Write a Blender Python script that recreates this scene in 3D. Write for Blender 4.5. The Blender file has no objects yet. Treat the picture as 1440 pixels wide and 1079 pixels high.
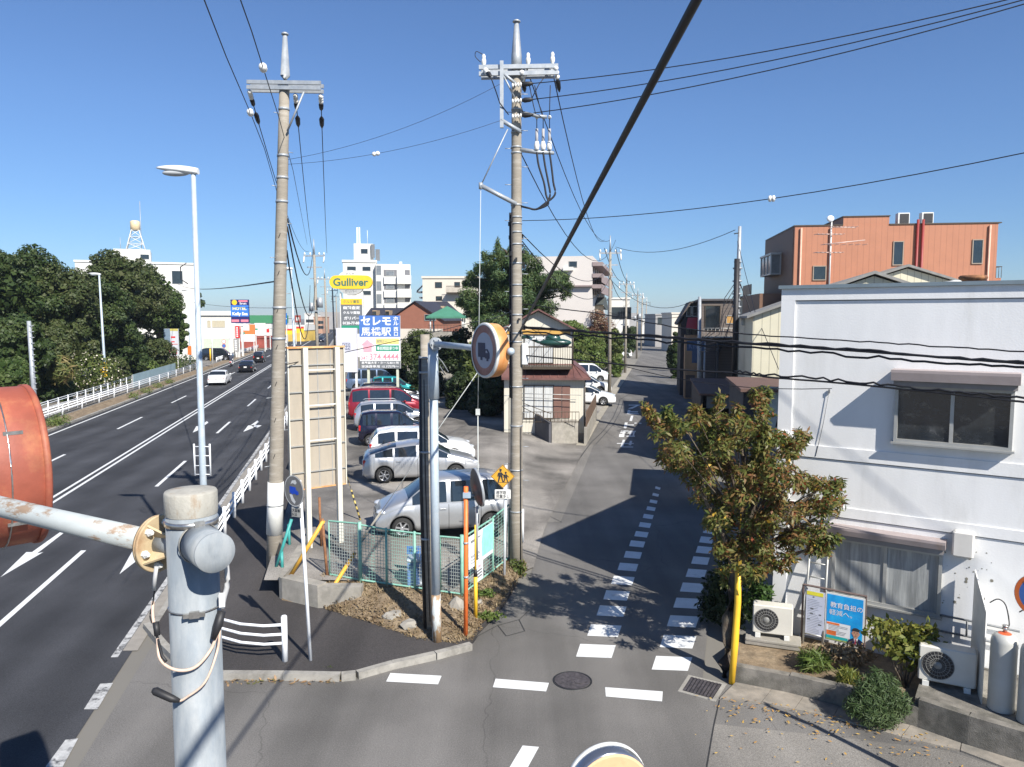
import bpy, math, random
import numpy as np
from mathutils import Vector, Matrix
R = math.radians
scn = bpy.context.scene
COL = scn.collection

# ---------------- camera ----------------
H = 6.8; FPX = 1061.0; PITCH = math.atan(93 / FPX)
cam = bpy.data.cameras.new('camera'); camo = bpy.data.objects.new('camera', cam); COL.objects.link(camo)
camo.location = (0, 0, H); camo.rotation_euler = (math.pi / 2 - PITCH, 0, 0)
cam.sensor_width = 36; cam.lens = 36 * FPX / 1440; cam.clip_start = 0.05; cam.clip_end = 5000
scn.camera = camo
# ---------------- world and sun ----------------
SUN_AZ = R(33.5); SUN_EL = R(41)
w = bpy.data.worlds.new('World'); scn.world = w; w.use_nodes = True
nt = w.node_tree; bg = nt.nodes['Background']; bg.inputs[1].default_value = 0.060
sky = nt.nodes.new('ShaderNodeTexSky'); sky.sky_type = 'NISHITA'; sky.sun_disc = False
sky.sun_elevation = SUN_EL; sky.sun_rotation = math.pi - SUN_AZ; sky.air_density = 1.0; sky.dust_density = 0.0; sky.ozone_density = 3.5
# the real sky low down is dimmer and bluer than the model's: scale it by height above the horizon
tcw = nt.nodes.new('ShaderNodeTexCoord'); spw = nt.nodes.new('ShaderNodeSeparateXYZ'); nt.links.new(tcw.outputs['Generated'], spw.inputs[0])
crw = nt.nodes.new('ShaderNodeValToRGB'); e_ = crw.color_ramp.elements; e_[0].position = 0.0; e_[0].color = (.66, .86, 1.16, 1); e_[1].position = .55; e_[1].color = (.94, 1.10, 1.34, 1)
for p_, c_ in ((.10, (.72, .92, 1.22, 1)), (.25, (.86, 1.04, 1.32, 1))): q_ = e_.new(p_); q_.color = c_
mxw = nt.nodes.new('ShaderNodeMix'); mxw.data_type = 'RGBA'; mxw.blend_type = 'MULTIPLY'; mxw.inputs[0].default_value = 1
nt.links.new(spw.outputs[2], crw.inputs[0]); nt.links.new(sky.outputs[0], mxw.inputs[6]); nt.links.new(crw.outputs[0], mxw.inputs[7]); nt.links.new(mxw.outputs[2], bg.inputs[0])
sd = bpy.data.lights.new('sun', 'SUN'); sd.energy = 5.0; sd.angle = R(0.5); sd.color = (1.0, 0.95, 0.87)
so = bpy.data.objects.new('sun', sd); COL.objects.link(so)
sv = Vector((math.sin(SUN_AZ) * math.cos(SUN_EL), -math.cos(SUN_AZ) * math.cos(SUN_EL), math.sin(SUN_EL)))
so.rotation_euler = sv.to_track_quat('Z', 'Y').to_euler(); so.location = (0, -10, 40)
scn.view_settings.view_transform = 'Standard'; scn.view_settings.look = 'None'
scn.view_settings.exposure = 0.70; scn.view_settings.gamma = 1.0
scn.render.resolution_x = 1024; scn.render.resolution_y = 767

# ---------------- measuring helpers ----------------
CT, ST = math.cos(PITCH), math.sin(PITCH)
def ray(x, y):
    u = (x - 720) / FPX; v = (540 - y) / FPX
    return (u, CT + v * ST, -ST + v * CT)
def G(x, y, z=0.0):
    d = ray(x, y); t = (z - H) / d[2]; return Vector((d[0] * t, d[1] * t, z))
def AT(x, y, Y):
    d = ray(x, y); t = Y / d[1]; return Vector((d[0] * t, Y, H + d[2] * t))

# ---------------- materials ----------------
def srgb(h):
    h = h.lstrip('#'); c = [int(h[i:i + 2], 16) / 255 for i in (0, 2, 4)]
    return tuple(x / 12.92 if x < .04045 else ((x + .055) / 1.055) ** 2.4 for x in c)
MATS = {}
def mat(name, col, rough=.7, metal=0., var=.12, scale=6., bump=0., bscale=60., col2=None, lo=.42, hi=.62, coat=0., spec=.5, stretch=None, trans=0.):
    """principled with two octaves of noise colour variation, optional second colour (rust, dirt) in patches, optional bump"""
    if name in MATS: return MATS[name]
    m = bpy.data.materials.new(name); m.use_nodes = True; n = m.node_tree.nodes; l = m.node_tree.links
    b = n['Principled BSDF']; b.inputs['Roughness'].default_value = rough; b.inputs['Metallic'].default_value = metal
    b.inputs['Specular IOR Level'].default_value = spec
    if coat: b.inputs['Coat Weight'].default_value = coat; b.inputs['Coat Roughness'].default_value = .05
    tc = n.new('ShaderNodeTexCoord'); src = tc.outputs['Object']
    if stretch:
        mp = n.new('ShaderNodeMapping'); mp.inputs['Scale'].default_value = stretch; l.new(src, mp.inputs[0]); src = mp.outputs[0]
    nz = n.new('ShaderNodeTexNoise'); nz.inputs['Scale'].default_value = scale; nz.inputs['Detail'].default_value = 6; nz.inputs['Roughness'].default_value = .6
    l.new(src, nz.inputs['Vector'])
    rp = n.new('ShaderNodeMapRange'); rp.inputs[1].default_value = .3; rp.inputs[2].default_value = .7
    rp.inputs[3].default_value = 1 - var; rp.inputs[4].default_value = 1 + var
    l.new(nz.outputs[0], rp.inputs[0])
    base = n.new('ShaderNodeRGB'); base.outputs[0].default_value = (*col, 1)
    cur = base.outputs[0]
    if col2 is not None:
        n2 = n.new('ShaderNodeTexNoise'); n2.inputs['Scale'].default_value = scale * .45; n2.inputs['Detail'].default_value = 8; n2.inputs['Roughness'].default_value = .7
        l.new(src, n2.inputs['Vector'])
        r2 = n.new('ShaderNodeMapRange'); r2.inputs[1].default_value = lo; r2.inputs[2].default_value = hi; l.new(n2.outputs[0], r2.inputs[0])
        mx = n.new('ShaderNodeMix'); mx.data_type = 'RGBA'; mx.inputs[7].default_value = (*col2, 1)
        l.new(r2.outputs[0], mx.inputs[0]); l.new(cur, mx.inputs[6]); cur = mx.outputs[2]
    vm = n.new('ShaderNodeVectorMath'); vm.operation = 'SCALE'; l.new(cur, vm.inputs[0]); l.new(rp.outputs[0], vm.inputs[3])
    l.new(vm.outputs[0], b.inputs['Base Color'])
    if bump:
        n3 = n.new('ShaderNodeTexNoise'); n3.inputs['Scale'].default_value = bscale; n3.inputs['Detail'].default_value = 3; l.new(tc.outputs['Object'], n3.inputs['Vector'])
        bp = n.new('ShaderNodeBump'); bp.inputs['Strength'].default_value = bump; bp.inputs['Distance'].default_value = .02
        l.new(n3.outputs[0], bp.inputs['Height']); l.new(bp.outputs[0], b.inputs['Normal'])
    MATS[name] = m; return m
def siding(name, col, pitch=.25, axis=0, rough=.6, depth=.5, var=.06):
    """wall sheet with regular grooves along one axis"""
    if name in MATS: return MATS[name]
    m = mat(name, col, rough=rough, var=var, scale=1.5); n = m.node_tree.nodes; l = m.node_tree.links
    b = n['Principled BSDF']; tc = [x for x in n if x.type == 'TEX_COORD'][0]
    sp = n.new('ShaderNodeSeparateXYZ'); l.new(tc.outputs['Object'], sp.inputs[0])
    dv = n.new('ShaderNodeMath'); dv.operation = 'DIVIDE'; dv.inputs[1].default_value = pitch; l.new(sp.outputs[axis], dv.inputs[0])
    fr = n.new('ShaderNodeMath'); fr.operation = 'FRACT'; l.new(dv.outputs[0], fr.inputs[0])
    lt = n.new('ShaderNodeMath'); lt.operation = 'LESS_THAN'; lt.inputs[1].default_value = .12; l.new(fr.outputs[0], lt.inputs[0])
    sc = n.new('ShaderNodeMath'); sc.operation = 'MULTIPLY_ADD'; sc.inputs[1].default_value = -depth; sc.inputs[2].default_value = 1; l.new(lt.outputs[0], sc.inputs[0])
    old = b.inputs['Base Color'].links[0].from_socket
    v2 = n.new('ShaderNodeVectorMath'); v2.operation = 'SCALE'; l.new(old, v2.inputs[0]); l.new(sc.outputs[0], v2.inputs[3]); l.new(v2.outputs[0], b.inputs['Base Color'])
    return m
def asphalt(name, col, patch=.75, fine=.25, crack=False, lanes=False):
    m = bpy.data.materials.new(name); m.use_nodes = True; n = m.node_tree.nodes; l = m.node_tree.links
    b = n['Principled BSDF']; b.inputs['Roughness'].default_value = .85; b.inputs['Specular IOR Level'].default_value = .35
    tc = n.new('ShaderNodeTexCoord')
    def nz(s, d=5, mapping=None):
        x = n.new('ShaderNodeTexNoise'); x.inputs['Scale'].default_value = s; x.inputs['Detail'].default_value = d
        if mapping:
            mp = n.new('ShaderNodeMapping'); mp.inputs['Rotation'].default_value = (0, 0, mapping[1]); mp.inputs['Scale'].default_value = mapping[0]
            l.new(tc.outputs['Object'], mp.inputs[0]); l.new(mp.outputs[0], x.inputs['Vector'])
        else: l.new(tc.outputs['Object'], x.inputs['Vector'])
        return x.outputs[0]
    def mr(s, a, b_, c, d):
        x = n.new('ShaderNodeMapRange'); 
        for i, v in zip((1, 2, 3, 4), (a, b_, c, d)): x.inputs[i].default_value = v
        l.new(s, x.inputs[0]); return x.outputs[0]
    def mul(a, b_):
        x = n.new('ShaderNodeMath'); x.operation = 'MULTIPLY'; l.new(a, x.inputs[0]); l.new(b_, x.inputs[1]); return x.outputs[0]
    f = mul(mr(nz(.35), .35, .65, patch, 2 - patch), mr(nz(45, 2), .3, .7, 1 - fine, 1 + fine))
    f = mul(f, mr(nz(.8, 6, ((1.0, .05, 1), R(-12))), .35, .65, .80, 1.22))
    f = mul(f, mr(nz(160, 1), .55, .75, 1, 1.9))
    if lanes:   # wheel-polished tracks along the lanes
        sp = n.new('ShaderNodeSeparateXYZ'); l.new(tc.outputs['Object'], sp.inputs[0]); a1 = n.new('ShaderNodeMath'); a1.operation = 'MULTIPLY_ADD'; a1.inputs[1].default_value = .2158; l.new(sp.outputs[1], a1.inputs[0]); l.new(sp.outputs[0], a1.inputs[2])
        a2 = n.new('ShaderNodeMath'); a2.operation = 'MULTIPLY_ADD'; a2.inputs[1].default_value = 4 * math.pi / 3.15; a2.inputs[2].default_value = .9; l.new(a1.outputs[0], a2.inputs[0]); a3 = n.new('ShaderNodeMath'); a3.operation = 'SINE'; l.new(a2.outputs[0], a3.inputs[0])
        f = mul(f, mr(a3.outputs[0], -1, 1, .86, 1.16))
    if crack:
        vo = n.new('ShaderNodeTexVoronoi'); vo.feature = 'DISTANCE_TO_EDGE'; vo.inputs['Scale'].default_value = .28
        nn = n.new('ShaderNodeTexNoise'); nn.inputs['Scale'].default_value = 1.3; nn.inputs['Detail'].default_value = 6; l.new(tc.outputs['Object'], nn.inputs['Vector'])
        mm = n.new('ShaderNodeMix'); mm.data_type = 'VECTOR'; mm.inputs[0].default_value = .35
        l.new(tc.outputs['Object'], mm.inputs[4]); l.new(nn.outputs[1], mm.inputs[5]); l.new(mm.outputs[1], vo.inputs['Vector'])
        f = mul(f, mr(vo.outputs[0], .0, .003, .72, 1.0))
    v = n.new('ShaderNodeVectorMath'); v.operation = 'SCALE'; v.inputs[0].default_value = col; l.new(f, v.inputs[3]); l.new(v.outputs[0], b.inputs['Base Color'])
    bp = n.new('ShaderNodeBump'); bp.inputs['Strength'].default_value = .35; bp.inputs['Distance'].default_value = .01; l.new(nz(90, 2), bp.inputs['Height']); l.new(bp.outputs[0], b.inputs['Normal'])
    MATS[name] = m; return m
def leafmat(name, cols, trans=.25, rough=.55):
    """leaf colour picked per leaf from a ramp"""
    m = bpy.data.materials.new(name); m.use_nodes = True; n = m.node_tree.nodes; l = m.node_tree.links
    b = n['Principled BSDF']; b.inputs['Roughness'].default_value = rough; b.inputs['Specular IOR Level'].default_value = .3
    g = n.new('ShaderNodeNewGeometry'); cr = n.new('ShaderNodeValToRGB'); e = cr.color_ramp.elements
    while len(e) < len(cols): e.new(.5)
    for i, c in enumerate(cols): e[i].position = i / (len(cols) - 1); e[i].color = (*c, 1)
    tc = n.new('ShaderNodeTexCoord'); nz = n.new('ShaderNodeTexNoise'); nz.inputs['Scale'].default_value = .9; l.new(tc.outputs['Object'], nz.inputs['Vector'])
    ad = n.new('ShaderNodeMath'); ad.operation = 'MULTIPLY_ADD'; ad.inputs[1].default_value = .55
    l.new(g.outputs['Random Per Island'], ad.inputs[0])
    m2 = n.new('ShaderNodeMapRange'); m2.inputs[1].default_value = .3; m2.inputs[2].default_value = .7; m2.inputs[4].default_value = .5; l.new(nz.outputs[0], m2.inputs[0]); l.new(m2.outputs[0], ad.inputs[2])
    l.new(ad.outputs[0], cr.inputs[0]); l.new(cr.outputs[0], b.inputs['Base Color'])
    tr = n.new('ShaderNodeBsdfTranslucent'); l.new(cr.outputs[0], tr.inputs[0]); mx = n.new('ShaderNodeMixShader'); mx.inputs[0].default_value = trans
    l.new(b.outputs[0], mx.inputs[1]); l.new(tr.outputs[0], mx.inputs[2]); l.new(mx.outputs[0], n['Material Output'].inputs[0])
    MATS[name] = m; return m
def glassmat(name, col=(.015, .02, .025), rough=.04, metal=0.):
    m = mat(name, col, rough=rough, var=.3, scale=2, spec=1.0, metal=metal); return m

STEEL = mat('galvanised steel', (.34, .37, .40), .5, .35, .12, 9, col2=(.42, .44, .45))
POLEPAINT = mat('pale blue grey pole paint', (.40, .47, .53), .5, .1, .08, 7, col2=(.50, .53, .54), lo=.5, hi=.7)
GRIME = mat('pale paint with brown grime', (.50, .53, .52), .6, .05, .12, 5, col2=(.30, .19, .10), lo=.44, hi=.52, stretch=(2.2, 2.2, .8))
CONC = mat('weathered concrete', (.30, .28, .245), .85, 0, .22, 3, bump=.3, col2=(.20, .19, .16), lo=.45, hi=.7)
CONCPOLE = mat('spun concrete', (.27, .24, .195), .85, 0, .12, 5, bump=.2, col2=(.36, .33, .28), lo=.52, hi=.66, stretch=(1, 1, 5))
KERB = mat('kerb concrete', (.30, .285, .255), .9, 0, .2, 4, bump=.3, col2=(.17, .16, .14), lo=.48, hi=.68)
WHITEP = mat('white gloss paint', (.78, .80, .82), .35, 0, .04, 5)
WHITED = mat('dirty white paint', (.66, .66, .63), .55, 0, .10, 4, col2=(.42, .36, .28), lo=.55, hi=.8)
BLACK = mat('black rubber', (.018, .018, .02), .55, 0, .2, 10)
CABLE = mat('black cable sheath', (.013, .013, .017), .6, 0, .1, 10)
CABLEG = mat('grey cable sheath', (.09, .09, .10), .5, 0, .1, 10)
PORC = mat('white porcelain', (.75, .74, .70), .25, 0, .05, 10)
RUSTO = mat('weathered orange enamel', (.30, .080, .048), .6, 0, .25, 3.0, bump=.06, col2=(.44, .19, .085), lo=.46, hi=.66)
RUSTO2 = mat('faded orange enamel with pale streaks', (.60, .24, .07), .5, 0, .15, 3, col2=(.68, .42, .20), lo=.42, hi=.60, stretch=(1, 1, .35))
RUSTB = mat('brown rust', (.16, .07, .035), .85, 0, .3, 8, col2=(.30, .14, .06))
YELLOW = mat('yellow plastic', (.78, .46, .03), .45, 0, .08, 5)
YELLOWW = mat('worn yellow paint', (.66, .36, .05), .6, 0, .12, 12, col2=(.45, .24, .06), lo=.55, hi=.75)
ORANGE = mat('orange paint', (.80, .17, .035), .5, 0, .10, 8, col2=(.70, .24, .08), lo=.5, hi=.8)
MINT = mat('mint green paint', (.20, .42, .33), .55, 0, .15, 8, col2=(.34, .50, .42), lo=.5, hi=.75)
TEAL = mat('teal paint', (.05, .30, .28), .5, 0, .15, 8)
WIRE = mat('galvanised wire', (.42, .45, .43), .5, .4, .1, 20)
BEIGE = mat('beige sheet', (.37, .325, .26), .7, 0, .08, 2, col2=(.29, .26, .21), lo=.5, hi=.75, stretch=(2, 1, .5))
GLASS = glassmat('dark window glass')
GLASSB = glassmat('curtained window glass', (.16, .17, .18), .10)
ALU = mat('aluminium frame', (.42, .42, .40), .45, .4, .08, 6)
BRONZE = mat('bronze frame', (.09, .07, .05), .45, .3, .1, 6)
TYRE = mat('tyre', (.02, .02, .02), .85, 0, .15, 12)
RIM = mat('alloy rim', (.55, .56, .58), .3, .7, .05, 10)
LAMPR = mat('red lamp', (.45, .02, .02), .2, 0, .1, 10, coat=.5)
LAMPW = mat('clear lamp', (.62, .65, .68), .12, .3, .1, 12, coat=.6)
DARK = mat('dark plastic', (.03, .03, .032), .6, 0, .1, 10)
BARK = mat('bark', (.075, .055, .04), .95, 0, .35, 9, bump=.8, bscale=25, col2=(.13, .11, .08))
BLUEP = mat('blue sign print', (.07, .17, .46), .45, 0, .04, 3)
REDP = mat('red sign print', (.62, .03, .03), .45, 0, .06, 3)
GREENP = mat('green sign print', (.02, .27, .16), .45, 0, .06, 3)
YELP = mat('yellow sign print', (.85, .52, .03), .45, 0, .05, 3)
PINKP = mat('pink sign print', (.80, .22, .28), .45, 0, .05, 3)
GREYP = mat('grey sign print', (.15, .16, .17), .5, 0, .08, 3)
INK = mat('dark ink', (.03, .03, .035), .6, 0, .1, 6)
SOIL = mat('dry soil', (.16, .115, .07), .95, 0, .35, 5, bump=.8, bscale=18, col2=(.26, .20, .13), lo=.4, hi=.65)

# ---------------- mesh builder ----------------
class MB:
    def __init__(s): s.v = []; s.f = []; s.m = []; s.s = []; s.p = []
    def add(s, vs, fs, mi=0, sm=False):
        o = len(s.v); s.v += [tuple(v) for v in vs]; s.p.append((o, len(s.f)))
        for f in fs: s.f.append(tuple(i + o for i in f)); s.m.append(mi); s.s.append(sm)
        return s
    def box(s, c, d, rz=0, mi=0, rot=None):
        hx, hy, hz = d[0] / 2, d[1] / 2, d[2] / 2
        M = rot if rot is not None else Matrix.Rotation(rz, 3, 'Z'); c = Vector(c)
        vs = [c + M @ Vector((x, y, z)) for x in (-hx, hx) for y in (-hy, hy) for z in (-hz, hz)]
        return s.add(vs, [(0, 1, 3, 2), (4, 6, 7, 5), (0, 4, 5, 1), (2, 3, 7, 6), (0, 2, 6, 4), (1, 5, 7, 3)], mi)
    def bx(s, a, b, mi=0):
        return s.box([(a[i] + b[i]) / 2 for i in range(3)], [abs(b[i] - a[i]) for i in range(3)], 0, mi)
    def bbox(s, c, d, r=.02, rz=0, mi=0):
        """box with chamfered vertical and top edges"""
        hx, hy, hz = d[0] / 2, d[1] / 2, d[2] / 2; M = Matrix.Rotation(rz, 3, 'Z'); c = Vector(c)
        def ring(x, y, z, q): return [(-x + q, -y, z), (x - q, -y, z), (x, -y + q, z), (x, y - q, z), (x - q, y, z), (-x + q, y, z), (-x, y - q, z), (-x, -y + q, z)]
        vs = ring(hx - r, hy - r, -hz, r) + ring(hx, hy, -hz + r, r) + ring(hx, hy, hz - r, r) + ring(hx - r, hy - r, hz, r)
        vs = [c + M @ Vector(v) for v in vs]; fs = []
        for k in range(3):
            for i in range(8): j = (i + 1) % 8; fs.append((k * 8 + i, k * 8 + j, k * 8 + 8 + j, k * 8 + 8 + i))
        fs += [tuple(range(24, 32)), tuple(range(7, -1, -1))]
        return s.add(vs, fs, mi)
    def tube(s, pts, r, n=8, mi=0, caps=True, sm=True):
        pts = [Vector(p) for p in pts]; rs = r if isinstance(r, (list, tuple)) else [r] * len(pts)
        vs = []; fs = []; up = Vector((0, 0, 1))
        for i, p in enumerate(pts):
            d = (pts[min(i + 1, len(pts) - 1)] - pts[max(i - 1, 0)]).normalized()
            a = d.cross(up)
            if a.length < .05: a = d.cross(Vector((1, 0, 0)))
            a.normalize(); b = d.cross(a).normalized()
            for k in range(n):
                t = 2 * math.pi * k / n; vs.append(p + (a * math.cos(t) + b * math.sin(t)) * rs[i])
        for i in range(len(pts) - 1):
            for k in range(n):
                j = (k + 1) % n; fs.append((i * n + k, i * n + n + k, i * n + n + j, i * n + j))
        s.add(vs, fs, mi, sm)
        if caps:
            o = len(s.v) - len(vs)
            s.f.append(tuple(o + k for k in range(n))); s.m.append(mi); s.s.append(False)
            s.f.append(tuple(o + (len(pts) - 1) * n + k for k in range(n - 1, -1, -1))); s.m.append(mi); s.s.append(False)
        return s
    def lathe(s, prof, origin, axis, n=24, mi=0, sm=True, close=True):
        """prof = [(r, h)] swept round axis through origin"""
        ax = Vector(axis).normalized(); o = Vector(origin)
        a = ax.cross(Vector((0, 0, 1)))
        if a.length < .05: a = Vector((1, 0, 0))
        a.normalize(); b = ax.cross(a); vs = []; fs = []
        for r, h in prof:
            for k in range(n): t = 2 * math.pi * k / n; vs.append(o + ax * h + (a * math.cos(t) + b * math.sin(t)) * r)
        for i in range(len(prof) - 1):
            for k in range(n): j = (k + 1) % n; fs.append((i * n + k, i * n + j, i * n + n + j, i * n + n + k))
        s.add(vs, fs, mi, sm)
        if close:
            q = len(s.v) - len(vs)
            if prof[0][0] > 1e-4: s.f.append(tuple(q + k for k in range(n - 1, -1, -1))); s.m.append(mi); s.s.append(False)
            if prof[-1][0] > 1e-4: s.f.append(tuple(q + (len(prof) - 1) * n + k for k in range(n))); s.m.append(mi); s.s.append(False)
        return s
    def prism(s, poly, z0, z1, mi=0):
        n = len(poly); a = sum(poly[i][0] * poly[(i + 1) % n][1] - poly[(i + 1) % n][0] * poly[i][1] for i in range(n))
        if a < 0: poly = poly[::-1]
        vs = [(p[0], p[1], z0) for p in poly] + [(p[0], p[1], z1) for p in poly]
        fs = [tuple(range(n - 1, -1, -1)), tuple(range(n, 2 * n))] + [(i, (i + 1) % n, n + (i + 1) % n, n + i) for i in range(n)]
        return s.add(vs, fs, mi)
    def slab(s, poly, y0, y1, mi=0):
        """outline in the x-z plane given thickness along y (y0 = front, the smaller)"""
        n = len(poly); a = sum(poly[i][0] * poly[(i + 1) % n][1] - poly[(i + 1) % n][0] * poly[i][1] for i in range(n))
        if a < 0: poly = poly[::-1]
        vs = [(p[0], y0, p[1]) for p in poly] + [(p[0], y1, p[1]) for p in poly]
        fs = [tuple(range(n)), tuple(range(2 * n - 1, n - 1, -1))] + [(i, n + i, n + (i + 1) % n, (i + 1) % n) for i in range(n)]
        return s.add(vs, fs, mi)
    def poly(s, pts, mi=0): return s.add(pts, [tuple(range(len(pts)))], mi)
    def ico(s, c, r, mi=0, seed=0, jit=.0, sub=1):
        rr = random.Random(seed); t = (1 + 5 ** .5) / 2
        vs = [Vector(v).normalized() for v in [(-1, t, 0), (1, t, 0), (-1, -t, 0), (1, -t, 0), (0, -1, t), (0, 1, t), (0, -1, -t), (0, 1, -t), (t, 0, -1), (t, 0, 1), (-t, 0, -1), (-t, 0, 1)]]
        fs = [(0, 11, 5), (0, 5, 1), (0, 1, 7), (0, 7, 10), (0, 10, 11), (1, 5, 9), (5, 11, 4), (11, 10, 2), (10, 7, 6), (7, 1, 8), (3, 9, 4), (3, 4, 2), (3, 2, 6), (3, 6, 8), (3, 8, 9), (4, 9, 5), (2, 4, 11), (6, 2, 10), (8, 6, 7), (9, 8, 1)]
        for _ in range(sub):
            mid = {}; nf = []
            def md(a, b):
                k = (min(a, b), max(a, b))
                if k not in mid: vs.append(((vs[a] + vs[b]) / 2).normalized()); mid[k] = len(vs) - 1
                return mid[k]
            for a, b, c_ in fs:
                x, y, z = md(a, b), md(b, c_), md(c_, a); nf += [(a, x, z), (b, y, x), (c_, z, y), (x, y, z)]
            fs = nf
        rx = r if isinstance(r, (list, tuple)) else (r, r, r)
        out = []
        for v in vs:
            q = 1 + rr.uniform(-jit, jit); out.append((c[0] + v.x * rx[0] * q, c[1] + v.y * rx[1] * q, c[2] + v.z * rx[2] * q))
        return s.add(out, fs, mi, jit == 0)
    def mesh(s, name, mats, inv=None):
        me = bpy.data.meshes.new(name); vs = s.v
        if inv is not None: vs = [tuple(inv @ Vector(v)) for v in vs]
        me.from_pydata(vs, [], s.f)
        for m in (mats if isinstance(mats, (list, tuple)) else [mats]): me.materials.append(m)
        me.polygons.foreach_set('material_index', s.m); me.polygons.foreach_set('use_smooth', s.s); me.update(); return me
    def each(s, name, mats, parent, world=False):
        """every separately added piece becomes a part of its own"""
        for k, (v0, f0) in enumerate(s.p):
            v1, f1 = s.p[k + 1] if k + 1 < len(s.p) else (len(s.v), len(s.f)); q = MB(); q.v = s.v[v0:v1]; q.f = [tuple(i - v0 for i in f) for f in s.f[f0:f1]]; q.m = s.m[f0:f1]; q.s = s.s[f0:f1]
            o = q.build(name, mats, parent, world)
        return o
    def build(s, name, mats, parent=None, world=False, label=None):
        """one mesh object; world=True means the coordinates are world ones and the parent's placing is taken off"""
        inv = WM[parent.name].inverted() if (world and parent is not None) else None
        o = bpy.data.objects.new(name, s.mesh(name, mats, inv)); COL.objects.link(o)
        if parent is not None: o.parent = parent; WM[o.name] = WM.get(parent.name, Matrix())
        if label: o['label'] = label
        return o
    def solo(s, name, mats, label, cat, group=None, kind=None):
        """a thing that is one mesh; its origin goes to the foot of its bounds"""
        a = np.array(s.v); c = (a.max(0) + a.min(0)) / 2; c[2] = a[:, 2].min()
        s.v = [tuple(x) for x in (a - c)]
        o = bpy.data.objects.new(name, s.mesh(name, mats)); COL.objects.link(o); o.location = c
        tag(o, label, cat, group, kind); return o
def spl(pts, n=5):
    """smooth curve through the points"""
    P_ = [Vector(p) for p in pts]; out = []
    for i in range(len(P_) - 1):
        a, b, c, d = P_[max(i - 1, 0)], P_[i], P_[i + 1], P_[min(i + 2, len(P_) - 1)]
        for k in range(n): t = k / n; out.append(b * 1.0 + (c - a) * (.5 * t) + (a * 2 - b * 5 + c * 4 - d) * (.5 * t * t) + (b * 3 - a - c * 3 + d) * (.5 * t ** 3))
    return out + [P_[-1]]
WM = {}
def tag(o, label=None, cat=None, group=None, kind=None):
    if label: o['label'] = label
    if cat: o['category'] = cat
    if group: o['group'] = group
    if kind: o['kind'] = kind
def thing(name, label, cat, loc=(0, 0, 0), rz=0., group=None, kind=None):
    o = bpy.data.objects.new(name, None); COL.objects.link(o); o.location = loc; o.rotation_euler = (0, 0, rz)
    o.empty_display_size = .3
    WM[o.name] = Matrix.Translation(Vector(loc)) @ Matrix.Rotation(rz, 4, 'Z'); tag(o, label, cat, group, kind); return o
def dup(root, loc, rz, label=None, group=None):
    r = root.copy(); COL.objects.link(r); r.location = loc; r.rotation_euler = (0, 0, rz)
    if label: r['label'] = label
    if group: r['group'] = group
    for ch in list(root.children):
        c = ch.copy(); COL.objects.link(c); c.parent = r
        for g in list(ch.children): d = g.copy(); COL.objects.link(d); d.parent = c
    return r
def struct(mb, name, mats, parent=None, label=None):
    o = mb.build(name, mats, parent)
    if parent is None: tag(o, label, None, None, 'structure')
    return o
def sag(a, b, s, n=14):
    a, b = Vector(a), Vector(b); out = []
    for i in range(n + 1):
        t = i / n; p = a.lerp(b, t); p.z -= s * 4 * t * (1 - t); out.append(p)
    return out
def ext(p): return list(p) + [p[-1] + (p[-1] - p[-2]).normalized() * 14]
def cablerun(label, segs, r=.012, m=None, name='overhead_cable', group='overhead cables', n=5):
    mb = MB()
    if 'facade' in label and 'hook' not in label or 'upper right' in label: segs = [ext(s_) for s_ in segs]
    for s in segs: mb.tube(s, r if not isinstance(r, list) else r, n)
    return mb.solo(name, m or CABLE, label, 'cable', group)
def text(body, parent, x, z, wd, ht, m, y=-.01, name='lettering', bold=.012, keep=False, world=None, flat=False):
    """flat lettering, centred at (x, z) on the plane y of the parent and fitted to wd x ht"""
    c = bpy.data.curves.new('type', 'FONT'); c.body = body; c.offset = bold; c.resolution_u = 3
    o = bpy.data.objects.new('type', c); COL.objects.link(o); bpy.context.view_layer.update()
    me = bpy.data.meshes.new_from_object(o); bpy.data.objects.remove(o)
    n = len(me.vertices); a = np.zeros(n * 3); me.vertices.foreach_get('co', a); a = a.reshape(-1, 3)
    lo, hi = a.min(0), a.max(0); sx = wd / max(hi[0] - lo[0], 1e-5); sy = ht / max(hi[1] - lo[1], 1e-5)
    if keep: sx = sy = min(sx, sy)
    b = np.zeros_like(a); b[:, 0] = (a[:, 0] - (lo[0] + hi[0]) / 2) * sx + x
    if flat: b[:, 1] = (a[:, 1] - (lo[1] + hi[1]) / 2) * sy + z; b[:, 2] = y
    else: b[:, 1] = y; b[:, 2] = (a[:, 1] - (lo[1] + hi[1]) / 2) * sy + z
    me.vertices.foreach_set('co', b.ravel()); me.materials.clear(); me.materials.append(m); me.update()
    q = bpy.data.objects.new(name, me); COL.objects.link(q); q.parent = parent; return q

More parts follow.
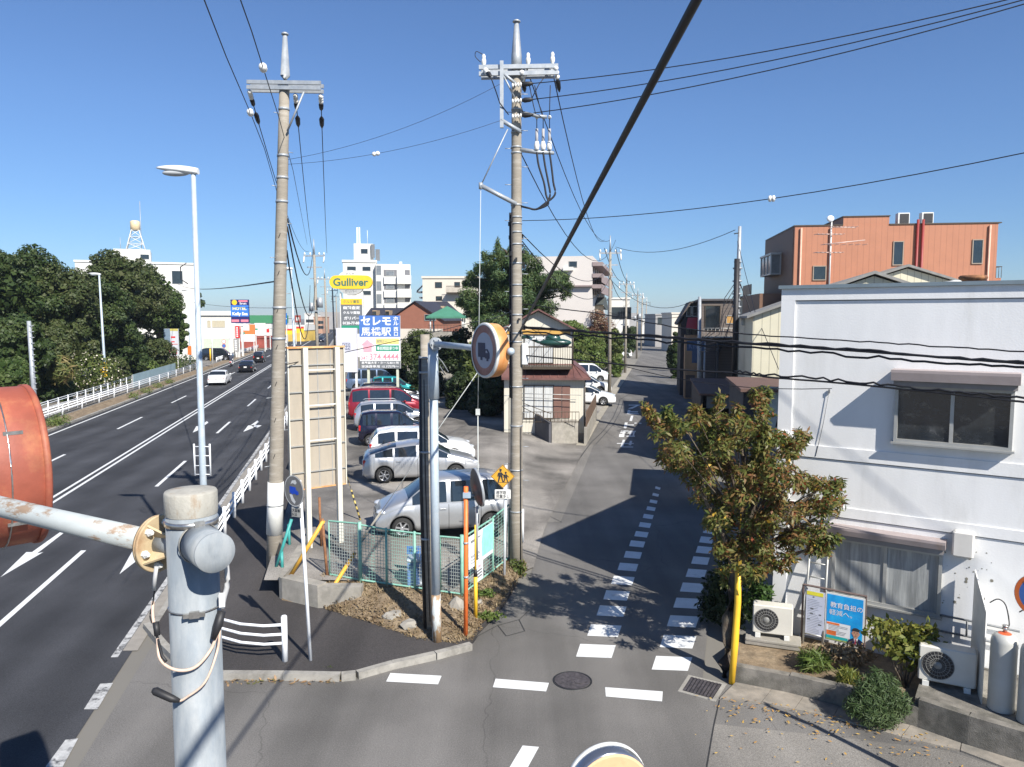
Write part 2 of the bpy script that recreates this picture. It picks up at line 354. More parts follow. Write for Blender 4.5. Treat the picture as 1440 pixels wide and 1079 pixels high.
# ---------------- foliage ----------------
def rnd_dirs(rg, n):
    v = rg.normal(size=(n, 3)); return v / np.linalg.norm(v, axis=1)[:, None]
def leaves(clumps, n, size, rg, aspect=.6, shell=.75, droop=0., jitter=.6, bend=0., upb=.0):
    """n leaf faces spread over the outer part of the clumps (cx,cy,cz,rx,ry,rz); normals lean outwards"""
    c = np.array(clumps, float); vol = c[:, 3] * c[:, 4] + c[:, 4] * c[:, 5] + c[:, 3] * c[:, 5]; pick = rg.choice(len(c), n, p=vol / vol.sum())
    d = rnd_dirs(rg, n); rad = (shell + (1.05 - shell) * rg.random(n) ** .7)[:, None]
    pos = c[pick, :3] + d * c[pick, 3:6] * rad
    nrm = d + rnd_dirs(rg, n) * jitter; nrm[:, 2] += upb; nrm /= np.linalg.norm(nrm, axis=1)[:, None]
    t = np.cross(nrm, rnd_dirs(rg, n)); 
    if droop: t = t + d * np.array([.8, .8, .1]) * droop; t[:, 2] -= droop * .6; t -= nrm * (t * nrm).sum(1)[:, None]
    t /= np.maximum(np.linalg.norm(t, axis=1), 1e-6)[:, None]
    s = np.cross(nrm, t); sz = (size * (.65 + .7 * rg.random(n)))[:, None]
    if bend:
        a = pos; b = pos + t * sz * .5 + s * sz * aspect * .5 + nrm * sz * bend; e = pos + t * sz; f = pos + t * sz * .5 - s * sz * aspect * .5 + nrm * sz * bend
        m_ = pos + t * sz * .55
        V = np.stack([a, f, m_, b, e], 1).reshape(-1, 3); k = np.arange(n)[:, None] * 5
        F = np.concatenate([k + np.array([[0, 1, 2, 3]]), k + np.array([[1, 4, 2, 2]])], 0)
        V = np.stack([a, f, e, b], 1).reshape(-1, 3); F = (np.arange(n)[:, None] * 4 + np.arange(4)[None])
        return V, F
    a = pos - t * sz * .5; b = pos + s * sz * aspect * .5; e = pos + t * sz * .5; f = pos - s * sz * aspect * .5
    V = np.stack([a, f, e, b], 1).reshape(-1, 3); F = (np.arange(n)[:, None] * 4 + np.arange(4)[None])
    return V, F
def npmesh(name, V, F, m):
    me = bpy.data.meshes.new(name); n = len(V); k = len(F)
    me.vertices.add(n); me.vertices.foreach_set('co', V.astype(np.float32).ravel())
    me.loops.add(k * 4); me.loops.foreach_set('vertex_index', F.astype(np.int32).ravel())
    me.polygons.add(k); me.polygons.foreach_set('loop_start', (np.arange(k) * 4).astype(np.int32)); me.polygons.foreach_set('loop_total', np.full(k, 4, np.int32))
    me.materials.append(m); me.update(calc_edges=True); return me
def npobj(name, V, F, m, parent=None):
    o = bpy.data.objects.new(name, npmesh(name, V, F, m)); COL.objects.link(o); o.parent = parent; return o
def crownclumps(rg, R_, hz, k, r0, r1, low=-.6):
    out = []
    for i in range(k):
        d = rnd_dirs(rg, 1)[0]; d[2] = max(d[2], low); q = .55 + .4 * rg.random(); r = r0 + (r1 - r0) * rg.random()
        out.append((d[0] * R_ * q, d[1] * R_ * q, d[2] * hz * q, r, r, r * .75))
    return out
# ================= GROUND, ROADS =================
ASPH = asphalt('street asphalt', (.128, .122, .114), .82, .22, True)
ASPD = asphalt('new dark asphalt', (.037, .038, .042), .80, .3, False, True)
ASPM = asphalt('footway asphalt', (.047, .043, .042), .88, .3)
ASPP = asphalt('light patched asphalt', (.165, .155, .14), .85, .25)
LOTM = asphalt('worn lot surface', (.17, .158, .142), .5, .35, True)
PAINT = mat('road paint', (.66, .67, .66), .6, 0, .08, 3, col2=(.36, .36, .36), lo=.60, hi=.74)
PAINTW = mat('worn road paint', (.42, .42, .41), .7, 0, .25, 9, col2=(.09, .09, .09), lo=.50, hi=.60)
EARTH = mat('rough verge ground', (.10, .09, .05), .95, 0, .3, .3, col2=(.05, .075, .025), lo=.4, hi=.6)
FARG = mat('far ground', (.17, .16, .14), .95, 0, .2, .05)
def sheet(name, polys, z, m, kind_top=True, parent=None):
    mb = MB()
    for p in polys:
        n = len(p); ar = sum(p[i][0] * p[(i + 1) % n][1] - p[(i + 1) % n][0] * p[i][1] for i in range(n)); p = list(p) if ar > 0 else list(p)[::-1]
        mb.poly([(q[0], q[1], z) for q in p])
    o = mb.build(name, m, parent)
    if parent is None: o['kind'] = 'structure'
    return o
def rdx(c, Y): return -.2158 * Y - c
sheet('ground', [[(-1600, -60), (1600, -60), (1600, 3000), (-1600, 3000)]], -.012, FARG)
def ledge(y):   # left edge of the side street
    pts = [(15, .0), (19.9, .55), (24, 1.05), (28, 1.8), (33, 2.7), (39.5, 3.9), (50, 5.9), (63, 8.5), (90, 13.9), (140, 24), (260, 47)]
    for (a, xa), (b, xb) in zip(pts, pts[1:]):
        if y <= b: return xa + (xb - xa) * (y - a) / (b - a)
    return pts[-1][1]
def redge(y):
    pts = [(13.5, 3.3), (20, 5.6), (26, 7.3), (36, 9.6), (50, 12.4), (65, 15.4), (90, 19.6), (140, 28.6), (260, 51)]
    if y < pts[0][0]: return 3.3
    for (a, xa), (b, xb) in zip(pts, pts[1:]):
        if y <= b: return xa + (xb - xa) * (y - a) / (b - a)
    return pts[-1][1]
ys = [18, 19.9, 24, 28, 33, 39.5, 50, 63, 90, 140, 260]
street = sheet('side_street', [[(rdx(4.5, -40), -40), (30, -40), (30, 9), (9, 11), (3.6, 13.7), (4.9, 18), (-8.9, 18), (rdx(4.5, 18) + .3, 18)]] +
      [[(ledge(a), a), (ledge(b), b), (redge(b), b), (redge(a), a)][::-1] for a, b in zip(ys, ys[1:])], 0.0, ASPH)
mainr = sheet('main_road', [[(rdx(4.55, a), a), (rdx(4.55, b), b), (rdx(18.3, b), b), (rdx(18.3, a), a)][::1] for a, b in ((-40, 30), (30, 120), (120, 700))], .004, ASPD)
# painted marks, each kind a part of its road
def quadpx(mb, pts, z, zz=None): mb.poly([G(x, y, z) for x, y in pts])
def strip(mb, c, wd, y0, y1, z):
    mb.poly([(rdx(c + wd / 2, y0), y0, z), (rdx(c - wd / 2, y0), y0, z), (rdx(c - wd / 2, y1), y1, z), (rdx(c + wd / 2, y1), y1, z)])
mb = MB(); z = .008
strip(mb, 11.02, .13, 8, 150, z); strip(mb, 11.34, .13, 8, 150, z); strip(mb, 11.2, .16, 150, 600, z); mb.build('centre_line', PAINT, mainr)
mb = MB(); strip(mb, 4.83, .14, 14.6, 600, z); mb.build('edge_line', PAINTW, mainr)
mb = MB(); strip(mb, 17.45, .14, 10, 600, z); mb.build('edge_line', PAINT, mainr)
mb = MB()
for x0, y0, x1, y1 in ((-60, 935, 0, 885), ):
    pass
for ya, yb in ((885 + 52, 775), (685, 649), (610, 594), (572, 562), (547, 539), (527, 521)):
    Ya, Yb = G(0, ya).y, G(0, yb).y; strip(mb, 7.88, .15, Ya, Yb, z)
for k in range(24):
    y0 = 86 + k * 14; strip(mb, 7.88, .15, y0, y0 + 5, z)
mb.build('lane_line', PAINT, mainr)
mb = MB()
for k in range(26):
    y0 = 13.5 + k * 14.1 - 3; strip(mb, 14.25, .15, y0 + 7, y0 + 12.5, z)
mb.build('lane_line', PAINT, mainr)
mb = MB()   # worn blocks across the mouth of the side street
quadpx(mb, [(118, 998), (137, 998), (159, 961), (141, 962)], z); quadpx(mb, [(64, 1079), (88, 1079), (110, 1039), (92, 1041)], z); quadpx(mb, [(10, 1180), (45, 1180), (70, 1120), (45, 1120)], z)
mb.build('mouth_block', PAINTW, mainr)
mb = MB()
for tip in ([(1, 812), (37, 777), (45, 777), (90, 745), (95, 746), (52, 779), (61, 777)], [(168, 808), (186, 776), (196, 772), (220, 752), (222, 757), (203, 780), (200, 783)],
            [(271, 609), (276, 600), (280, 600), (291, 593), (293, 595), (283, 602), (285, 603)], [(342, 608), (349, 599), (352, 599), (362, 592), (364, 594), (355, 601), (357, 602)]):
    quadpx(mb, tip, z)
quadpx(mb, [(352, 599), (358, 598), (368, 599), (362, 602), (358, 601)], z)
mb.build('turn_arrow', PAINT, mainr)
mb = MB(); z = .005
L = [(925, 687), (922, 696.5), (919, 706), (915.5, 716), (911.5, 727), (907, 739), (902, 752), (896, 765.5), (890, 781), (883, 798), (876, 817), (867, 838), (860, 860), (850, 887.5), (838, 916)]
def wd(y, p):
    for (a, wa), (b, wb) in zip(p, p[1:]):
        if y <= b: return wa + (wb - wa) * (y - a) / (b - a)
    return p[-1][1]
for i, (x, y) in enumerate(L):
    W_ = wd(y, [(687, 7), (765, 20), (837, 33), (887, 43), (916, 50)]) / 2; h = (y - 640) * .0325; s = h * .33
    quadpx(mb, [(x - W_ - s, y + h - 1), (x + W_ - s, y + h + 1), (x + W_ + s, y - h + 1), (x - W_ + s, y - h - 1)], z)
mb.build('guide_dash', PAINT, street)
mb = MB()
for i, (x, y) in enumerate([(1000, 735), (997, 747), (993.5, 760), (990, 774), (985, 789), (979, 807), (973.5, 827), (967, 849), (960.5, 874.5), (953.5, 903), (945, 933.5)]):
    W_ = wd(y, [(735, 12), (760, 18), (807, 26), (849, 36), (903, 46), (934, 51)]) / 2; h = (y - 620) * .0305; s = h * .33
    quadpx(mb, [(x - W_ - s, y + h - 1), (x + W_ - s, y + h + 1), (x + W_ + s, y - h + 1), (x - W_ + s, y - h - 1)], z)
mb.build('guide_dash', PAINT, street)
mb = MB()
for q in ([(543, 959), (616, 963), (621, 951), (549, 947)], [(693, 967), (768, 973), (772, 961), (697, 955)], [(852, 980), (931, 987), (932, 973), (851, 967)], [(715, 1082), (741, 1082), (758, 1051), (735, 1049)], [(688, 1135), (716, 1135), (732, 1100), (706, 1100)]):
    quadpx(mb, q, z)
mb.build('stop_dash', PAINT, street)
# painted characters on the side street (strokes as they lie)
mb = MB()
S = lambda p: quadpx(mb, [(850 + a / 12.0, 550 + b / 12.0) for a, b in p], .006 + .0006 * len(mb.f))
for p in ([(408, 238), (600, 238), (590, 252), (408, 250)], [(560, 244), (600, 240), (470, 305), (405, 305), (410, 295)],
          [(395, 325), (440, 325), (425, 398), (378, 395)], [(425, 382), (580, 385), (575, 398), (423, 398)], [(410, 348), (568, 350), (562, 368), (408, 366)],
          [(448, 423), (488, 423), (465, 514), (420, 510)],
          [(345, 538), (392, 538), (370, 636), (322, 634)], [(380, 572), (500, 572), (497, 588), (376, 588)], [(510, 540), (545, 541), (540, 556), (502, 554)], [(590, 544), (628, 545), (625, 560), (582, 559)],
          [(280, 675), (405, 672), (400, 690), (272, 692)], [(270, 700), (360, 698), (355, 716), (262, 718)], [(325, 672), (360, 672), (318, 782), (280, 782)], [(250, 730), (345, 730), (330, 784), (243, 784)],
          [(410, 680), (530, 680), (528, 696), (400, 696)], [(395, 706), (515, 706), (512, 722), (385, 722)], [(440, 676), (470, 676), (440, 780), (405, 780)], [(375, 760), (515, 760), (512, 780), (368, 780)], [(488, 680), (512, 680), (500, 775), (470, 775)],
          [(215, 885), (497, 885), (492, 898), (205, 898)], [(310, 828), (348, 830), (318, 955), (268, 950)], [(430, 846), (468, 848), (450, 924), (405, 920)], [(275, 942), (488, 945), (484, 958), (268, 956)]): S(p)
mb.build('painted_characters', PAINT, street)
sheet('concrete_patch', [[G(1005, 1019), G(1200, 1040), G(1330, 1056), G(1500, 1110), G(1450, 1160), G(980, 1180), G(994, 1079)][::-1]], .005, ASPP)
sheet('street_patch', [[G(700, 735), G(788, 735), G(822, 658), G(835, 625), G(700, 640)][::-1]], .006, ASPP)
# sealed cracks and trench edges on the street
mb = MB()
def tar(pl, wd_=.03):
    p = [G(x, y, .0075) for x, y in pl]
    for i, (a, b) in enumerate(zip(p, p[1:])):
        d = (b - a).normalized(); n_ = Vector((-d.y, d.x, 0)) * wd_ / 2; q = [a - n_, b - n_, b + n_, a + n_]
        for v in q: v.z += .0001 * (i % 2)
        mb.poly(q)
tar([(893, 553), (885, 555), (872, 562), (869, 572), (862, 588), (852, 602), (845, 610), (832, 622), (815, 645), (800, 672), (786, 700)], .05); tar([(877, 563), (872, 580), (862, 598), (850, 612), (838, 625)], .04)
tar([(862, 560), (900, 563), (920, 566), (955, 570)], .04); tar([(850, 629), (880, 633), (905, 640)], .04); tar([(640, 640), (700, 668), (760, 720), (790, 735)], .03); tar([(665, 905), (672, 895), (700, 880), (730, 872), (745, 858)], .02); tar([(700, 880), (712, 895), (738, 888), (730, 872)], .02)
tar([(994, 1079), (1004, 1020), (1012, 985)], .02);
mb.build('sealed_crack', mat('bitumen', (.03, .03, .031), .7, 0, .2, 9), street)
# left verge: kerb, planting strip, footway, slope
def band(name, ca, cb, z, m, y0, y1, top=None):
    mb = MB(); mb.add([(rdx(ca, y0), y0, z), (rdx(ca, y1), y1, z), (rdx(cb, y1), y1, z if top is None else top), (rdx(cb, y0), y0, z if top is None else top)], [(0, 1, 2, 3)]); o = mb.build(name, m); o['kind'] = 'structure'; return o
mb = MB()
for a, b in [(k * 10 - 10, k * 10 - .03) for k in range(50)]:
    mb.prism([(rdx(17.9, a), a), (rdx(18.08, a), a), (rdx(18.08, b), b), (rdx(17.9, b), b)], -.05, .14)
mb.build('far_kerb', KERB)['kind'] = 'structure'
band('planting_strip', 18.06, 19.6, .13, SOIL, 6, 500)
band('far_footway', 19.6, 23.4, .12, ASPP, 6, 500)
band('verge_slope', 23.4, 60, .10, EARTH, 6, 140, -1.6)
band('verge_ground', 60, 130, -1.6, EARTH, 6, 140)
# near-side gutter, kerb and footway round the nose
nose = [G(211, 876, .12), G(236, 905, .12), G(262, 930, .12), G(315, 944, .12), G(400, 944.5, .12), G(480, 946, .12), G(500, 944, .12), G(550, 930, .12), G(610, 917, .12), G(660, 904, .12)]
rear = [G(672, 886, .12), G(690, 868, .12), G(712, 842, .12), G(726, 815, .12)]
gx = 4.30
foot = [(rdx(gx, 120), 120), (rdx(gx, 60), 60), (rdx(gx, 30), 30), (rdx(gx, 18), 18)] + [(p.x, p.y) for p in nose + rear] + [(.1, 20.6), (-5.7, 21), (rdx(2.35, 30), 30), (rdx(2.35, 60), 60), (rdx(2.35, 120), 120)]
mb = MB(); mb.prism(foot, -.05, .12); mb.build('footway', ASPM)['kind'] = 'structure'
mb = MB()
kp = nose
for a, b in zip(kp, kp[1:]):
    d = (b - a); n_ = max(1, round(d.length / .8)); nn = Vector((d.y, -d.x, 0)).normalized() * .14
    for i in range(n_):
        p = a + d * (i / n_ + .006); q = a + d * ((i + 1) / n_ - .006)
        mb.prism([(p.x, p.y), (q.x, q.y), (q.x + nn.x, q.y + nn.y), (p.x + nn.x, p.y + nn.y)], -.03, .135)
k0 = 16.0
while k0 < 200:
    mb.prism([(rdx(gx, k0), k0), (rdx(gx + .14, k0), k0), (rdx(gx + .14, k0 + 1.96), k0 + 1.96), (rdx(gx, k0 + 1.96), k0 + 1.96)], -.03, .135); k0 += 2
mb.build('kerb', KERB)['kind'] = 'structure'
mb = MB(); strip(mb, 4.6, .3, 14.9, 300, .009); mb.build('gutter', mat('gutter concrete', (.26, .24, .21), .9, 0, .15, 3))['kind'] = 'structure'
# parking lot surface, sloping down to the street
def lotz(x, y):
    e = ledge(max(y, 15)); t = min(1, max(0, (e - x) / 4.5)); return .03 + .5 * (t * t * (3 - 2 * t))
mb = MB(); nx, ny = 16, 40
rows = []
for j in range(ny + 1):
    y = 17.6 + j * (66 - 17.6) / ny; xl = rdx(2.15, y); xr = ledge(max(y, 15)) + .02
    if y < 19.9: # behind the two fence runs
        xr = -1.1 + (y - 16.6) * .36
    for i in range(nx + 1):
        x = xl + (xr - xl) * i / nx; mb.v.append((x, y, lotz(x, y)))
for j in range(ny):
    for i in range(nx):
        a = j * (nx + 1) + i; mb.f.append((a, a + 1, a + nx + 2, a + nx + 1)); mb.m.append(0); mb.s.append(True)
mb.build('parking_lot', LOTM)['kind'] = 'structure'
# dry mound between the footway and the lot fence
FA, FB, FC, FD, FE = G(464, 811, .5), G(507, 819, .5), G(544, 824, .45), G(650, 839, .32), G(716, 787, .3)
rg = np.random.default_rng(3)
low = [G(396, 846, .1), G(447, 856, .1), G(470, 862, .1), G(505, 873, .1), G(540, 885, .1), G(585, 900, .1), G(640, 907, .1), G(662, 900, .1), G(676, 881, .1), G(692, 865, .1), G(714, 840, .08), G(730, 812, .05), G(742, 800, .02)]
top = [G(398, 812, .52), G(440, 812, .52), FA, FB, FC, FC.lerp(FD, .3), FC.lerp(FD, .7), FD, FD.lerp(FE, .2), FD.lerp(FE, .45), FD.lerp(FE, .75), FE, G(728, 790, .25)]
top = [p + Vector((0, .12, 0)) for p in top]
mb = MB(); n1 = 7; m1 = 60; grid = []
def along(pl, t):
    t *= len(pl) - 1; i = min(int(t), len(pl) - 2); return pl[i].lerp(pl[i + 1], t - i)
for i in range(m1 + 1):
    for j in range(n1 + 1):
        t = j / n1; p = along(low, i / m1).lerp(along(top, i / m1), t); p.z += (.10 * math.sin(t * math.pi) + (rg.random() - .5) * .07 * math.sin(t * math.pi))
        mb.v.append(tuple(p))
for i in range(m1):
    for j in range(n1): a = i * (n1 + 1) + j; mb.f.append((a, a + n1 + 1, a + n1 + 2, a + 1)); mb.m.append(0); mb.s.append(True)
mb.build('dry_mound', SOIL)['kind'] = 'structure'
# litter of dry grass and leaves on the mound and yellow leaves along the right kerb
def scatter(name, label, cat, pts, size, m, seed, flat=.25, n=1):
    r_ = np.random.default_rng(seed); P_ = np.array(pts); k = len(P_); t = rnd_dirs(r_, k); t[:, 2] *= flat; t /= np.linalg.norm(t, axis=1)[:, None]
    s_ = np.cross(t, np.array([0, 0, 1.])); s_ /= np.linalg.norm(s_, axis=1)[:, None]; z_ = (size * (.5 + r_.random(k)))[:, None]
    V = np.stack([P_, P_ + t * z_ * .5 - s_ * z_ * .2, P_ + t * z_, P_ + t * z_ * .5 + s_ * z_ * .2], 1).reshape(-1, 3); V[:, 2] += .012
    F = np.arange(k)[:, None] * 4 + np.arange(4)[None]
    o = npobj(name, V, F, m); tag(o, label, cat, None, 'stuff'); return o
pts = []
for _ in range(11000):
    u = .12 + .88 * rg.random(); t = rg.random() ** 1.2; p = along(low, u).lerp(along(top, u), t); pts.append((p.x, p.y, p.z + .09 * math.sin(t * math.pi)))
scatter('dry_grass', 'dry brown grass and litter covering the mound below the mesh fence', 'dry grass', pts, .075, leafmat('dry litter', [(.10, .065, .035), (.20, .14, .08), (.28, .22, .13), (.14, .09, .045)], .1), 5, .8)
pts = [tuple(G(rg.uniform(318, 480), 951 + rg.normal() * 4 + 3, .005)) for _ in range(420)]
scatter('kerb_litter', 'brown dead leaves swept against the kerb below the white railing', 'dead leaves', pts, .09, leafmat('brown litter', [(.20, .11, .05), (.34, .22, .12), (.10, .12, .03)], .1), 6, .4)
pts = []
for _ in range(210):
    t = rg.random(); x = 1012 + 300 * t ** 1.3 + rg.normal() * 22; y = 975 + 62 * t ** 1.3 + abs(rg.normal()) ** 1.4 * 20 + 3; pts.append(tuple(G(x, y, .03)))
scatter('fallen_leaves', 'yellow fallen leaves strewn along the right kerb', 'fallen leaves', pts, .062, leafmat('fallen yellow', [(.50, .28, .04), (.42, .20, .05), (.62, .42, .10), (.30, .12, .04)], .1), 7, .15)
# right-hand kerb slabs and drain
mb = MB(); slabf = [(1012, 984), (1070, 991), (1117, 1000), (1172, 1011), (1220, 1025), (1267, 1039), (1350, 1058), (1450, 1096)]; slabr = [(1034, 962), (1086, 971), (1130, 982), (1180, 996), (1226, 1009), (1280, 1022), (1352, 1048), (1450, 1078)]
for a, b, c, d in zip(slabf, slabf[1:], slabr[1:], slabr):
    q = [G(*p) for p in (a, b, c, d)]; ce = (q[0] + q[1] + q[2] + q[3]) / 4; q = [ce + (p - ce) * .985 for p in q]; mb.prism([(p.x, p.y) for p in q], -.02, .03)
mb.build('kerb_slabs', mat('worn slab concrete', (.27, .24, .20), .9, 0, .25, 3, bump=.3, col2=(.16, .15, .13), lo=.45, hi=.65))['kind'] = 'structure'
IRON = mat('cast iron', (.075, .066, .068), .6, .2, .5, 14, bump=.3, bscale=25)
t = thing('manhole_cover', 'round dark iron manhole cover in the asphalt beside the stop dashes', 'manhole cover', G(805, 958, 0))
mb = MB(); mb.lathe([(.34, -.02), (.34, .008), (.37, .008), (.37, -.02)], (0, 0, 0), (0, 0, 1), 36); mb.build('frame', BLACK, t)
IRON = mat('cast iron', (.045, .04, .042), .6, .3, .45, 18, bump=.6, bscale=25)
mb = MB(); mb.lathe([(.0, .010), (.33, .010)][::-1], (0, 0, 0), (0, 0, 1), 36, 0, False, False); mb.lathe([(.12, .010), (.12, .016), (.0, .016)], (.14, -.02, 0), (0, 0, 1), 20, 0, False, False); mb.build('lid', IRON, t)
q = [G(*p) for p in ((953, 973), (1006, 988), (1022, 963), (968, 950))]; c = sum(q, Vector()) / 4
t = thing('drain_grate', 'dark slatted drain grate in a concrete frame by the yellow guard', 'drain grate', c)
mb = MB(); mb.prism([(p.x, p.y) for p in q], -.02, .008); mb.build('frame', KERB, t, world=True)
mb = MB(); 
A_, B_, C_, D_ = [c + (p - c) * .8 for p in q]
mb.prism([(p.x, p.y) for p in (A_, B_, C_, D_)], 0, .012, 1)
for i in range(9):
    a = A_.lerp(B_, (i + .15) / 9); b = A_.lerp(B_, (i + .8) / 9); e = D_.lerp(C_, (i + .8) / 9); f = D_.lerp(C_, (i + .15) / 9); mb.prism([(p.x, p.y) for p in (a, b, e, f)], .012, .02)
mb.build('grating', [IRON, BLACK], t, world=True)

# ================= RAILINGS AND GUARDS =================
def guard(name, label, pts, post_h, rails, every, r=.03, pr=.055, group=None, base=.12, endpost=(True, True), m=WHITEP):
    """posts with pipe rails along pts"""
    o = Vector(pts[0]); t = thing(name, label, 'railing', (o.x, o.y, base), 0, group)
    P_ = [Vector((p[0], p[1], base)) for p in pts]
    for rz in rails: MB().tube([p + Vector((0, 0, rz)) for p in P_], r, 8).build('rail', m, t, world=True)
    L_ = 0; acc = [0]
    for a, b in zip(P_, P_[1:]): L_ += (b - a).length; acc.append(L_)
    n = max(1, round(L_ / every)); me = None
    for k in range(n + 1):
        if (k == 0 and not endpost[0]) or (k == n and not endpost[1]): continue
        s = L_ * k / n; i = max(0, min(len(P_) - 2, next((j for j in range(len(acc) - 1) if acc[j + 1] >= s - 1e-6), len(P_) - 2)))
        p = P_[i].lerp(P_[i + 1], (s - acc[i]) / max(1e-6, acc[i + 1] - acc[i]))
        if me is None:
            q = MB(); q.tube([(0, 0, -.05), (0, 0, post_h)], pr, 12); q.lathe([(pr, 0), (pr * .7, .015), (0, .022)], (0, 0, post_h), (0, 0, 1), 12); me = q.mesh('post', m)
        x = bpy.data.objects.new('post', me); COL.objects.link(x); x.parent = t; x.location = p - WM[t.name].to_translation()
    return t
nr = [G(401, 930, .12), G(372, 932, .12), G(340, 929, .12), G(312, 921, .12), G(285, 905, .12), G(262, 885, .12)]
guard('guard_railing', 'white three-rail pipe railing curving round the footway corner', nr, .90, (.36, .54, .73), 2.9, .028, .058, 'white railings beside the footway', endpost=(True, True))
pts = [(rdx(3.95, 17.0 + .0), 17.0), (rdx(3.95, 60), 60)]
guard('guard_railing', 'long white three-rail pipe railing along the kerb behind the tall concrete pole', pts, .85, (.34, .52, .70), 2.0, .028, .057, 'white railings beside the footway')
guard('guard_railing', 'distant white pipe railing along the near kerb towards the shops', [(rdx(3.95, 64), 64), (rdx(3.95, 130), 130)], .85, (.34, .52, .70), 4.0, .028, .057, 'white railings beside the footway')
pts = [(rdx(19.75, 40), 40), (rdx(19.75, 97), 97)]
guard('crash_barrier', 'low white pipe barrier behind the planting strip across the road', pts, .75, (.38, .55, .72), 4.0, .045, .06, 'white barriers across the road')
guard('crash_barrier', 'low white pipe barrier across the road in front of the shop signs', [(rdx(19.75, 112), 112), (rdx(19.75, 190), 190)], .75, (.38, .55, .72), 4.0, .045, .06, 'white barriers across the road')
pts = [G(20, 606, .15), G(62, 590, .15), G(186, 546, .15)]
t = guard('tall_railing', 'tall white railing with grid bars beside the trees', pts, 1.15, (.15, .42, .70, .98, 1.12), 2.0, .028, .045, None)
PANB = mat('pale blue sheet fence', (.30, .42, .46), .5, .1, .12, .6)
a, b = G(188, 547, .1), G(247, 527, .1)
t = thing('sheet_fence', 'pale blue sheet fence between the white railing and the trees', 'fence', a, math.atan2(b.y - a.y, b.x - a.x)); Lg = (b - a).length
mb = MB(); mb.box((Lg / 2, 0, .7), (Lg, .03, 1.25)); mb.build('panel', PANB, t)
for i in range(8): MB().box((Lg * i / 7, .05, .65), (.06, .06, 1.35)).build('post', ALU, t)
# small shrubs and grass tufts in the planting strip
LEAFG = leafmat('verge grass leaf', [(.05, .09, .02), (.10, .15, .03), (.17, .18, .06)], .2)
LEAFB = leafmat('olive bush leaf', [(.04, .06, .015), (.08, .11, .025), (.14, .15, .04)], .2)
for i, (x, y, n_, s_) in enumerate(((84, 597, 500, .62), (76, 600, 300, .5), (188, 560, 260, .45), (206, 553, 300, .5), (222, 546, 300, .5), (238, 540, 260, .45))):
    c = G(x, y, .13); V, F = leaves([(0, 0, s_ * .5, s_ * 1.2, s_ * 1.3, s_ * .7)], n_, .16, np.random.default_rng(20 + i), .3, .3, upb=.5)
    o = npobj('verge_bush', V, F, LEAFG); o.location = c
    tag(o, ['round green bush at the near end of the planting strip', 'low green tuft hard beside the round bush at the strip end', 'grass tuft halfway along the planting strip', 'grass tuft just beyond the halfway tuft in the planting strip', 'grassy tuft before the lamp foot in the planting strip', 'farthest grass tuft of the planting strip before the white car'][i], 'bush', 'bushes in the planting strip')
# ---- mesh fence round the lot corner ----
MESHM = mat('mint coated wire', (.24, .42, .36), .5, .1, .1, 10); MESHG = mat('grey coated wire', (.36, .40, .38), .5, .3, .1, 10)
def meshpanel(t, a, b, h0, h1, m, fm, nx, nz, wr=.006, zb=.05):
    """one fence panel from foot a to foot b"""
    a, b = Vector(a), Vector(b); up = Vector((0, 0, 1)); q = MB()
    for i in range(nx + 1):
        p = a.lerp(b, i / nx); q.tube([p + up * zb, p + up * (h0 + (h1 - h0) * i / nx)], wr, 4, sm=False)
    for j in range(nz + 1):
        s = j / nz; q.tube([a + up * (zb + (h0 - zb) * s), b + up * (zb + (h1 - zb) * s)], wr, 4, sm=False)
    q.build('wire_mesh', m, t, world=True)
    q = MB()
    for z0, z1 in ((h0, h1), (zb, zb)): q.tube([a + up * z0, b + up * z1], .022, 6, sm=False)
    q.tube([a + up * zb, a + up * h0], .018, 6); q.tube([b + up * zb, b + up * h1], .018, 6); q.build('panel_frame', fm, t, world=True)
t = thing('mesh_fence', 'green framed wire mesh fence closing the corner of the parking lot', 'fence', FD)
meshpanel(t, FA, FB, 1.38, 1.42, MESHG, MINT, 12, 17, .007)
meshpanel(t, FB, FC, 1.40, 1.36, MESHM, MINT, 9, 17, .005)
F1 = FC.lerp(FD, .38); F2 = FC.lerp(FD, .72)
meshpanel(t, FC, F1, 1.36, 1.36, MESHM, MINT, 14, 16, .004)
meshpanel(t, F1, F2, 1.36, 1.36, MESHG, MINT, 11, 16, .006)
meshpanel(t, F2, FD, 1.36, 1.38, MESHG, MINT, 10, 16, .006)
F3 = FD.lerp(FE, .62)
meshpanel(t, FD, F3, 1.38, 1.40, MESHM, MINT, 8, 16, .005)
meshpanel(t, F3, FE, 1.42, 1.5, MESHM, MINT, 6, 16, .005)
for i, p in enumerate((FB, FC, F1, FD, F3, FE)):
    MB().tube([p - Vector((0, 0, .3)), p + Vector((0, 0, 1.46 if i in (0, 3) else 1.4))], .045 if i in (0, 3) else .03, 10).build('post', MINT, t, world=True)
MB().tube([FA - Vector((.05, 0, .25)), FA + Vector((-.17, .05, 1.42))], .035, 8).build('post', RUSTB, t, world=True, label='rusty brown leaning fence post')
for (x0, y0, z0), (x1, y1) in (((408, 811, .5), (455, 733)), ((451, 854, .13), (499, 778))):
    a = G(x0, y0, z0); b = AT(x1, y1, a.y + 1.1 if x0 > 420 else FA.y + .05)
    MB().tube([a, b], .048, 12).build('slanting_strut', YELLOWW, t, world=True)
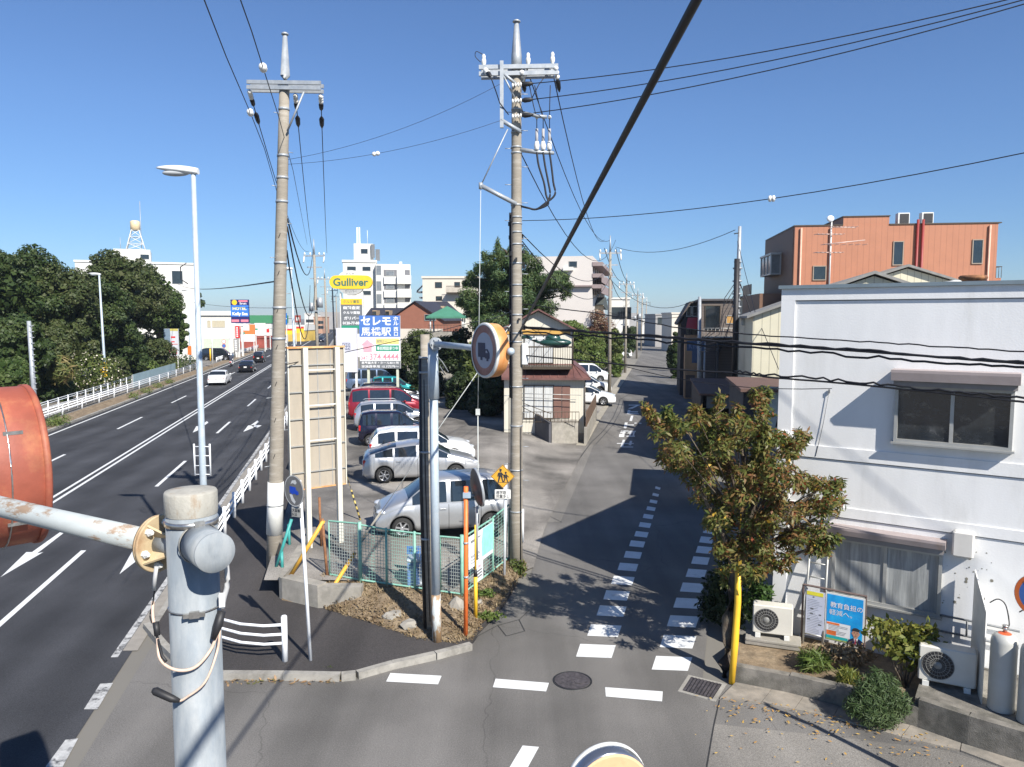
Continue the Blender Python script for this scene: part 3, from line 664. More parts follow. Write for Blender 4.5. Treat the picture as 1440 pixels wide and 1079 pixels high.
# boards hung on the fence
def onfence(a, b, px0, px1, h0, h1, off=.04):
    d = (b - a); L_ = d.length; d = d / L_; n_ = Vector((d.y, -d.x, 0)).normalized() * off
    return d, n_
rzf = math.atan2((F3 - FD).y, (F3 - FD).x)
t = thing('notice_board', 'white and mint notice board tied to the right run of the mesh fence', 'notice board', FD.lerp(F3, .12) + Vector((.05, -.03, .55)), rzf); Lf = (F3 - FD).length
bw = .78 * Lf
mb = MB(); mb.bx((0, -.03, .02), (bw, -.01, .80)); mb.build('board', WHITEP, t)
mb = MB(); mb.slab([(bw * .52, .12), (bw, .02 + .1), (bw, .80), (bw * .56, .80), (bw * .5, .5)], -.036, -.031); mb.build('mint_field', mat('mint print', (.30, .72, .62), .5), t)
mb = MB()
for i, (zz, w0, w1) in enumerate(((.66, .06, .45), (.63, .06, .32), (.30, .05, .4), (.27, .05, .44), (.20, .05, .38), (.13, .05, .40))): mb.bx((bw * w0, -.035, zz), (bw * w1, -.0315, zz + (.022 if i < 2 else .012)))
mb.build('printed_lines', GREYP, t)
t = thing('warning_plate', 'small white warning plate with a red heading below the notice board', 'sign', FD.lerp(F3, .34) + Vector((.05, -.06, .12)), rzf)
mb = MB(); mb.bx((0, -.02, 0), (.42, 0, .46)); mb.build('plate', WHITEP, t)
mb = MB(); mb.bx((.15, -.024, .34), (.19, -.021, .40)); mb.bx((.22, -.024, .34), (.26, -.021, .40)); mb.build('red_heading', PINKP, t)
mb = MB()
for i in range(3): mb.bx((.07, -.024, .25 - i * .075), (.35, -.021, .285 - i * .075))
mb.build('printed_lines', GREYP, t)
rz2 = math.atan2((FD - FC).y, (FD - FC).x)
p = FC.lerp(FD, .30) + Vector((0, .9, .55))
t = thing('bay_sign', 'small blue parking bay plate on the lot behind the mesh fence', 'sign', (p.x, p.y, p.z), 0)
mb = MB(); mb.bx((-.17, 0, 0), (.17, .02, .20)); mb.build('plate', mat('blue plate', (.06, .17, .42), .5, 0, .15, 8), t)
text('K-5', t, 0, .1, .2, .1, INK, -.006)
MB().tube([(0, .03, -.35), (0, .03, .15)], .012, 6).build('stake', STEEL, t)
p = FC.lerp(FD, .38) + Vector((.05, .35, .02))
t = thing('storage_box', 'blue and white plastic box standing behind the mesh fence', 'box', p, .1)
mb = MB(); mb.bbox((0, 0, .30), (.52, .42, .60), .03, 0, 0); mb.bx((-.262, -.215, .04), (.02, -.2, .58), 1); mb.build('body', [mat('pale box plastic', (.55, .60, .66), .4), mat('blue box plastic', (.12, .22, .45), .4)], t)
mb = MB(); mb.bbox((0, 0, .63), (.56, .46, .07), .02); mb.build('lid', mat('pale box plastic', (.5, .5, .5)), t)
# rubble, blocks and the low retaining wall at the foot of the fence
a, b, c_ = G(397, 845, .1), G(447, 857, .1), G(490, 868, .1)
mb = MB(); tb = [Vector((a.x, a.y, 0)), Vector((b.x, b.y, 0)), Vector((c_.x + .2, c_.y + .45, 0))]
for p, q, h in ((tb[0], tb[1], .60), (tb[1], tb[2], .56)):
    d = (q - p).normalized(); n_ = Vector((-d.y, d.x, 0)) * .3; mb.prism([(p.x, p.y), (q.x, q.y), (q.x + n_.x, q.y + n_.y), (p.x + n_.x, p.y + n_.y)], .05, .05 + h)
p = tb[0]; mb.prism([(p.x, p.y), (p.x - .1, p.y + .1), (p.x - .35, p.y + 2.6), (p.x, p.y + 2.6)], .05, .64)
mb.solo('retaining_wall', CONC, 'low concrete retaining wall at the foot of the yellow struts', 'wall')
LBL = ['pale square concrete block under the green fence post', 'dark rock lying under the middle of the mesh fence', 'cracked concrete lump beside the thin orange post foot', 'pale small stone at the foot of the thin yellow pole', 'broken concrete slab on the mound near the grey poles', 'small dark rock between the two grey poles and the block']
for i, (x, y, s_, jt) in enumerate(((512, 832, (.30, .22, .26), .06), (548, 838, (.34, .28, .2), .2), (642, 862, (.24, .2, .33), .12), (671, 852, (.16, .13, .13), .2), (553, 868, (.25, .2, .12), .2), (575, 880, (.2, .16, .10), .2))):
    c = G(x, y, .2); mb = MB()
    if i == 0: mb.bbox((c.x, c.y, .28), (.55, .3, .38), .03, -.1)
    else: mb.ico((c.x, c.y, .22), s_, 0, i, jt, 1)
    mb.solo('rubble', CONC, LBL[i], 'rubble', 'stones along the fence foot')
# ================= POLES =================
def band(mb, z, r, mi=0, h=.05): mb.tube([(0, 0, z), (0, 0, z + h)], r, 20, mi)
def stepbolts(t, z0, z1, r0, r1, a, every=.45, lean=0.):
    mb = MB(); k = 0; z = z0
    while z < z1:
        r = r0 + (r1 - r0) * (z / 14); s = 1 if k % 2 else -1
        d = Vector((math.cos(a) * s, math.sin(a) * s, 0)); o_ = Vector((lean * z / 12.6, 0, z)); mb.tube([d * (r - .01) + o_, d * (r + .16) + o_], .010, 5); z += every; k += 1
    mb.each('step_bolt', STEEL, t)
def insul(mb, p, q, r=.05, n=3):
    """chain of porcelain discs then dark sleeve"""
    p, q = Vector(p), Vector(q); d = (q - p); L_ = d.length; d.normalize(); s = L_ * .5 / n
    for i in range(n): mb.lathe([(.02, 0), (r, s * .3), (r * .9, s * .55), (.02, s * .8)], p + d * s * i, d, 10, 0)
    mb.tube([p + d * L_ * .45, p + d * L_ * .6, p + d * L_ * .85, q], [.03, .065, .055, .015], 8, 1)
# ---- tall concrete pole A (left) ----
A0 = G(385, 800, .12)
def shaft(t, h, r0, r1, m=CONCPOLE, n=20, name='shaft', lean=(0, 0)):
    mb = MB(); k = 8; mb.tube([(lean[0] * i / k, lean[1] * i / k, -.3 if i == 0 else h * i / k) for i in range(k + 1)], [r0 + (r1 - r0) * i / k for i in range(k + 1)], n); return mb.build(name, m, t)
t = thing('utility_pole', 'tall concrete utility pole with a single long crossarm and a white wrap near its foot', 'utility pole', A0, 0, 'concrete utility poles')
PA = A0; LA = (.62, 0)   # the top leans right
def onA(z, dx=0, dy=0): return Vector((A0.x + LA[0] * (z) / 12.6 + dx, A0.y + dy, A0.z + z))
shaft(t, 12.45, .205, .125, lean=(LA[0] * 12.45 / 12.6, 0))
mb = MB(); q = onA(12.4) - A0; mb.tube([q, q + Vector((.02, 0, .1)), q + Vector((.03, 0, .35)), q + Vector((.05, 0, 1.35))], [.13, .135, .12, .055], 12); mb.lathe([(.09, 0), (.09, .03), (.05, .06)], q + Vector((.05, 0, 1.35)), (0, 0, 1), 10); mb.build('steel_cap', STEEL, t)
mb = MB()
for sy in (-.14, .14):
    for dz in (0, .13): 
        p = onA(12.42 + dz) - A0; mb.box((p.x + .02, sy, p.z), (1.95, .06, .09), rot=Matrix.Rotation(R(3.2), 3, 'Y') @ Matrix.Rotation(R(-8), 3, 'Z'))
mb.each('crossarm', STEEL, t)
p = onA(12.3) - A0; MB().tube([p + Vector((.55, -.2, .0)), p + Vector((.10, -.16, -.95))], .025, 6).build('brace', STEEL, t)
mb = MB()
for z, in ((11.9,), (10.75,), (10.2,), (9.6,), (8.05,), (6.9,), (6.1,)):
    p = onA(z) - A0; mb.tube([p, p + Vector((0, 0, .06))], .205 - .08 * z / 12.5 + .012, 20)
mb.each('steel_band', STEEL, t)
mb = MB(); p = onA(.95) - A0; q = onA(2.35) - A0; mb.tube([p, q], [.213, .206], 24); mb.build('white_wrap', mat('white wrap sheet', (.70, .70, .66), .6, 0, .08, 3), t)
mb = MB(); p = onA(1.72) - A0; mb.tube([p, p + Vector((0, 0, .02))], .222, 24); mb.build('wrap_strap', GREYP, t)
stepbolts(t, 2.8, 12, .2, .125, .9, .9, LA[0])
mb = MB()
for k in range(7):
    z = 3.0 + k * .95; p = onA(z) - A0; mb.tube([p + Vector((-.02, -.195 + z * .006, 0)), p + Vector((.03, -.20 + z * .006, .12))], .011, 5)
mb.each('step_stud', BLACK, t)
# ---- busy concrete pole B (centre) ----
B0 = G(726, 806, .02)
def onB(z, dx=0, dy=0): return Vector((B0.x + dx, B0.y + dy, B0.z + z))
def bz(y): return AT(726, y, B0.y).z - B0.z
t = thing('utility_pole', 'concrete utility pole with stacked brackets and cable ends behind the diamond school sign', 'utility pole', B0, 0, 'concrete utility poles'); TB = t
shaft(t, bz(97), .175, .12)
mb = MB(); mb.tube([(0, 0, bz(98)), (0, 0, bz(80)), (0, 0, bz(32))], [.135, .13, .055], 8); mb.lathe([(.10, 0), (.10, .03), (.05, .06)], (0, 0, bz(32)), (0, 0, 1), 10); mb.build('steel_cap', STEEL, t)
mb = MB()
for dz in (0, -.16):
    mb.box((.05, -.14, bz(97) + dz), (1.98, .07, .10), rot=Matrix.Rotation(R(-1.0), 3, 'Y')); mb.box((.03, .14, bz(97) + dz), (1.85, .07, .10), rot=Matrix.Rotation(R(-1.0), 3, 'Y'))
mb.each('crossarm', STEEL, t)
mb = MB(); x0 = -.37
mb.box((x0, -.2, bz(137)), (.09, .09, 1.62)); mb.tube([(x0, -.2, bz(106)), (0, -.15, bz(122))], .04, 6); mb.tube([(x0 + .02, -.2, bz(108)), (-.05, -.15, bz(140))], .022, 6)
mb.tube([(x0 - .03, -.2, bz(172)), (.10, -.16, bz(188))], .055, 6); mb.tube([(.1, -.1, bz(160)), (.52, -.2, bz(167)), (.76, -.2, bz(168))], .045, 6)
mb.build('side_bracket', STEEL, t)
mb = MB(); mb.tube([(.10, -.05, bz(212)), (.50, -.12, bz(216)), (.95, -.12, bz(217))], [.06, .055, .05], 6); mb.build('terminal_bracket', STEEL, t)
mb = MB(); mb.tube([(-.90, -.25, bz(264)), (.0, -.14, bz(289))], .06, 6); mb.tube([(-.90, -.25, bz(260)), (-.90, -.25, bz(269))], .05, 8); mb.tube([(-.88, -.25, bz(262)), (-.22, -.2, bz(185))], .018, 6); mb.build('guy_arm', STEEL, t)
for k, (x, y) in enumerate(((-.82, 86), (.29, 84), (.90, 83))):
    mb = MB(); mb.lathe([(.03, -.08), (.04, 0), (.06, .04), (.06, .12), (.04, .16), (.05, .21), (.025, .26)], (x, -.1, bz(y + 8)), (0, 0, 1), 12); mb.build('insulator', PORC, t)
mb = MB()
for (a, b) in (((-.78, -.2, bz(103)), (-.63, -.9, bz(124))), ((.97, -.2, bz(98)), (1.12, .6, bz(120))), ((.12, -.2, bz(104)), (.22, .5, bz(122)))): mb = MB(); insul(mb, a, b, .07); mb.build('strain_insulator', [PORC, BLACK], t)
for y in (125, 147, 168): mb = MB(); insul(mb, (-.12, -.24, bz(y)), (.42, -.35, bz(y - 1)), .06, 4); mb.build('strain_insulator', [PORC, BLACK], t)
for k, x in enumerate((.51, .67, .83)):
    mb = MB(); mb.lathe([(.04, 0), (.06, .03), (.07, .12), (.055, .18), (.045, .22)], (x, -.15, bz(214)), (0, 0, 1), 12, 0); mb.tube([(x, -.15, bz(209)), (x, -.15, bz(184))], .038, 10, 1); mb.lathe([(.03, 0), (.05, .04), (.03, .08)], (x, -.15, bz(170)), (0, 0, 1), 10, 0)
    mb.build('cable_head', [PORC, mat('grey sleeve', (.33, .33, .34), .6)], t)
mb = MB()
for x, r in ((.51, .0), (.67, .06), (.83, .10)):
    mb.tube(spl([(x, -.15, bz(216)), (x + .05, -.15, bz(235)), (x + .18 - r * .8, -.15, bz(258)), (x + .24 - r, -.15, bz(276)), (.80 - r, -.15, bz(289)), (.50, -.12, bz(296)), (.30, -.1, bz(294)), (.1, -.05, bz(291))]), .026, 7)
for x, x2 in ((.51, .32), (.67, .45), (.83, .83)): mb.tube([(x, -.15, bz(184)), (x, -.15, bz(170)), ((x + x2) / 2, -.2, bz(150)), (x2 if x2 < .8 else .84, -.25, bz(125))], .012, 5)
mb.tube([(.29, -.1, bz(96)), (.2, -.2, bz(120)), (.05, -.25, bz(145)), (.2, -.22, bz(168))], .012, 5); mb.tube([(.85, -.1, bz(100)), (.55, -.3, bz(125)), (.35, -.3, bz(147))], .012, 5)
mb.tube(spl([(-.82, -.1, bz(80)), (-1.0, -.1, bz(75)), (-1.03, -.1, bz(82)), (-.9, -.1, bz(90))]), .01, 5); mb.tube([(-.63, -.9, bz(124)), (-.5, -.6, bz(140)), (-.42, -.3, bz(150)), (-.2, -.2, bz(165))], .014, 5)
mb.each('jumper_cable', CABLE, t)
mb = MB()
for y in (104, 156, 188, 209, 217, 290, 307, 316, 328, 345, 372, 402, 418, 444, 470, 482, 545, 600, 662, 720): mb.tube([(0, 0, bz(y)), (0, 0, bz(y) + .035)], .12 + (y / 800) * .056 + .008, 18)
mb.each('steel_band', STEEL, t)
rq = random.Random(4); mb = MB()
for k in range(26):
    y = rq.uniform(303, 480); a = rq.uniform(0, 6.28); r = .17 + rq.uniform(0, .05); mb.box((math.cos(a) * r, math.sin(a) * r, bz(y)), (.06, .05, rq.uniform(.04, .12)), a)
mb.each('cable_clamp', BLACK, t)
mb = MB()
for k, a in enumerate((2.8, 3.3, 3.9)):
    mb.tube([(math.cos(a) * .165, math.sin(a) * .165, bz(y)) for y in (300, 360, 430, 500, 560)], .022 + .006 * (k == 1), 6)
mb.tube([(-.19, -.05, bz(y)) for y in (560, 620, 700, 780)], .012, 5); mb.tube([(.12, -.16, bz(y)) for y in (600, 700, 795)], .012, 5, 0)
mb.each('down_lead', CABLE, t)
mb = MB(); mb.tube([(.17, -.05, bz(y)) for y in (716, 762)], .035, 10); mb.build('white_conduit', WHITEP, t)
stepbolts(t, bz(700), bz(130), .175, .12, .1, .45)
t2 = thing('control_box', 'white control box strapped to the busy utility pole beside the green lamp', 'box', onB(bz(514), .22, -.12))
mb = MB(); mb.bbox((0, 0, .29), (.17, .12, .56), .02); mb.build('cabinet', WHITED, t2)
mb = MB(); mb.tube([(-.02, 0, .54), (.02, -.02, .62), (.12, -.03, .67), (.5, -.05, .70)], .018, 8); mb.build('bent_conduit', WHITED, t2)
t2 = thing('street_light', 'dark green cobra lamp on the busy utility pole', 'street lamp', onB(bz(485), .22, 0))
mb = MB(); mb.tube([(-.1, -.02, .18), (.05, -.05, .20), (.35, -.10, .06), (.55, -.14, .03)], [.05, .05, .035, .035], 8); mb.build('arm', mat('dark green enamel', (.012, .05, .04), .35, 0, .1, 8, coat=.5), t2)
GE = MATS['dark green enamel']
mb = MB(); mb.ico((.78, -.18, .05), (.42, .16, .11), 0, 1, 0, 2); mb.ico((.72, -.18, .15), (.20, .13, .12), 0, 1, 0, 2); mb.build('lamp_head', GE, t2)
mb = MB(); mb.ico((.84, -.18, .0), (.30, .12, .09), 0, 1, 0, 2); mb.build('lamp_lens', GLASS, t2)
# guy rod with white plate hanging from the arm, slanting guy
g0 = onB(bz(270), -.90, -.25); g1 = Vector((g0.x, g0.y, lotz(g0.x, g0.y)))
mb = MB(); p = AT(672, 580, g0.y); mb.tube([(g0.x, g0.y, g0.z), (p.x, g0.y, p.z)], .009, 6); mb.tube([(p.x, g0.y, p.z), (p.x, g0.y, g1.z)], .014, 6); mb.box((p.x, g0.y - .01, p.z), (.11, .05, .16))
mb.solo('guy_rod', mat('pale guy wire', (.50, .52, .50), .5), 'pale vertical guy rod with a small white plate beside the busy pole', 'guy wire', 'guy wires')
a = onB(bz(455), -.12, -.1); b = G(500, 772, .5); b = Vector((b.x, b.y, .5))
mb = MB(); mb.tube([a, b], .011, 6); m_ = b.lerp(a, .02); n_ = b.lerp(a, .17); mb.tube([m_, n_], .028, 8, 1)
mb.solo('guy_wire', [MATS['pale guy wire'], CONC], 'pale slanting guy wire running down from the busy pole to the mesh fence', 'guy wire', 'guy wires')
# yellow and black striped guy guard at the billboard
a = G(507, 733, .5); b = AT(494, 690, a.y + .1)
m = bpy.data.materials.new('striped sleeve'); m.use_nodes = True; n = m.node_tree.nodes; l = m.node_tree.links
tc = n.new('ShaderNodeTexCoord'); sp = n.new('ShaderNodeSeparateXYZ'); l.new(tc.outputs['Object'], sp.inputs[0]); mu = n.new('ShaderNodeMath'); mu.operation = 'MULTIPLY'; mu.inputs[1].default_value = 5.5; l.new(sp.outputs[2], mu.inputs[0])
fr = n.new('ShaderNodeMath'); fr.operation = 'FRACT'; l.new(mu.outputs[0], fr.inputs[0]); gt = n.new('ShaderNodeMath'); gt.operation = 'GREATER_THAN'; gt.inputs[1].default_value = .5; l.new(fr.outputs[0], gt.inputs[0])
mx = n.new('ShaderNodeMix'); mx.data_type = 'RGBA'; mx.inputs[6].default_value = (.55, .42, .12, 1); mx.inputs[7].default_value = (.02, .02, .02, 1); l.new(gt.outputs[0], mx.inputs[0]); l.new(mx.outputs[2], n['Principled BSDF'].inputs['Base Color'])
mb = MB(); mb.tube([a, b], .028, 8); mb.tube([b, b.lerp(AT(455, 560, a.y + .5), .9)], .008, 5)
mb.solo('guy_sleeve', m, 'yellow and black striped guy sleeve leaning beside the blank billboard', 'guy wire', 'guy wires')
# ---- generic distant poles ----
def farpole(label, px, ybase, ytop, kind=0, group='concrete utility poles', z0=0., Y=None, trans=False):
    b = G(px[0], ybase, z0) if Y is None else Vector((AT(px[0], 447, Y).x, Y, z0)); h = AT(px[1], ytop, b.y).z - z0; lean = (AT(px[1], 447, b.y).x - b.x)
    t = thing('utility_pole', label, 'utility pole', b, 0, group); hc = h * .90 if kind != 2 else h
    mb = MB(); mb.tube([(0, 0, -.3), (lean * .9, 0, hc)], [.17, .11], 10); mb.build('shaft', CONCPOLE if kind < 2 else STEEL, t)
    if kind < 2:
        MB().tube([(lean * .9, 0, hc), (lean, 0, h)], [.09, .04], 8).build('steel_cap', STEEL, t)
        mb = MB(); mb.box((lean * .9, 0, hc - .1), (1.9, .12, .12)); 
        if kind == 1: mb.box((lean * .85, 0, hc - 1.1), (1.3, .1, .1)); mb.box((lean * .8, .1, hc - 2.1), (1.0, .1, .08))
        mb.each('crossarm', STEEL, t)
        mb = MB()
        for x in (-.85, -.35, .45, .88): mb.lathe([(.04, 0), (.08, .06), (.08, .16), (.03, .24)], (lean * .9 + x, 0, hc - .03), (0, 0, 1), 6)
        for x in (-.9, .9): mb.tube([(lean * .9 + x, 0, hc - .15), (lean * .9 + x * .98, -.3, hc - .7)], .06, 6)
        mb.each('insulator', PORC if kind else DARK, t)
    if trans:
        mb = MB(); mb.tube([(.35, -.25, hc * .62), (.35, -.25, hc * .62 + .9)], .25, 12); mb.tube([(-.42, -.2, hc * .60), (-.42, -.2, hc * .60 + .7)], .2, 12); mb.box((0, -.2, hc * .6 - .05), (1.2, .12, .1)); mb.build('transformer', STEEL, t)
    return t, b, h
farpole('concrete utility pole with a transformer standing beyond the blank billboard', (446, 443.5), 0, 337, 1, Y=68, trans=True)
farpole('concrete utility pole just right of the transformer pole on the far footway', (460, 457.5), 0, 378, 1, Y=100)
farpole('slimmer concrete pole left of the round sign with the car lot behind it', (470, 468), 0, 398, 1, Y=135)
farpole('farthest concrete pole before the yellow oval sign', (474, 473), 0, 410, 0, Y=170)
farpole('concrete utility pole at the left edge of the side street before the blue parked car', (857, 857), 558, 332, 1)
farpole('second concrete utility pole along the side street kerb', (880, 880.5), 0, 385, 1, Y=92)
farpole('third concrete utility pole along the side street kerb', (896, 896.5), 0, 405, 1, Y=125, trans=True)
farpole('fourth concrete utility pole along the side street', (902, 903), 0, 412, 1, Y=155)
farpole('most distant concrete utility pole at the end of the side street', (908, 909), 0, 420, 0, Y=200)
farpole('slim grey steel pole on the right of the side street', (986, 983), 0, 418, 2, group='steel poles', Y=52)
# crowded pole on the right of the side street
t, b, h = farpole('steel topped pole wrapped in cables in front of the grey house', (1036, 1036), 0, 366, 2, group='steel poles', Y=40)
def rz_(y): return AT(1036, y, 40).z
mb = MB(); mb.tube([(.02, 0, rz_(420)), (.04, 0, rz_(319))], [.13, .085], 10); mb.build('steel_cap', STEEL, t)
mb = MB(); mb.tube([(-.10, -.2, rz_(560)), (-.12, -.2, rz_(365))], .14, 10); mb.tube([(-.3, -.2, rz_(330)), (.05, 0, rz_(328))], .03, 5); mb.build('cable_bundle', BLACK, t)
mb = MB(); 
for k in range(9): mb.tube([(-.02, 0, rz_(368 + k * 9)), (-.02, 0, rz_(370 + k * 9))], .20 + .05 * (k % 2), 8)
mb.each('steel_band', STEEL, t)
mb = MB()
for k in range(6):
    a = rq.uniform(-.5, -.1); mb.tube([(0, -.1, rz_(392 + k * 7)), (a - .3, -.2, rz_(420 + k * 12)), (a - .5, -.3, rz_(455 + k * 8)), (a - 1.6, -.4, rz_(480 + k * 3))], .02, 5)
mb.tube([(.1, -.1, rz_(400)), (.5, -.1, rz_(425)), (.7, -.1, rz_(440)), (.45, -.1, rz_(470)), (.8, 0, rz_(520))], .03, 5); mb.each('drooping_cable', CABLE, t)
mb = MB(); mb.bbox((.32, -.2, rz_(452)), (.22, .15, .48), .02); mb.build('meter_box', WHITED, t)
# slim pole by the left trees
b = G(43, 606, 0); b = Vector((AT(43, 447, 46).x, 46, -.5)); t = thing('utility_pole', 'short grey pole with climbing bolts in front of the big trees at the left', 'utility pole', b)
h = AT(40, 452, 46).z - b.z; MB().tube([(0, 0, 0), (-.12, 0, h)], [.15, .12], 10).build('shaft', STEEL, t)
mb = MB()
for k in range(12): mb.tube([(-.1, -.1, h - .3 - k * .35), (.22, -.1, h - .3 - k * .35)], .02, 4)
mb.each('step_bolt', STEEL, t); MB().tube([(-.35, 0, h * .2), (-.12, 0, h - .1)], .015, 4).build('stay', CABLEG, t)

# ================= CABLES =================
Bp = lambda y, dx=0, dy=0: onB(bz(y), dx, dy)
def off(x, y, Y): return AT(x, y, Y)
E1 = off(1520, 499, 10.8); E2 = off(1520, 517, 10.8); E3 = off(1520, 576, 10.8)
def wav(pts, amp, seed, n=60):
    r_ = random.Random(seed); out = []
    for i in range(n + 1):
        s = i / n * (len(pts) - 1); j = min(int(s), len(pts) - 2); p = pts[j].lerp(pts[j + 1], s - j); out.append(p + Vector((0, 0, r_.uniform(-amp, amp))))
    d = pts[-1] - pts[-2]; out += [out[-1] + d * .3, out[-1] + d * .6]
    return out
def viapx(pl):   # [(x, y, Y)]
    return [AT(*p) for p in pl]
def Yl(x):   # where the line of the bundles crosses pixel column x
    k = (x - 720) / FPX; return B0.y - .70 * ((k * B0.y - B0.x) / (.71 + .70 * k))
cablerun('black twisted cable, upper of the three crossing the white facade', [wav([Bp(428, .15)] + [AT(x, y, Yl(x)) for x, y in ((860, 444), (960, 463), (1080, 472.5), (1200, 480), (1320, 488), (1440, 495.5), (1560, 503))], .012, 1)], .013)
pl = [Bp(462, .15)] + [AT(x, y, Yl(x)) for x, y in ((800, 466), (860, 470), (960, 477), (1080, 486), (1200, 494), (1320, 503), (1440, 512), (1560, 521))]
cablerun('thick black cable bundle in the middle of the three crossing the white facade', [wav(pl, .004, 2), wav([p + Vector((0, .05, -.09)) for p in pl], .035, 3), wav([p + Vector((0, 0, .02)) for p in pl], .02, 5)], .021)
pl = [Bp(500, .1)] + [AT(x, y, Yl(x)) for x, y in ((800, 506), (870, 513), (960, 521), (1033, 525), (1080, 531), (1200, 541), (1320, 553), (1440, 566), (1560, 580))]
cablerun('lowest thick black cable crossing in front of the upper window', [wav(pl, .004, 6), wav([p + Vector((0, 0, .05)) for p in pl[4:]], .03, 7)], .019)
cablerun('thin black wire sagging from the busy pole to the facade hook', [sag(Bp(455, .1), AT(1170, 547, Yl(1170)), .5)], .008)
# heavy cable overhead
HV0 = Bp(466, .1); HV1 = AT(980, 0, 4.1)
cablerun('heavy black cable running steeply overhead from the busy pole', [[HV0, HV0.lerp(HV1, .5), HV1, HV1 + (HV1 - HV0) * .8]], .027, n=10)
# high wires to the right
for lab, y0, y1, a in (('highest', 124, 2, (.42, -.35)), ('middle', 146, 5, (.42, -.35)), ('lowest', 165, 9, (.42, -.35))):
    cablerun(lab + ' of the three thin wires rising to the upper right corner', [sag(Bp(y0, *a), AT(1560, y1 - 38, 13.5), .25)], .012)
mb = MB(); pl = ext(sag(Bp(311, .15), AT(1560, 190, 11), .28))
mb.tube(pl, .009, 5); c = AT(1076, 261, 14.2); i = min(range(len(pl) - 1), key=lambda k: abs(pl[k].x / pl[k].y - 356 / FPX)); c = pl[i]
mb.lathe([(.02, -.07), (.06, -.05), (.06, -.01), (.03, 0), (.06, .01), (.06, .05), (.02, .07)], c, (1, -.4, 0), 10, 1); mb.solo('overhead_cable', [CABLE, PORC], 'single wire with a white insulator over the orange building', 'cable', 'overhead cables')
# left wires coming over the camera to pole A
def wire_ins(label, pts, at, r=.009, ir=.07):
    mb = MB(); mb.tube(pts, r, 5)
    for c in at: mb.lathe([(.02, -.10), (ir, -.07), (ir, -.02), (.03, 0), (ir, .02), (ir, .07), (.02, .10)], c, (pts[-1] - pts[0]), 10, 1)
    return mb.solo('overhead_cable', [CABLE, PORC], label, 'cable', 'overhead cables')
pl = [AT(250, -80, 8.5), AT(287, 0, 10), AT(318, 80, 12.6), AT(352, 159, 16.5), AT(372, 210, 19), AT(387, 262, 23), AT(400, 310, 30)]
wire_ins('left of the two wires dropping from the top edge past the left concrete pole', pl, [pl[3]])
pl = [AT(310, -70, 8.5), AT(338, 0, 10.2), AT(354, 45, 11.6), AT(370, 96, 13.5), AT(392, 165, 17.5), AT(412, 240, 24), AT(432, 345, 67)]
wire_ins('right of the two wires dropping from the top edge past the left concrete pole', pl, [pl[3]])
xa = onA(12.35)
mb = MB()
for dx, dy, (px, py, Y) in ((-.88, 0, (434, 354, 68)), (.92, 0, (460, 356, 68)), (.25, .1, (441, 352, 68))):
    a = xa + Vector((dx, dy, -.03 - dx * .06)); e = AT(px, py, Y); k = sag(a, e, 1.2, 18)
    insul(mb, a, k[1] if False else a.lerp(k[1], .38), .065, 3); mb.tube([a.lerp(k[1], .55), a.lerp(k[1], .62), a.lerp(k[1], .8), a.lerp(k[1], .9)], [.02, .07, .06, .015], 6, 1); mb.tube(k, .013, 5, 1)
mb.solo('overhead_cable', [PORC, CABLE], 'three black wires with strain insulators from the long crossarm to the transformer pole', 'cable', 'overhead cables')
cablerun('grey cables sagging from the left concrete pole to the transformer pole', [sag(onA(9.0, .15), AT(443, 398, 67), 2.6, 16), sag(onA(8.4, .15), AT(436, 402, 67), 3.4, 16), sag(onA(9.2, .15), AT(440, 352, 67), 1.8, 16)], .022)
a = Bp(118, -.45, -.2); 
wire_ins('thin wire from the busy pole bracket to the left concrete pole, upper', sag(Bp(122, -.4, -.2), Vector((A0.x + .55, A0.y, AT(393, 226, A0.y).z)), .25), [], .005)
pl = sag(Bp(173, -.4, -.2), Vector((A0.x + .55, A0.y, AT(393, 232, A0.y).z)), .2); wire_ins('thin wire from the busy pole bracket with a white insulator', pl, [pl[8]], .005, .055)
cablerun('thin horizontal wire across the roofs behind the oval sign', [sag(onA(5.45, .15), AT(668, 453, 30), .05), sag(AT(668, 453, 30), AT(735, 430, 19.9), .1)], .013)
cablerun('lines running along the side street between its poles', [sag(Bp(100, .9), AT(850, 338, 63), 1.5), sag(Bp(96, .25), AT(858, 338, 63), 1.5), sag(Bp(215, .1), AT(866, 338, 63), 2.2), sag(Bp(330, .15), AT(857, 372, 63), 1.3), sag(Bp(340, .15), AT(857, 392, 63), 1.6)], .015)
cablerun('lines between the second and farther poles of the side street', [sag(AT(850, 350, 63), AT(876, 396, 92), .8), sag(AT(866, 350, 63), AT(885, 396, 92), .8), sag(AT(857, 385, 63), AT(880, 420, 92), .9), sag(AT(876, 396, 92), AT(893, 415, 125), .8), sag(AT(885, 396, 92), AT(900, 415, 125), .8), sag(AT(893, 415, 125), AT(906, 428, 200), .9)], .03)
cablerun('cable swinging from the side street pole to the steel topped pole', [sag(AT(866, 348, 63), AT(1034, 324, 40), .75)], .018)
cablerun('cable from the side street pole down to the grey house', [sag(AT(857, 392, 63), AT(975, 424, 56), 1.3), sag(AT(857, 440, 63), AT(985, 440, 52), .5)], .02)
cablerun('cable slanting from the steel topped pole down past the cream shed', [[AT(1037, 340, 40), AT(1062, 440, 33), AT(1095, 520, 27)]], .014)
cablerun('slim cables over the road at the far left', [sag(AT(250, 400, 100), onA(7.6, -.15), .4), sag(AT(265, 425, 106), AT(443, 432, 68), .4)], .02)

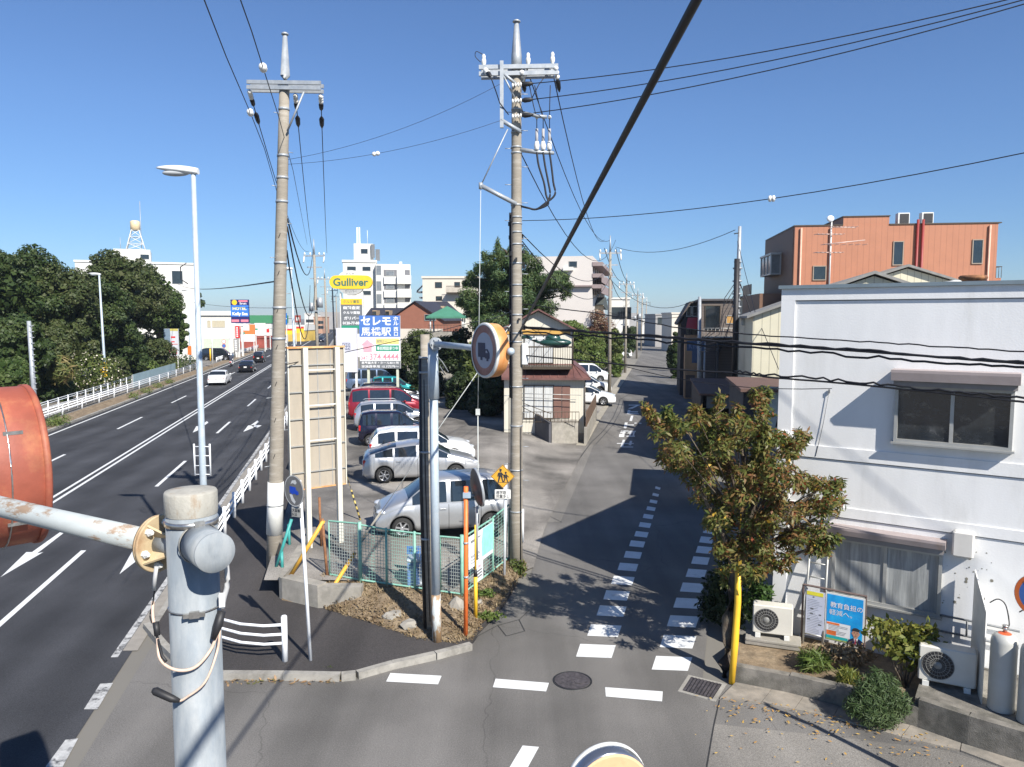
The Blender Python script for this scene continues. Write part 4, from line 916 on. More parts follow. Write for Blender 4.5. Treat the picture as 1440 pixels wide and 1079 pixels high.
# ================= POLES WITH SIGNS NEAR THE CORNER =================
# square dark concrete post and the bent steel pole with the round lorry sign
b = G(607, 878, .28); t = thing('concrete_post', 'short concrete post with black conduit beside the lorry sign pole', 'post', b)
h = AT(600, 471, b.y).z - b.z; mb = MB(); mb.tube([(0, 0, -.3), (-.07, 0, h * .5), (-.08, 0, h)], [.115, .105, .095], 14); mb.build('shaft', CONCPOLE, t)
mb = MB(); mb.tube([(-.13, -.03, -.2), (-.18, -.03, h * .5), (-.17, -.02, h * .93)], .045, 8); mb.tube([(-.02, -.11, .1), (-.09, -.11, h * .5), (-.10, -.09, h * .85)], .012, 5); mb.build('conduit', BLACK, t)
mb = MB(); 
for z in (h * .92, h * .87, h * .6, h * .3): mb.tube([(-.09, 0, z), (-.09, 0, z + .04)], .125, 16)
mb.each('steel_band', STEEL, t)
b = G(615, 902, .12); Rb = b
t = thing('sign_pole', 'pale steel pole with a bent arm carrying the round rusty lorry sign', 'sign pole', b)
hz = AT(612, 484, b.y).z - b.z
mb = MB(); mb.tube([(0, 0, -.1), (-.02, 0, 1.0), (-.02, 0, 1.0)], .098, 18, 1); mb.tube([(-.02, 0, 1.0), (-.03, 0, hz * .86)], [.094, .085], 18, 0); mb.tube([(-.03, 0, hz * .82), (-.04, 0, hz + .02)], [.115, .10], 18, 0); mb.build('shaft', [POLEPAINT, GRIME], t)
ks = AT(718.5, 495, 12.3); arm0 = Vector((b.x - .04, b.y, b.z + hz)); arm1 = Vector((ks.x, ks.y, ks.z)); ad = (arm1 - arm0).normalized()
mb = MB(); mb.tube([arm0 + ad * .12, arm1], [.062, .048], 16); mb.lathe([(.062, -.05), (.062, .02), (.03, .05), (0, .055)], arm1, ad, 16); mb.build('arm', POLEPAINT, t, world=True)
mb = MB(); mb.lathe([(.13, 0), (.13, .02)], arm0 + ad * .16, ad, 20); mb.lathe([(.13, 0), (.13, .02)], arm0 + ad * .10, ad, 20)
for k in range(6): 
    a_ = k * math.pi / 3; u = ad.cross(Vector((0, 0, 1))).normalized(); v_ = u.cross(ad); mb.tube([arm0 + ad * .08 + (u * math.cos(a_) + v_ * math.sin(a_)) * .1, arm0 + ad * .22 + (u * math.cos(a_) + v_ * math.sin(a_)) * .1], .014, 6)
mb.build('flange', STEEL, t, world=True)
mb = MB(); mb.tube([arm0 + Vector((.1, -.1, -.25)), arm0 + Vector((.2, -.15, -.35)), arm0 + Vector((.32, -.15, -.55)), arm0 + Vector((.26, -.15, -.62)), arm0 + Vector((.16, -.15, -.45))], .012, 5); mb.build('loose_lead', GREYP, t, world=True)
def drum(label, center, nrm, rad, depth, face=True, rimm=RUSTO2, backm=RUSTO2, edgem=None):
    """round box sign: local -y is the face"""
    n = Vector(nrm).normalized(); rz = math.atan2(n.x, -n.y); t = thing('round_sign', label, 'sign', center - Vector((0, 0, rad)), rz)
    c = Vector((0, 0, rad)); mb = MB(); mb.lathe([(rad * .97, 0), (rad, .02), (rad * 1.0, depth * .5), (rad * .985, depth - .02), (rad * .95, depth), (0, depth + .01)][::1], c, (0, 1, 0), 48, 0, True, False)
    mb.build('housing', backm, t)
    mb = MB(); mb.lathe([(rad * .93, -.012), (rad * 1.0, -.012), (rad * 1.02, .0), (rad * 1.02, .035), (rad, .035)][::-1], c, (0, 1, 0), 48, 0, True, False); mb.build('rim', edgem or WHITED, t)
    if face:
        mb = MB(); mb.lathe([(rad * .95, -.004), (rad * .66, -.0045)][::-1], c, (0, -1, 0), 48, 0, False, False); mb.v = [(x, -.004, z) for x, y, z in mb.v]; mb.build('red_ring', mat('faded sign red', (.20, .035, .035), .35, 0, .3, 4, col2=(.34, .17, .16), lo=.42, hi=.62, coat=.4), t)
        mb = MB(); k = 40; mb.poly([(math.cos(-a * 2 * math.pi / k) * rad * .66 * -1, -.004, rad + math.sin(-a * 2 * math.pi / k) * rad * .66) for a in range(k)][::1]); mb.build('pale_disc', mat('sign white', (.30, .33, .42), .35, 0, .08, 5, coat=.4), t)
        s = rad * .66
        mb = MB(); mb.slab([(-s * .68, rad + s * .42), (s * .12, rad + s * .42), (s * .12, rad - s * .38), (-s * .68, rad - s * .38)], -.010, -.005); mb.slab([(s * .13, rad + s * .08), (s * .40, rad + s * .08), (s * .62, rad - s * .14), (s * .62, rad - s * .44), (s * .13, rad - s * .44)], -.010, -.005)
        mb.slab([(-s * .4, rad - s * .36), (-s * .2, rad - s * .36), (-s * .2, rad - s * .55), (-s * .4, rad - s * .55)], -.0095, -.0055); mb.slab([(s * .3, rad - s * .42), (s * .5, rad - s * .42), (s * .5, rad - s * .58), (s * .3, rad - s * .58)], -.0095, -.0055)
        mb.build('lorry_symbol', mat('navy ink', (.02, .02, .06), .5), t)
        mb = MB(); mb.slab([(s * .24, rad - s * .0), (s * .36, rad - s * .0), (s * .46, rad - s * .13), (s * .24, rad - s * .13)], -.013, -.0102); mb.build('cab_window', MATS['sign white'], t)
    return t
dn = Vector((-.86, -.51, 0)); cen = AT(681, 493.5, 12.62)
drum('round no-lorries sign with a lorry symbol and a peeling orange housing on the bent arm', cen, dn, .455, .24)
# lamp post and small bracket
def lamp(label, b, h, hd=-1, r=.075, plate=None, s=1.):
    t = thing('street_lamp', label, 'street lamp', b, 0, 'tall single-headed street lamps')
    MB().tube([(0, 0, -.1), (0, 0, h * .3), (-.10 * s, 0, h)], [r * 1.45, r * 1.2, r * .8], 14).build('pole', POLEPAINT, t)
    e = (-.10 * s, 0, h)
    mb = MB(); n = 14; pr = []
    for i in range(n + 1):
        u = i / n; x = e[0] + .12 - u * 1.0; wv = .15 * math.sin(math.pi * min(1, .12 + u * .86)) ** .6; hh = .10 * math.sin(math.pi * min(1, .25 + u * .72)) ** .7; z = h + .02 + .10 * u
        for k in range(12): a = k * math.pi / 6; mb.v.append((x, math.cos(a) * wv, z + math.sin(a) * hh * (1.2 if math.sin(a) > 0 else .7)))
    for i in range(n):
        for k in range(12): j = (k + 1) % 12; mb.f.append((i * 12 + k, i * 12 + j, i * 12 + 12 + j, i * 12 + 12 + k)); mb.m.append(0); mb.s.append(True)
    mb.f.append(tuple(range(11, -1, -1))); mb.m.append(0); mb.s.append(False); mb.f.append(tuple(n * 12 + k for k in range(12))); mb.m.append(0); mb.s.append(False)
    mb.build('lamp_head', mat('lamp enamel', (.68, .69, .68), .35, 0, .04, 5), t)
    mb = MB(); mb.ico((e[0] - .42, 0, h + .0), (.33, .12, .08), 0, 0, 0, 2); mb.build('lens', mat('lamp lens', (.45, .47, .48), .15, 0, .05, 5), t)
    return t
lb = G(291, 820, .12); lh = AT(273, 244, lb.y).z - .12
t = lamp('tall street lamp with its head over the road, nearest, left of the concrete pole', lb, lh, r=.068, s=-.3)
mb = MB()
for sx in (-.19, .20):
    for z in (0,): mb.tube([(sx, -.02, 2.75), (sx, -.02, 3.55)], .022, 6)
for z in (2.78, 3.0, 3.25, 3.48): mb.tube([(-.19, -.02, z), (.20, -.02, z)], .012, 5)
mb.build('banner_bracket', WHITEP, t)
mb = MB(); mb.tube([(-.22, .0, 8.0), (-.37, 0, 7.9), (-.36, 0, 7.6), (-.2, 0, 7.5)], .015, 5); mb.build('loop_lead', CABLEG, t)
t = lamp('street lamp with a yellow plate in front of the big trees', G(149, 556, .12), 10.3, r=.09)
mb = MB(); mb.box((.0, -.14, 2.2), (.55, .05, 1.25)); mb.build('yellow_plate', YELP, t)
mb = MB()
for k in range(6): mb.box((.0, -.17, 1.75 + k * .18), (.2, .01, .10))
mb.build('plate_characters', INK, t)
t = lamp('street lamp with a small orange plate beyond the signboard', G(268, 516, .12), 10.3, r=.09)
MB().box((.0, -.14, 2.2), (.5, .05, 1.2)).build('orange_plate', ORANGE, t)
lamp('street lamp with its head peeping behind the left concrete pole', Vector((AT(413, 447, 57.6).x, 57.6, .12)), 10.3, r=.085)

# ================= NEAR SIGN POLE (foreground) =================
NP = Vector((-1.745, 4.03, 0)); ztop = AT(265, 690, 4.0).z
t = thing('overhead_sign_pole', 'thick grey steel pole in the foreground with a rusty cap and side arm', 'sign pole', NP)
NEARP = mat('near galvanised steel', (.205, .235, .26), .68, .05, .14, 5, bump=.05, bscale=40, col2=(.30, .32, .33), lo=.42, hi=.62, stretch=(2, 2, .6))
PRUST = mat('chalky rust on steel', (.36, .345, .30), .8, 0, .12, 6, col2=(.26, .18, .11), lo=.54, hi=.66, bump=.15, bscale=60, stretch=(2.5, 2.5, .9))
mb = MB(); mb.tube([(0, 0, -.1), (0, 0, ztop - .13)], [.137, .132], 40); mb.build('shaft', NEARP, t)
mb = MB(); mb.lathe([(.134, 0), (.137, .02), (.1365, .118), (.130, .128), (.10, .131), (.05, .138), (0, .14)], (0, 0, ztop - .135), (0, 0, 1), 40, 0, True, False); mb.build('rusty_cap', PRUST, t)
STRAP = mat('stainless strap', (.50, .48, .45), .3, .9, .3, 20)
mb = MB(); mb.lathe([(.1385, 0), (.1385, .032)], (0, 0, ztop - .19), (0, 0, 1), 40); mb.box((.09, -.115, ztop - .175), (.05, .03, .05), .6); mb.lathe([(.1375, 0), (.1375, .010)], (0, 0, ztop - .655), (0, 0, 1), 40); mb.box((.055, -.142, ztop - .65), (.11, .018, .022), .35); mb.box((.06, -.15, ztop - .645), (.05, .02, .035), .35); mb.each('steel_strap', STRAP, t)
ad = Vector((.66, -.75, 0)).normalized() * -1; zc_ = ztop - .33
c0 = Vector((0, 0, zc_ + .055))
mb = MB(); mb.tube([c0 - ad * .09, c0 - ad * .33], .104, 40); mb.build('stub_pipe', NEARP, t)
mb = MB(); mb.lathe([(.104, 0), (.105, .006), (.102, .012), (.04, .015), (.02, .019), (0, .02)], c0 - ad * .33, -ad, 40, 0, True, False); mb.build('stub_cap', NEARP, t)
mb = MB(); mb.lathe([(.108, 0), (.112, .008), (.108, .02)], c0 - ad * .105, -ad, 40, 0, True, False); mb.build('weld_rust', PRUST, t)
# flange with gusset plates
ad = Vector((-.924, .383, 0))
FLG = mat('rusty primed flange', (.46, .36, .22), .7, 0, .15, 8, col2=(.34, .22, .12), lo=.48, hi=.62)
f0 = Vector((0, 0, zc_)) + ad * .235
mb = MB(); mb.lathe([(.155, 0), (.160, .004), (.160, .016), (.155, .02)], f0, ad, 40); mb.lathe([(.155, .022), (.158, .026), (.155, .038)], f0, ad, 40)
u = ad.cross(Vector((0, 0, 1))).normalized()
for k in range(4):
    a_ = k * math.pi / 2 + .6; r_ = u * math.cos(a_) + Vector((0, 0, 1)) * math.sin(a_); s_ = ad.cross(r_) * .006
    P_ = [f0 + r_ * .03, f0 + r_ * .15, f0 - ad * .14 + r_ * .06, f0 - ad * .14 + r_ * .0]
    mb.add([p + s_ for p in P_] + [p - s_ for p in P_], [(0, 1, 2, 3), (7, 6, 5, 4), (0, 4, 5, 1), (1, 5, 6, 2), (2, 6, 7, 3), (3, 7, 4, 0)])
mb.build('flange', FLG, t)
mb = MB(); mb.tube([f0 - ad * .2, f0], .062, 24); mb.build('spigot', NEARP, t)
mb = MB()
for k in range(6):
    a_ = k * math.pi / 3 + .25; r_ = u * math.cos(a_) + Vector((0, 0, 1)) * math.sin(a_); p = f0 + r_ * .118; mb.lathe([(.022, 0), (.022, .016), (.019, .018), (.012, .035), (.0, .036)], p, -ad, 6, 0, False, False); mb.lathe([(.022, 0), (.022, .016), (0, .017)], p + ad * .04, ad, 6, 0, False, False)
mb.each('flange_bolt', WHITED, t)
mb = MB(); e = f0 + ad * 3.2 + Vector((0, 0, .19)); mb.tube([f0 + ad * .03, f0 + ad * .9 + Vector((0, 0, .05)), f0 + ad * 1.8 + Vector((0, 0, .11)), e], [.066, .064, .062, .060], 32); mb.build('arm', mat('arm paint worn to rust', (.40, .43, .425), .65, .05, .10, 7, col2=(.28, .20, .14), lo=.52, hi=.57, stretch=(.6, .6, 1.8)), t)
PINKC = mat('pinkish cable', (.62, .46, .36), .6, 0, .2, 14)
mb = MB()
c = lambda x, y, z: (x, y, ztop + z)
mb.tube(spl([c(-.17, -.09, -.80), c(-.14, -.13, -.90), c(-.05, -.155, -.945), c(.05, -.150, -.935), c(.12, -.11, -.86), c(.155, -.07, -.76)]), .0085, 10)
mb.tube(spl([c(.160, -.07, -.76), c(.150, -.09, -.87), c(.10, -.14, -1.02), c(.0, -.155, -1.10), c(-.03, -.16, -1.115)]), .0065, 10)
mb.tube(spl([c(-.22, -.02, -.62), c(-.215, -.04, -.68), c(-.20, -.06, -.74), c(-.18, -.08, -.79)]), .008, 10); mb.each('pink_lead', PINKC, t)
mb = MB(); mb.tube([c(-.03, -.16, -1.115), c(-.07, -.165, -1.10), c(-.16, -.16, -1.06), c(-.175, -.16, -1.055)], [.010, .02, .022, .012], 12); mb.tube([c(.135, -.10, -.80), c(.155, -.08, -.73), c(.17, -.06, -.66)], [.014, .025, .022], 12); mb.tube([c(-.19, -.06, -.72), c(-.175, -.08, -.79)], .016, 10)
mb.tube(spl([c(-.20, -.02, -.50), c(-.215, -.03, -.62), c(-.235, -.03, -.70), c(-.21, -.04, -.745), c(-.185, -.06, -.72)]), .004, 8); mb.tube([c(-.19, -.07, -.76), c(-.13, -.13, -.88), c(-.1, -.15, -.90)], .008, 8); mb.each('black_splice', BLACK, t)
mb = MB(); mb.tube([c(-.155, -.10, -.40), c(-.165, -.10, -.46), c(-.178, -.09, -.53)], .011, 8); mb.tube(spl([c(.15, -.03, -.33), c(.185, -.02, -.40), c(.19, -.02, -.52), c(.172, -.03, -.60), c(.168, -.05, -.65)]), .014, 10); mb.each('white_sleeve', mat('milky tube', (.42, .42, .42), .4, 0, .08, 12), t)
mb = MB(); mb.box(c(.172, -.055, -.60), (.03, .03, .07), .3); mb.build('lead_tag', WHITED, t)
# the drum of this arm, seen from behind
dn = Vector((.72, .69, 0)).normalized()
drum('large round sign drum with a rusty orange housing at the left edge', AT(44, 652, 5.75), dn, .60, .48, True, RUSTO, RUSTO, RUSTO)
sgn = bpy.data.objects['round_sign.001']
mb = MB(); 
for a_ in (.55, -.6): 
    p = Vector((-.60 * math.cos(a_), .20, .60 + .60 * math.sin(a_))); mb.box(p, (.02, .12, .025))
mb.tube([(-.602 * math.cos(a), .235, .60 + .602 * math.sin(a)) for a in [i * .15 - 3.1 for i in range(43)]], .006, 5); mb.build('housing_clip', STRAP, sgn)
mb = MB(); mb.lathe([(.05, 0), (.055, .02), (.03, .04), (0, .045)], (-.1, .3, 1.195), (0, 0, 1), 16); mb.build('top_plug', WHITED, sgn)
# drum rising at the bottom edge
cc = AT(853, 1106, 5.6); nn = Vector((-.25, .97, 0))
t = drum('round sign seen from behind with a plain tan back at the bottom edge', cc + Vector(nn) * .04, nn, .33, .13, False, STEEL, mat('polished band', (.30, .32, .36), .18, .8, .05, 8))
mb = MB(); mb.lathe([(.318, .142), (.30, .150), (0, .152)], (0, 0, .33), (0, 1, 0), 48, 0, False, False); mb.build('back_plate', mat('tan back sheet', (.62, .40, .22), .6, 0, .10, 4, col2=(.50, .30, .16), lo=.55, hi=.7), t)
MB().tube([(0, .2, .2), (0, .2, -(cc.z - .33))], .04, 12).build('stem', STEEL, t)
MB().box((0, .17, .28), (.1, .06, .2)).build('bracket', STEEL, t)
# no-parking roundel at the right edge
b = AT(1467, 838, 9.4); t = thing('no_parking_sign', 'blue and red no-parking roundel on a pale pole at the right edge', 'sign', (b.x, b.y, 0), R(-48))
MB().tube([(0, 0, 0), (0, 0, b.z - .42)], .055, 14).build('pole', mat('powder blue pole', (.42, .50, .66), .4), t)
mb = MB(); mb.lathe([(.30, 0), (.30, .015)], (0, -.07, b.z), (0, -1, 0), 36, 1); mb.build('disc', [BLUEP, WHITED], t)
mb = MB(); mb.lathe([(.295, .017), (.245, .017)][::-1], (0, -.07, b.z), (0, -1, 0), 36, 0, False, False); mb.box((0, -.089, b.z), (.5, .004, .05), rot=Matrix.Rotation(R(45), 3, 'Y')); mb.build('red_border', ORANGE, t)
mb = MB(); mb.lathe([(.243, .0165), (0, .0165)][::-1], (0, -.07, b.z), (0, -1, 0), 36, 0, False, False); mb.build('blue_field', BLUEP, t)
MB().tube([(0, 0, b.z - .45), (0, -.04, b.z)], .03, 8).build('bracket', STEEL, t)
# ================= SMALL SIGNS AND STREET FURNITURE AT THE CORNER =================
# leaning white post with faded lorry disc
b = G(437, 929, .12); tp = AT(421, 676, b.y)
t = thing('sign_post', 'leaning white post with a faded round lorry disc and a small grey plate', 'sign post', b)
d = tp - b; MB().tube([(0, 0, -.05), d], .034, 14).build('post', WHITEP, t)
c = AT(414, 691, b.y - .05) - b; FADE = mat('faded grey disc', (.17, .165, .16), .6, 0, .12, 14)
axis = Vector((-.62, -.78, 0))
mb = MB(); mb.lathe([(.30, 0), (.30, .012)], c, axis, 40); mb.build('disc', FADE, t)
mb = MB(); mb.lathe([(.300, .0135), (.285, .0135)][::-1], c, axis, 40, 0, False, False); mb.build('disc_rim', WHITED, t)
u = Vector((0, 0, 1)).cross(-axis).normalized() * -1; u = Vector((.78, -.62, 0)); w_ = Vector((0, 0, 1)); o = c + axis * .016
mb = MB(); P = lambda x, z: o + u * x + w_ * z
mb.poly([P(-.13, .08), P(-.13, -.05), P(-.08, -.05), P(-.06, -.08), P(.0, -.05), P(.06, -.05), P(.08, -.07), P(.15, -.05), P(.15, .0), P(.07, .03), P(.06, .08)]); mb.build('lorry_symbol', mat('bright blue print', (.01, .07, .50), .4), t)
o = c + axis * .0145; mb = MB(); mb.poly([P(-.10, .12), P(-.05, .20), P(.06, .22), P(.10, .17), P(.05, .13), P(-.03, .15)]); mb.poly([P(-.14, -.08), P(-.08, -.2), P(.02, -.25), P(.05, -.2), P(-.02, -.13), P(-.05, -.07)]); mb.build('peeled_patch', WHITED, t)
c2 = AT(417, 721, b.y - .05) - b; rz = math.atan2(-.42, .9)
p_ = thing('supplement_plate', None, None); p_['label'] = 'small grey supplement plate'; p_.parent = t; p_.location = c2; p_.rotation_euler = (0, 0, rz); WM[p_.name] = WM[t.name] @ Matrix.Translation(c2) @ Matrix.Rotation(rz, 4, 'Z')
mb = MB(); mb.bbox((0, 0, 0), (.24, .02, .20), .012); mb.build('plate', mat('grey plate', (.30, .30, .28), .5, 0, .1, 9), p_)
text('大貨等\n8-20', p_, 0, 0, .19, .14, INK, -.013, bold=.02)
# orange post with convex mirror
b = G(655, 884, .3); t = thing('traffic_mirror', 'orange post carrying a convex mirror seen edge-on', 'mirror', b); h = AT(657, 685, b.y).z - b.z
mb = MB(); mb.tube([(0, 0, -.3), (.02, 0, h)], .046, 16); mb.build('post', ORANGE, t)
mb = MB(); mb.box((.04, -.02, h - .17), (.16, .12, .11)); mb.tube([(.04, 0, h - .17), (.2, .05, h - .2)], .025, 6); mb.build('bracket', mat('blue grey bracket', (.30, .38, .46), .5), t)
mb = MB(); 
for z in (h * .36, h * .60): mb.tube([(.01, 0, z), (.01, 0, z + .04)], .056, 14)
mb.each('clamp', STEEL, t)
mc = Vector((.24, .06, h - .03)); ax = Vector((.94, .30, .15)).normalized()
mb = MB(); mb.lathe([(.0, -.10), (.20, -.085), (.36, -.03), (.40, .0)][::1], mc, ax, 36, 0, True, False); mb.build('mirror_back', mat('mirror back', (.05, .045, .05), .5, 0, .2, 8), t)
mb = MB(); mb.lathe([(.40, .0), (.41, .01), (.41, .05), (.385, .055)], mc, ax, 36, 0, True, False); mb.build('mirror_rim', STEEL, t)
mb = MB(); mb.lathe([(.385, .03), (.3, .07), (.15, .10), (0, .11)], mc, ax, 36, 0, True, False); mb.build('mirror_glass', mat('mirror glass', (.8, .8, .8), .02, 1.0), t)
MB().tube([mc + Vector((.0, .02, -.4)), mc + Vector((.0, .05, -1.55))], .02, 8).build('stay', STEEL, t)
b = G(669, 863, .3); t = thing('marker_pole', 'thin yellow pole with a thicker foot beside the orange mirror post', 'pole', b); h = AT(668, 739, b.y).z - b.z
MB().tube([(0, 0, -.1), (0, 0, h * .43)], .042, 12).build('foot_sleeve', YELLOW, t); MB().tube([(0, 0, h * .43), (0, 0, h)], .022, 10).build('rod', YELLOW, t); MB().tube([(0, 0, h * .42), (0, 0, h * .50)], [.045, .028], 12).build('collar', BLACK, t)
# school crossing diamond
b = G(709, 818, .15); t = thing('school_sign', 'yellow diamond sign with two walking children above a small white plate', 'sign', b); h = AT(711, 655, b.y).z - b.z
MB().tube([(0, 0, -.1), (.05, .02, h)], .032, 14).build('post', WHITEP, t)
cz = AT(707, 670, b.y).z - b.z; cx = AT(707, 670, b.y).x - b.x; s = .30
mb = MB(); k = .03
mb.slab([(cx - s, cz), (cx, cz - s), (cx + s, cz), (cx, cz + s)], -.06, -.045); mb.build('diamond_plate', YELP if False else mat('amber reflective', (.62, .33, .035), .45, 0, .06, 20), t)
mb = MB()
for (x0, z0, x1, z1) in ((-s, 0, 0, s), (0, s, s, 0), (s, 0, 0, -s), (0, -s, -s, 0)):
    f = .955; mb.slab([(cx + x0 * .97, cz + z0 * .97), (cx + x1 * .97, cz + z1 * .97), (cx + x1 * .93, cz + z1 * .93), (cx + x0 * .93, cz + z0 * .93)], -.0635, -.0605)
def kid(mb, x, z, q):
    S_ = lambda pts: mb.slab([(cx + x + a * q, cz + z + b_ * q) for a, b_ in pts], -.064, -.0605)
    k = 10; S_([(math.cos(i * 2 * math.pi / k) * .045, .33 + math.sin(i * 2 * math.pi / k) * .05) for i in range(k)]); S_([(-.06, .36), (.06, .36), (.04, .40), (-.03, .41)])
    S_([(-.06, .26), (.05, .27), (.08, .10), (-.08, .10)]); S_([(-.08, .12), (.0, .12), (-.02, .0), (-.07, -.14), (-.12, -.14), (-.09, 0)]); S_([(.0, .12), (.08, .12), (.09, -.02), (.13, -.13), (.08, -.14), (.04, -.02)])
    S_([(.04, .26), (.08, .22), (.17, .13), (.15, .10), (.05, .18)]); S_([(-.06, .26), (-.10, .24), (-.13, .10), (-.10, .09), (-.06, .18)])
kid(mb, -.055, -.06, .62); kid(mb, .075, -.075, .48); mb.slab([(cx - .13, cz - .155), (cx + .15, cz - .155), (cx + .15, cz - .145), (cx - .13, cz - .145)], -.064, -.0605)
mb.build('children_symbol', INK, t)
pz = AT(706, 695, b.y).z - b.z; px_ = AT(707, 695, b.y).x - b.x
mb = MB(); mb.bbox((px_, -.055, pz), (.40, .02, .24), .012); mb.build('supplement_plate', WHITED, t)
text('通学路\n児童多し', t, px_, pz, .34, .19, INK, -.069, bold=.006)
# ---- blank billboard seen from behind ----
q0 = AT(404.5, 491, 20.0); q1 = AT(482, 490, 20.9); rz = math.atan2(q1.y - q0.y, q1.x - q0.x); Wb = math.hypot(q1.x - q0.x, q1.y - q0.y); zt = q0.z; zb = 2.16
t = thing('billboard', 'tall narrow billboard seen from its blank beige back on two white posts', 'billboard', (q0.x, q0.y, .1), rz)
z0, z1 = zb - .1, zt - .1
CREAMP = mat('cream painted steel', (.60, .58, .50), .55, 0, .08, 3, col2=(.52, .40, .26), lo=.58, hi=.75)
mb = MB(); mb.bx((0, .0, z0), (Wb, .02, z1)); mb.build('panel', BEIGE, t)
mb = MB()
for (a, b_, c_, d_) in ((-.03, 0, z0 - .03, z1), (Wb, Wb + .03, z0 - .03, z1)): mb.bx((a, -.05, c_), (b_, .06, d_))
mb.each('edge_trim', CREAMP, t)
mb = MB(); mb.bx((-.04, -.06, z1), (Wb + .04, .07, z1 + .05)); mb.bx((0, -.04, z0 - .03), (Wb, .06, z0 - .002)); mb.each('top_trim', RUSTO2, t)
mb = MB()
for z in np.linspace(z0 + .45, z1 - .45, 5): mb.bx((.002, -.045, z - .014), (Wb - .002, -.012, z + .014))
for x in (.30 * Wb, .52 * Wb, .76 * Wb, .96 * Wb)[1:3]: mb.bx((x - .012, -.011, z0), (x + .012, -.001, z1))
mb.each('back_rib', ALU, t)
for x in (.27 * Wb, .85 * Wb): MB().bx((x - .065, -.19, .0 if x < 1 else .35), (x + .065, -.06, z1 + .02)).build('post', CREAMP, t)
mb = MB()
for z in np.linspace(z0 + 1.3, z1 - .6, 3): mb.bx((.27 * Wb, -.15, z), (.85 * Wb, -.11, z + .03))
mb.each('cross_tie', WHITED, t)
# teal pipes and timber behind the billboard foot
for lab, pts, m_ in (('leaning teal pipe beside the white wrapped pole foot', [(388, 799), (410, 731)], TEAL), ('short upright teal pipe against the concrete pole foot', [(397, 800), (396, 776)], TEAL), ('short teal pipe end standing by the white disc post', [(407, 768), (406, 738)], TEAL)):
    a = G(*pts[0], .5); e = AT(*pts[1], a.y + .1); MB().tube([a, e], .04, 10).solo('pipe', m_, lab, 'pipe', 'teal pipes by the billboard')
a = G(452, 770, .5); MB().tube([a, AT(449, 700, a.y)], .035, 8).solo('pipe', RUSTB, 'rusty pipe stub standing below the billboard edge', 'pipe')
# ---- sheet fence along the lot, white sign, blue sign, tall oval sign ----
mb = MB(); a = Vector((rdx(2.0, 31), 31, .3)); b = Vector((rdx(2.0, 58), 58, .3)); Lg = (b - a).length
t = thing('sheet_fence', 'pale corrugated sheet fence between the parked cars and the footway', 'fence', a, math.atan2(b.y - a.y, b.x - a.x))
mb.bx((0, -.02, 0), (Lg, .02, 1.9)); mb.build('panel', siding('pale corrugated sheet', (.46, .54, .54), .3, 0, .5), t)
for i in range(8): MB().bx((Lg * i / 7 - .03, -.09, -.2), (Lg * i / 7 + .03, -.03, 2.0)).build('post', ALU, t)
def px_panel(name, label, cat, x0, x1, y0, y1, Y, rz=0., dep=.2, m=WHITED, group=None, posts=(), ybase=None, pw=.1, pm=WHITED):
    """upright board; returns its thing (origin on the ground below its left edge) and width, bottom, top"""
    a = AT(x0, y0, Y); k = 1 / math.cos(rz) ; W_ = (x1 - x0) * Y / FPX * (1 if abs(rz) < .01 else k); zt_ = a.z; zb_ = AT(x0, y1, Y).z
    t = thing(name, label, cat, (a.x, Y, 0), rz, group)
    mb = MB(); mb.bx((0, 0, zb_), (W_, dep, zt_)); mb.build('panel', m, t)
    for f in posts: MB().bx((W_ * f - pw / 2, dep * .3, -.2), (W_ * f + pw / 2, dep * .3 + pw, zb_)).build('post', pm, t)
    return t, W_, zb_, zt_
t, W_, zb_, zt_ = px_panel('shop_sign', 'tall white sign with a grey grid emblem behind the blank billboard', 'sign', 472.5, 501, 462, 524, 52, 0, .35, mat('pale lilac panel', (.60, .60, .66), .5, 0, .03, 2), posts=(.06, .94), pw=.14)
mb = MB(); cx = W_ * .5; cz = zt_ - (zt_ - zb_) * .42; k = .24
for i in range(3):
    mb.bx((cx - k - .05 + i * .02, -.006, cz + k * .9 - i * k * .95), (cx + k, -.001, cz + k * .9 - i * k * .95 + .05)); mb.bx((cx - k + i * k - .03, -.007, cz - k), (cx - k + i * k + .02, -.0015, cz + k))
for sx in (-.5, .5):
    for sz in (-.5, .5): mb.bx((cx + sx * k - .05, -.007, cz + sz * k - .05), (cx + sx * k + .05, -.002, cz + sz * k + .05))
mb.build('grid_emblem', mat('slate print', (.16, .17, .24), .5), t)
t, W_, zb_, zt_ = px_panel('shop_sign', 'large blue and white roadside sign with a pink arrow above the parked cars', 'sign', 505, 562, 444.5, 519, 54, 0, .25, mat('white sign face', (.74, .75, .76), .45, 0, .03, 2), posts=(.2, .92), pw=.17, pm=mat('pale green post', (.50, .52, .42), .6))
Hh = zt_ - zb_; f = lambda u, v: (W_ * u, zt_ - Hh * v)
def pane(u0, v0, u1, v1, m, name='colour_panel', y=-.006):
    a, b_ = f(u0, v0), f(u1, v1); mb = MB(); mb.bx((a[0], y, b_[1]), (b_[0], y + .005, a[1])); return mb.build(name, m, t)
pane(0, 0, 1, .40, BLUEP); pane(.40, .43, .97, .54, mat('pale yellow print', (.80, .68, .22), .5)); pane(.40, .56, .97, .67, GREENP); pane(0, .855, 1, 1.0, GREYP)
def tx(s, u, v, w__, h__, m, bold=.02, y=-.010):
    a = f(u, v); return text(s, t, a[0], a[1], W_ * w__, Hh * h__, m, y, bold=bold)
WHT = mat('white lettering', (.80, .80, .80), .5)
tx('セレモ', .41, .10, .74, .165, WHT, .035); tx('ホ\nル', .90, .10, .13, .165, WHT, .02); tx('馬橋駅', .41, .30, .74, .165, WHT, .012); tx('西\n口', .90, .30, .11, .165, WHT, .02)
PHN = mat('pale pink numerals', (.78, .26, .32), .5)
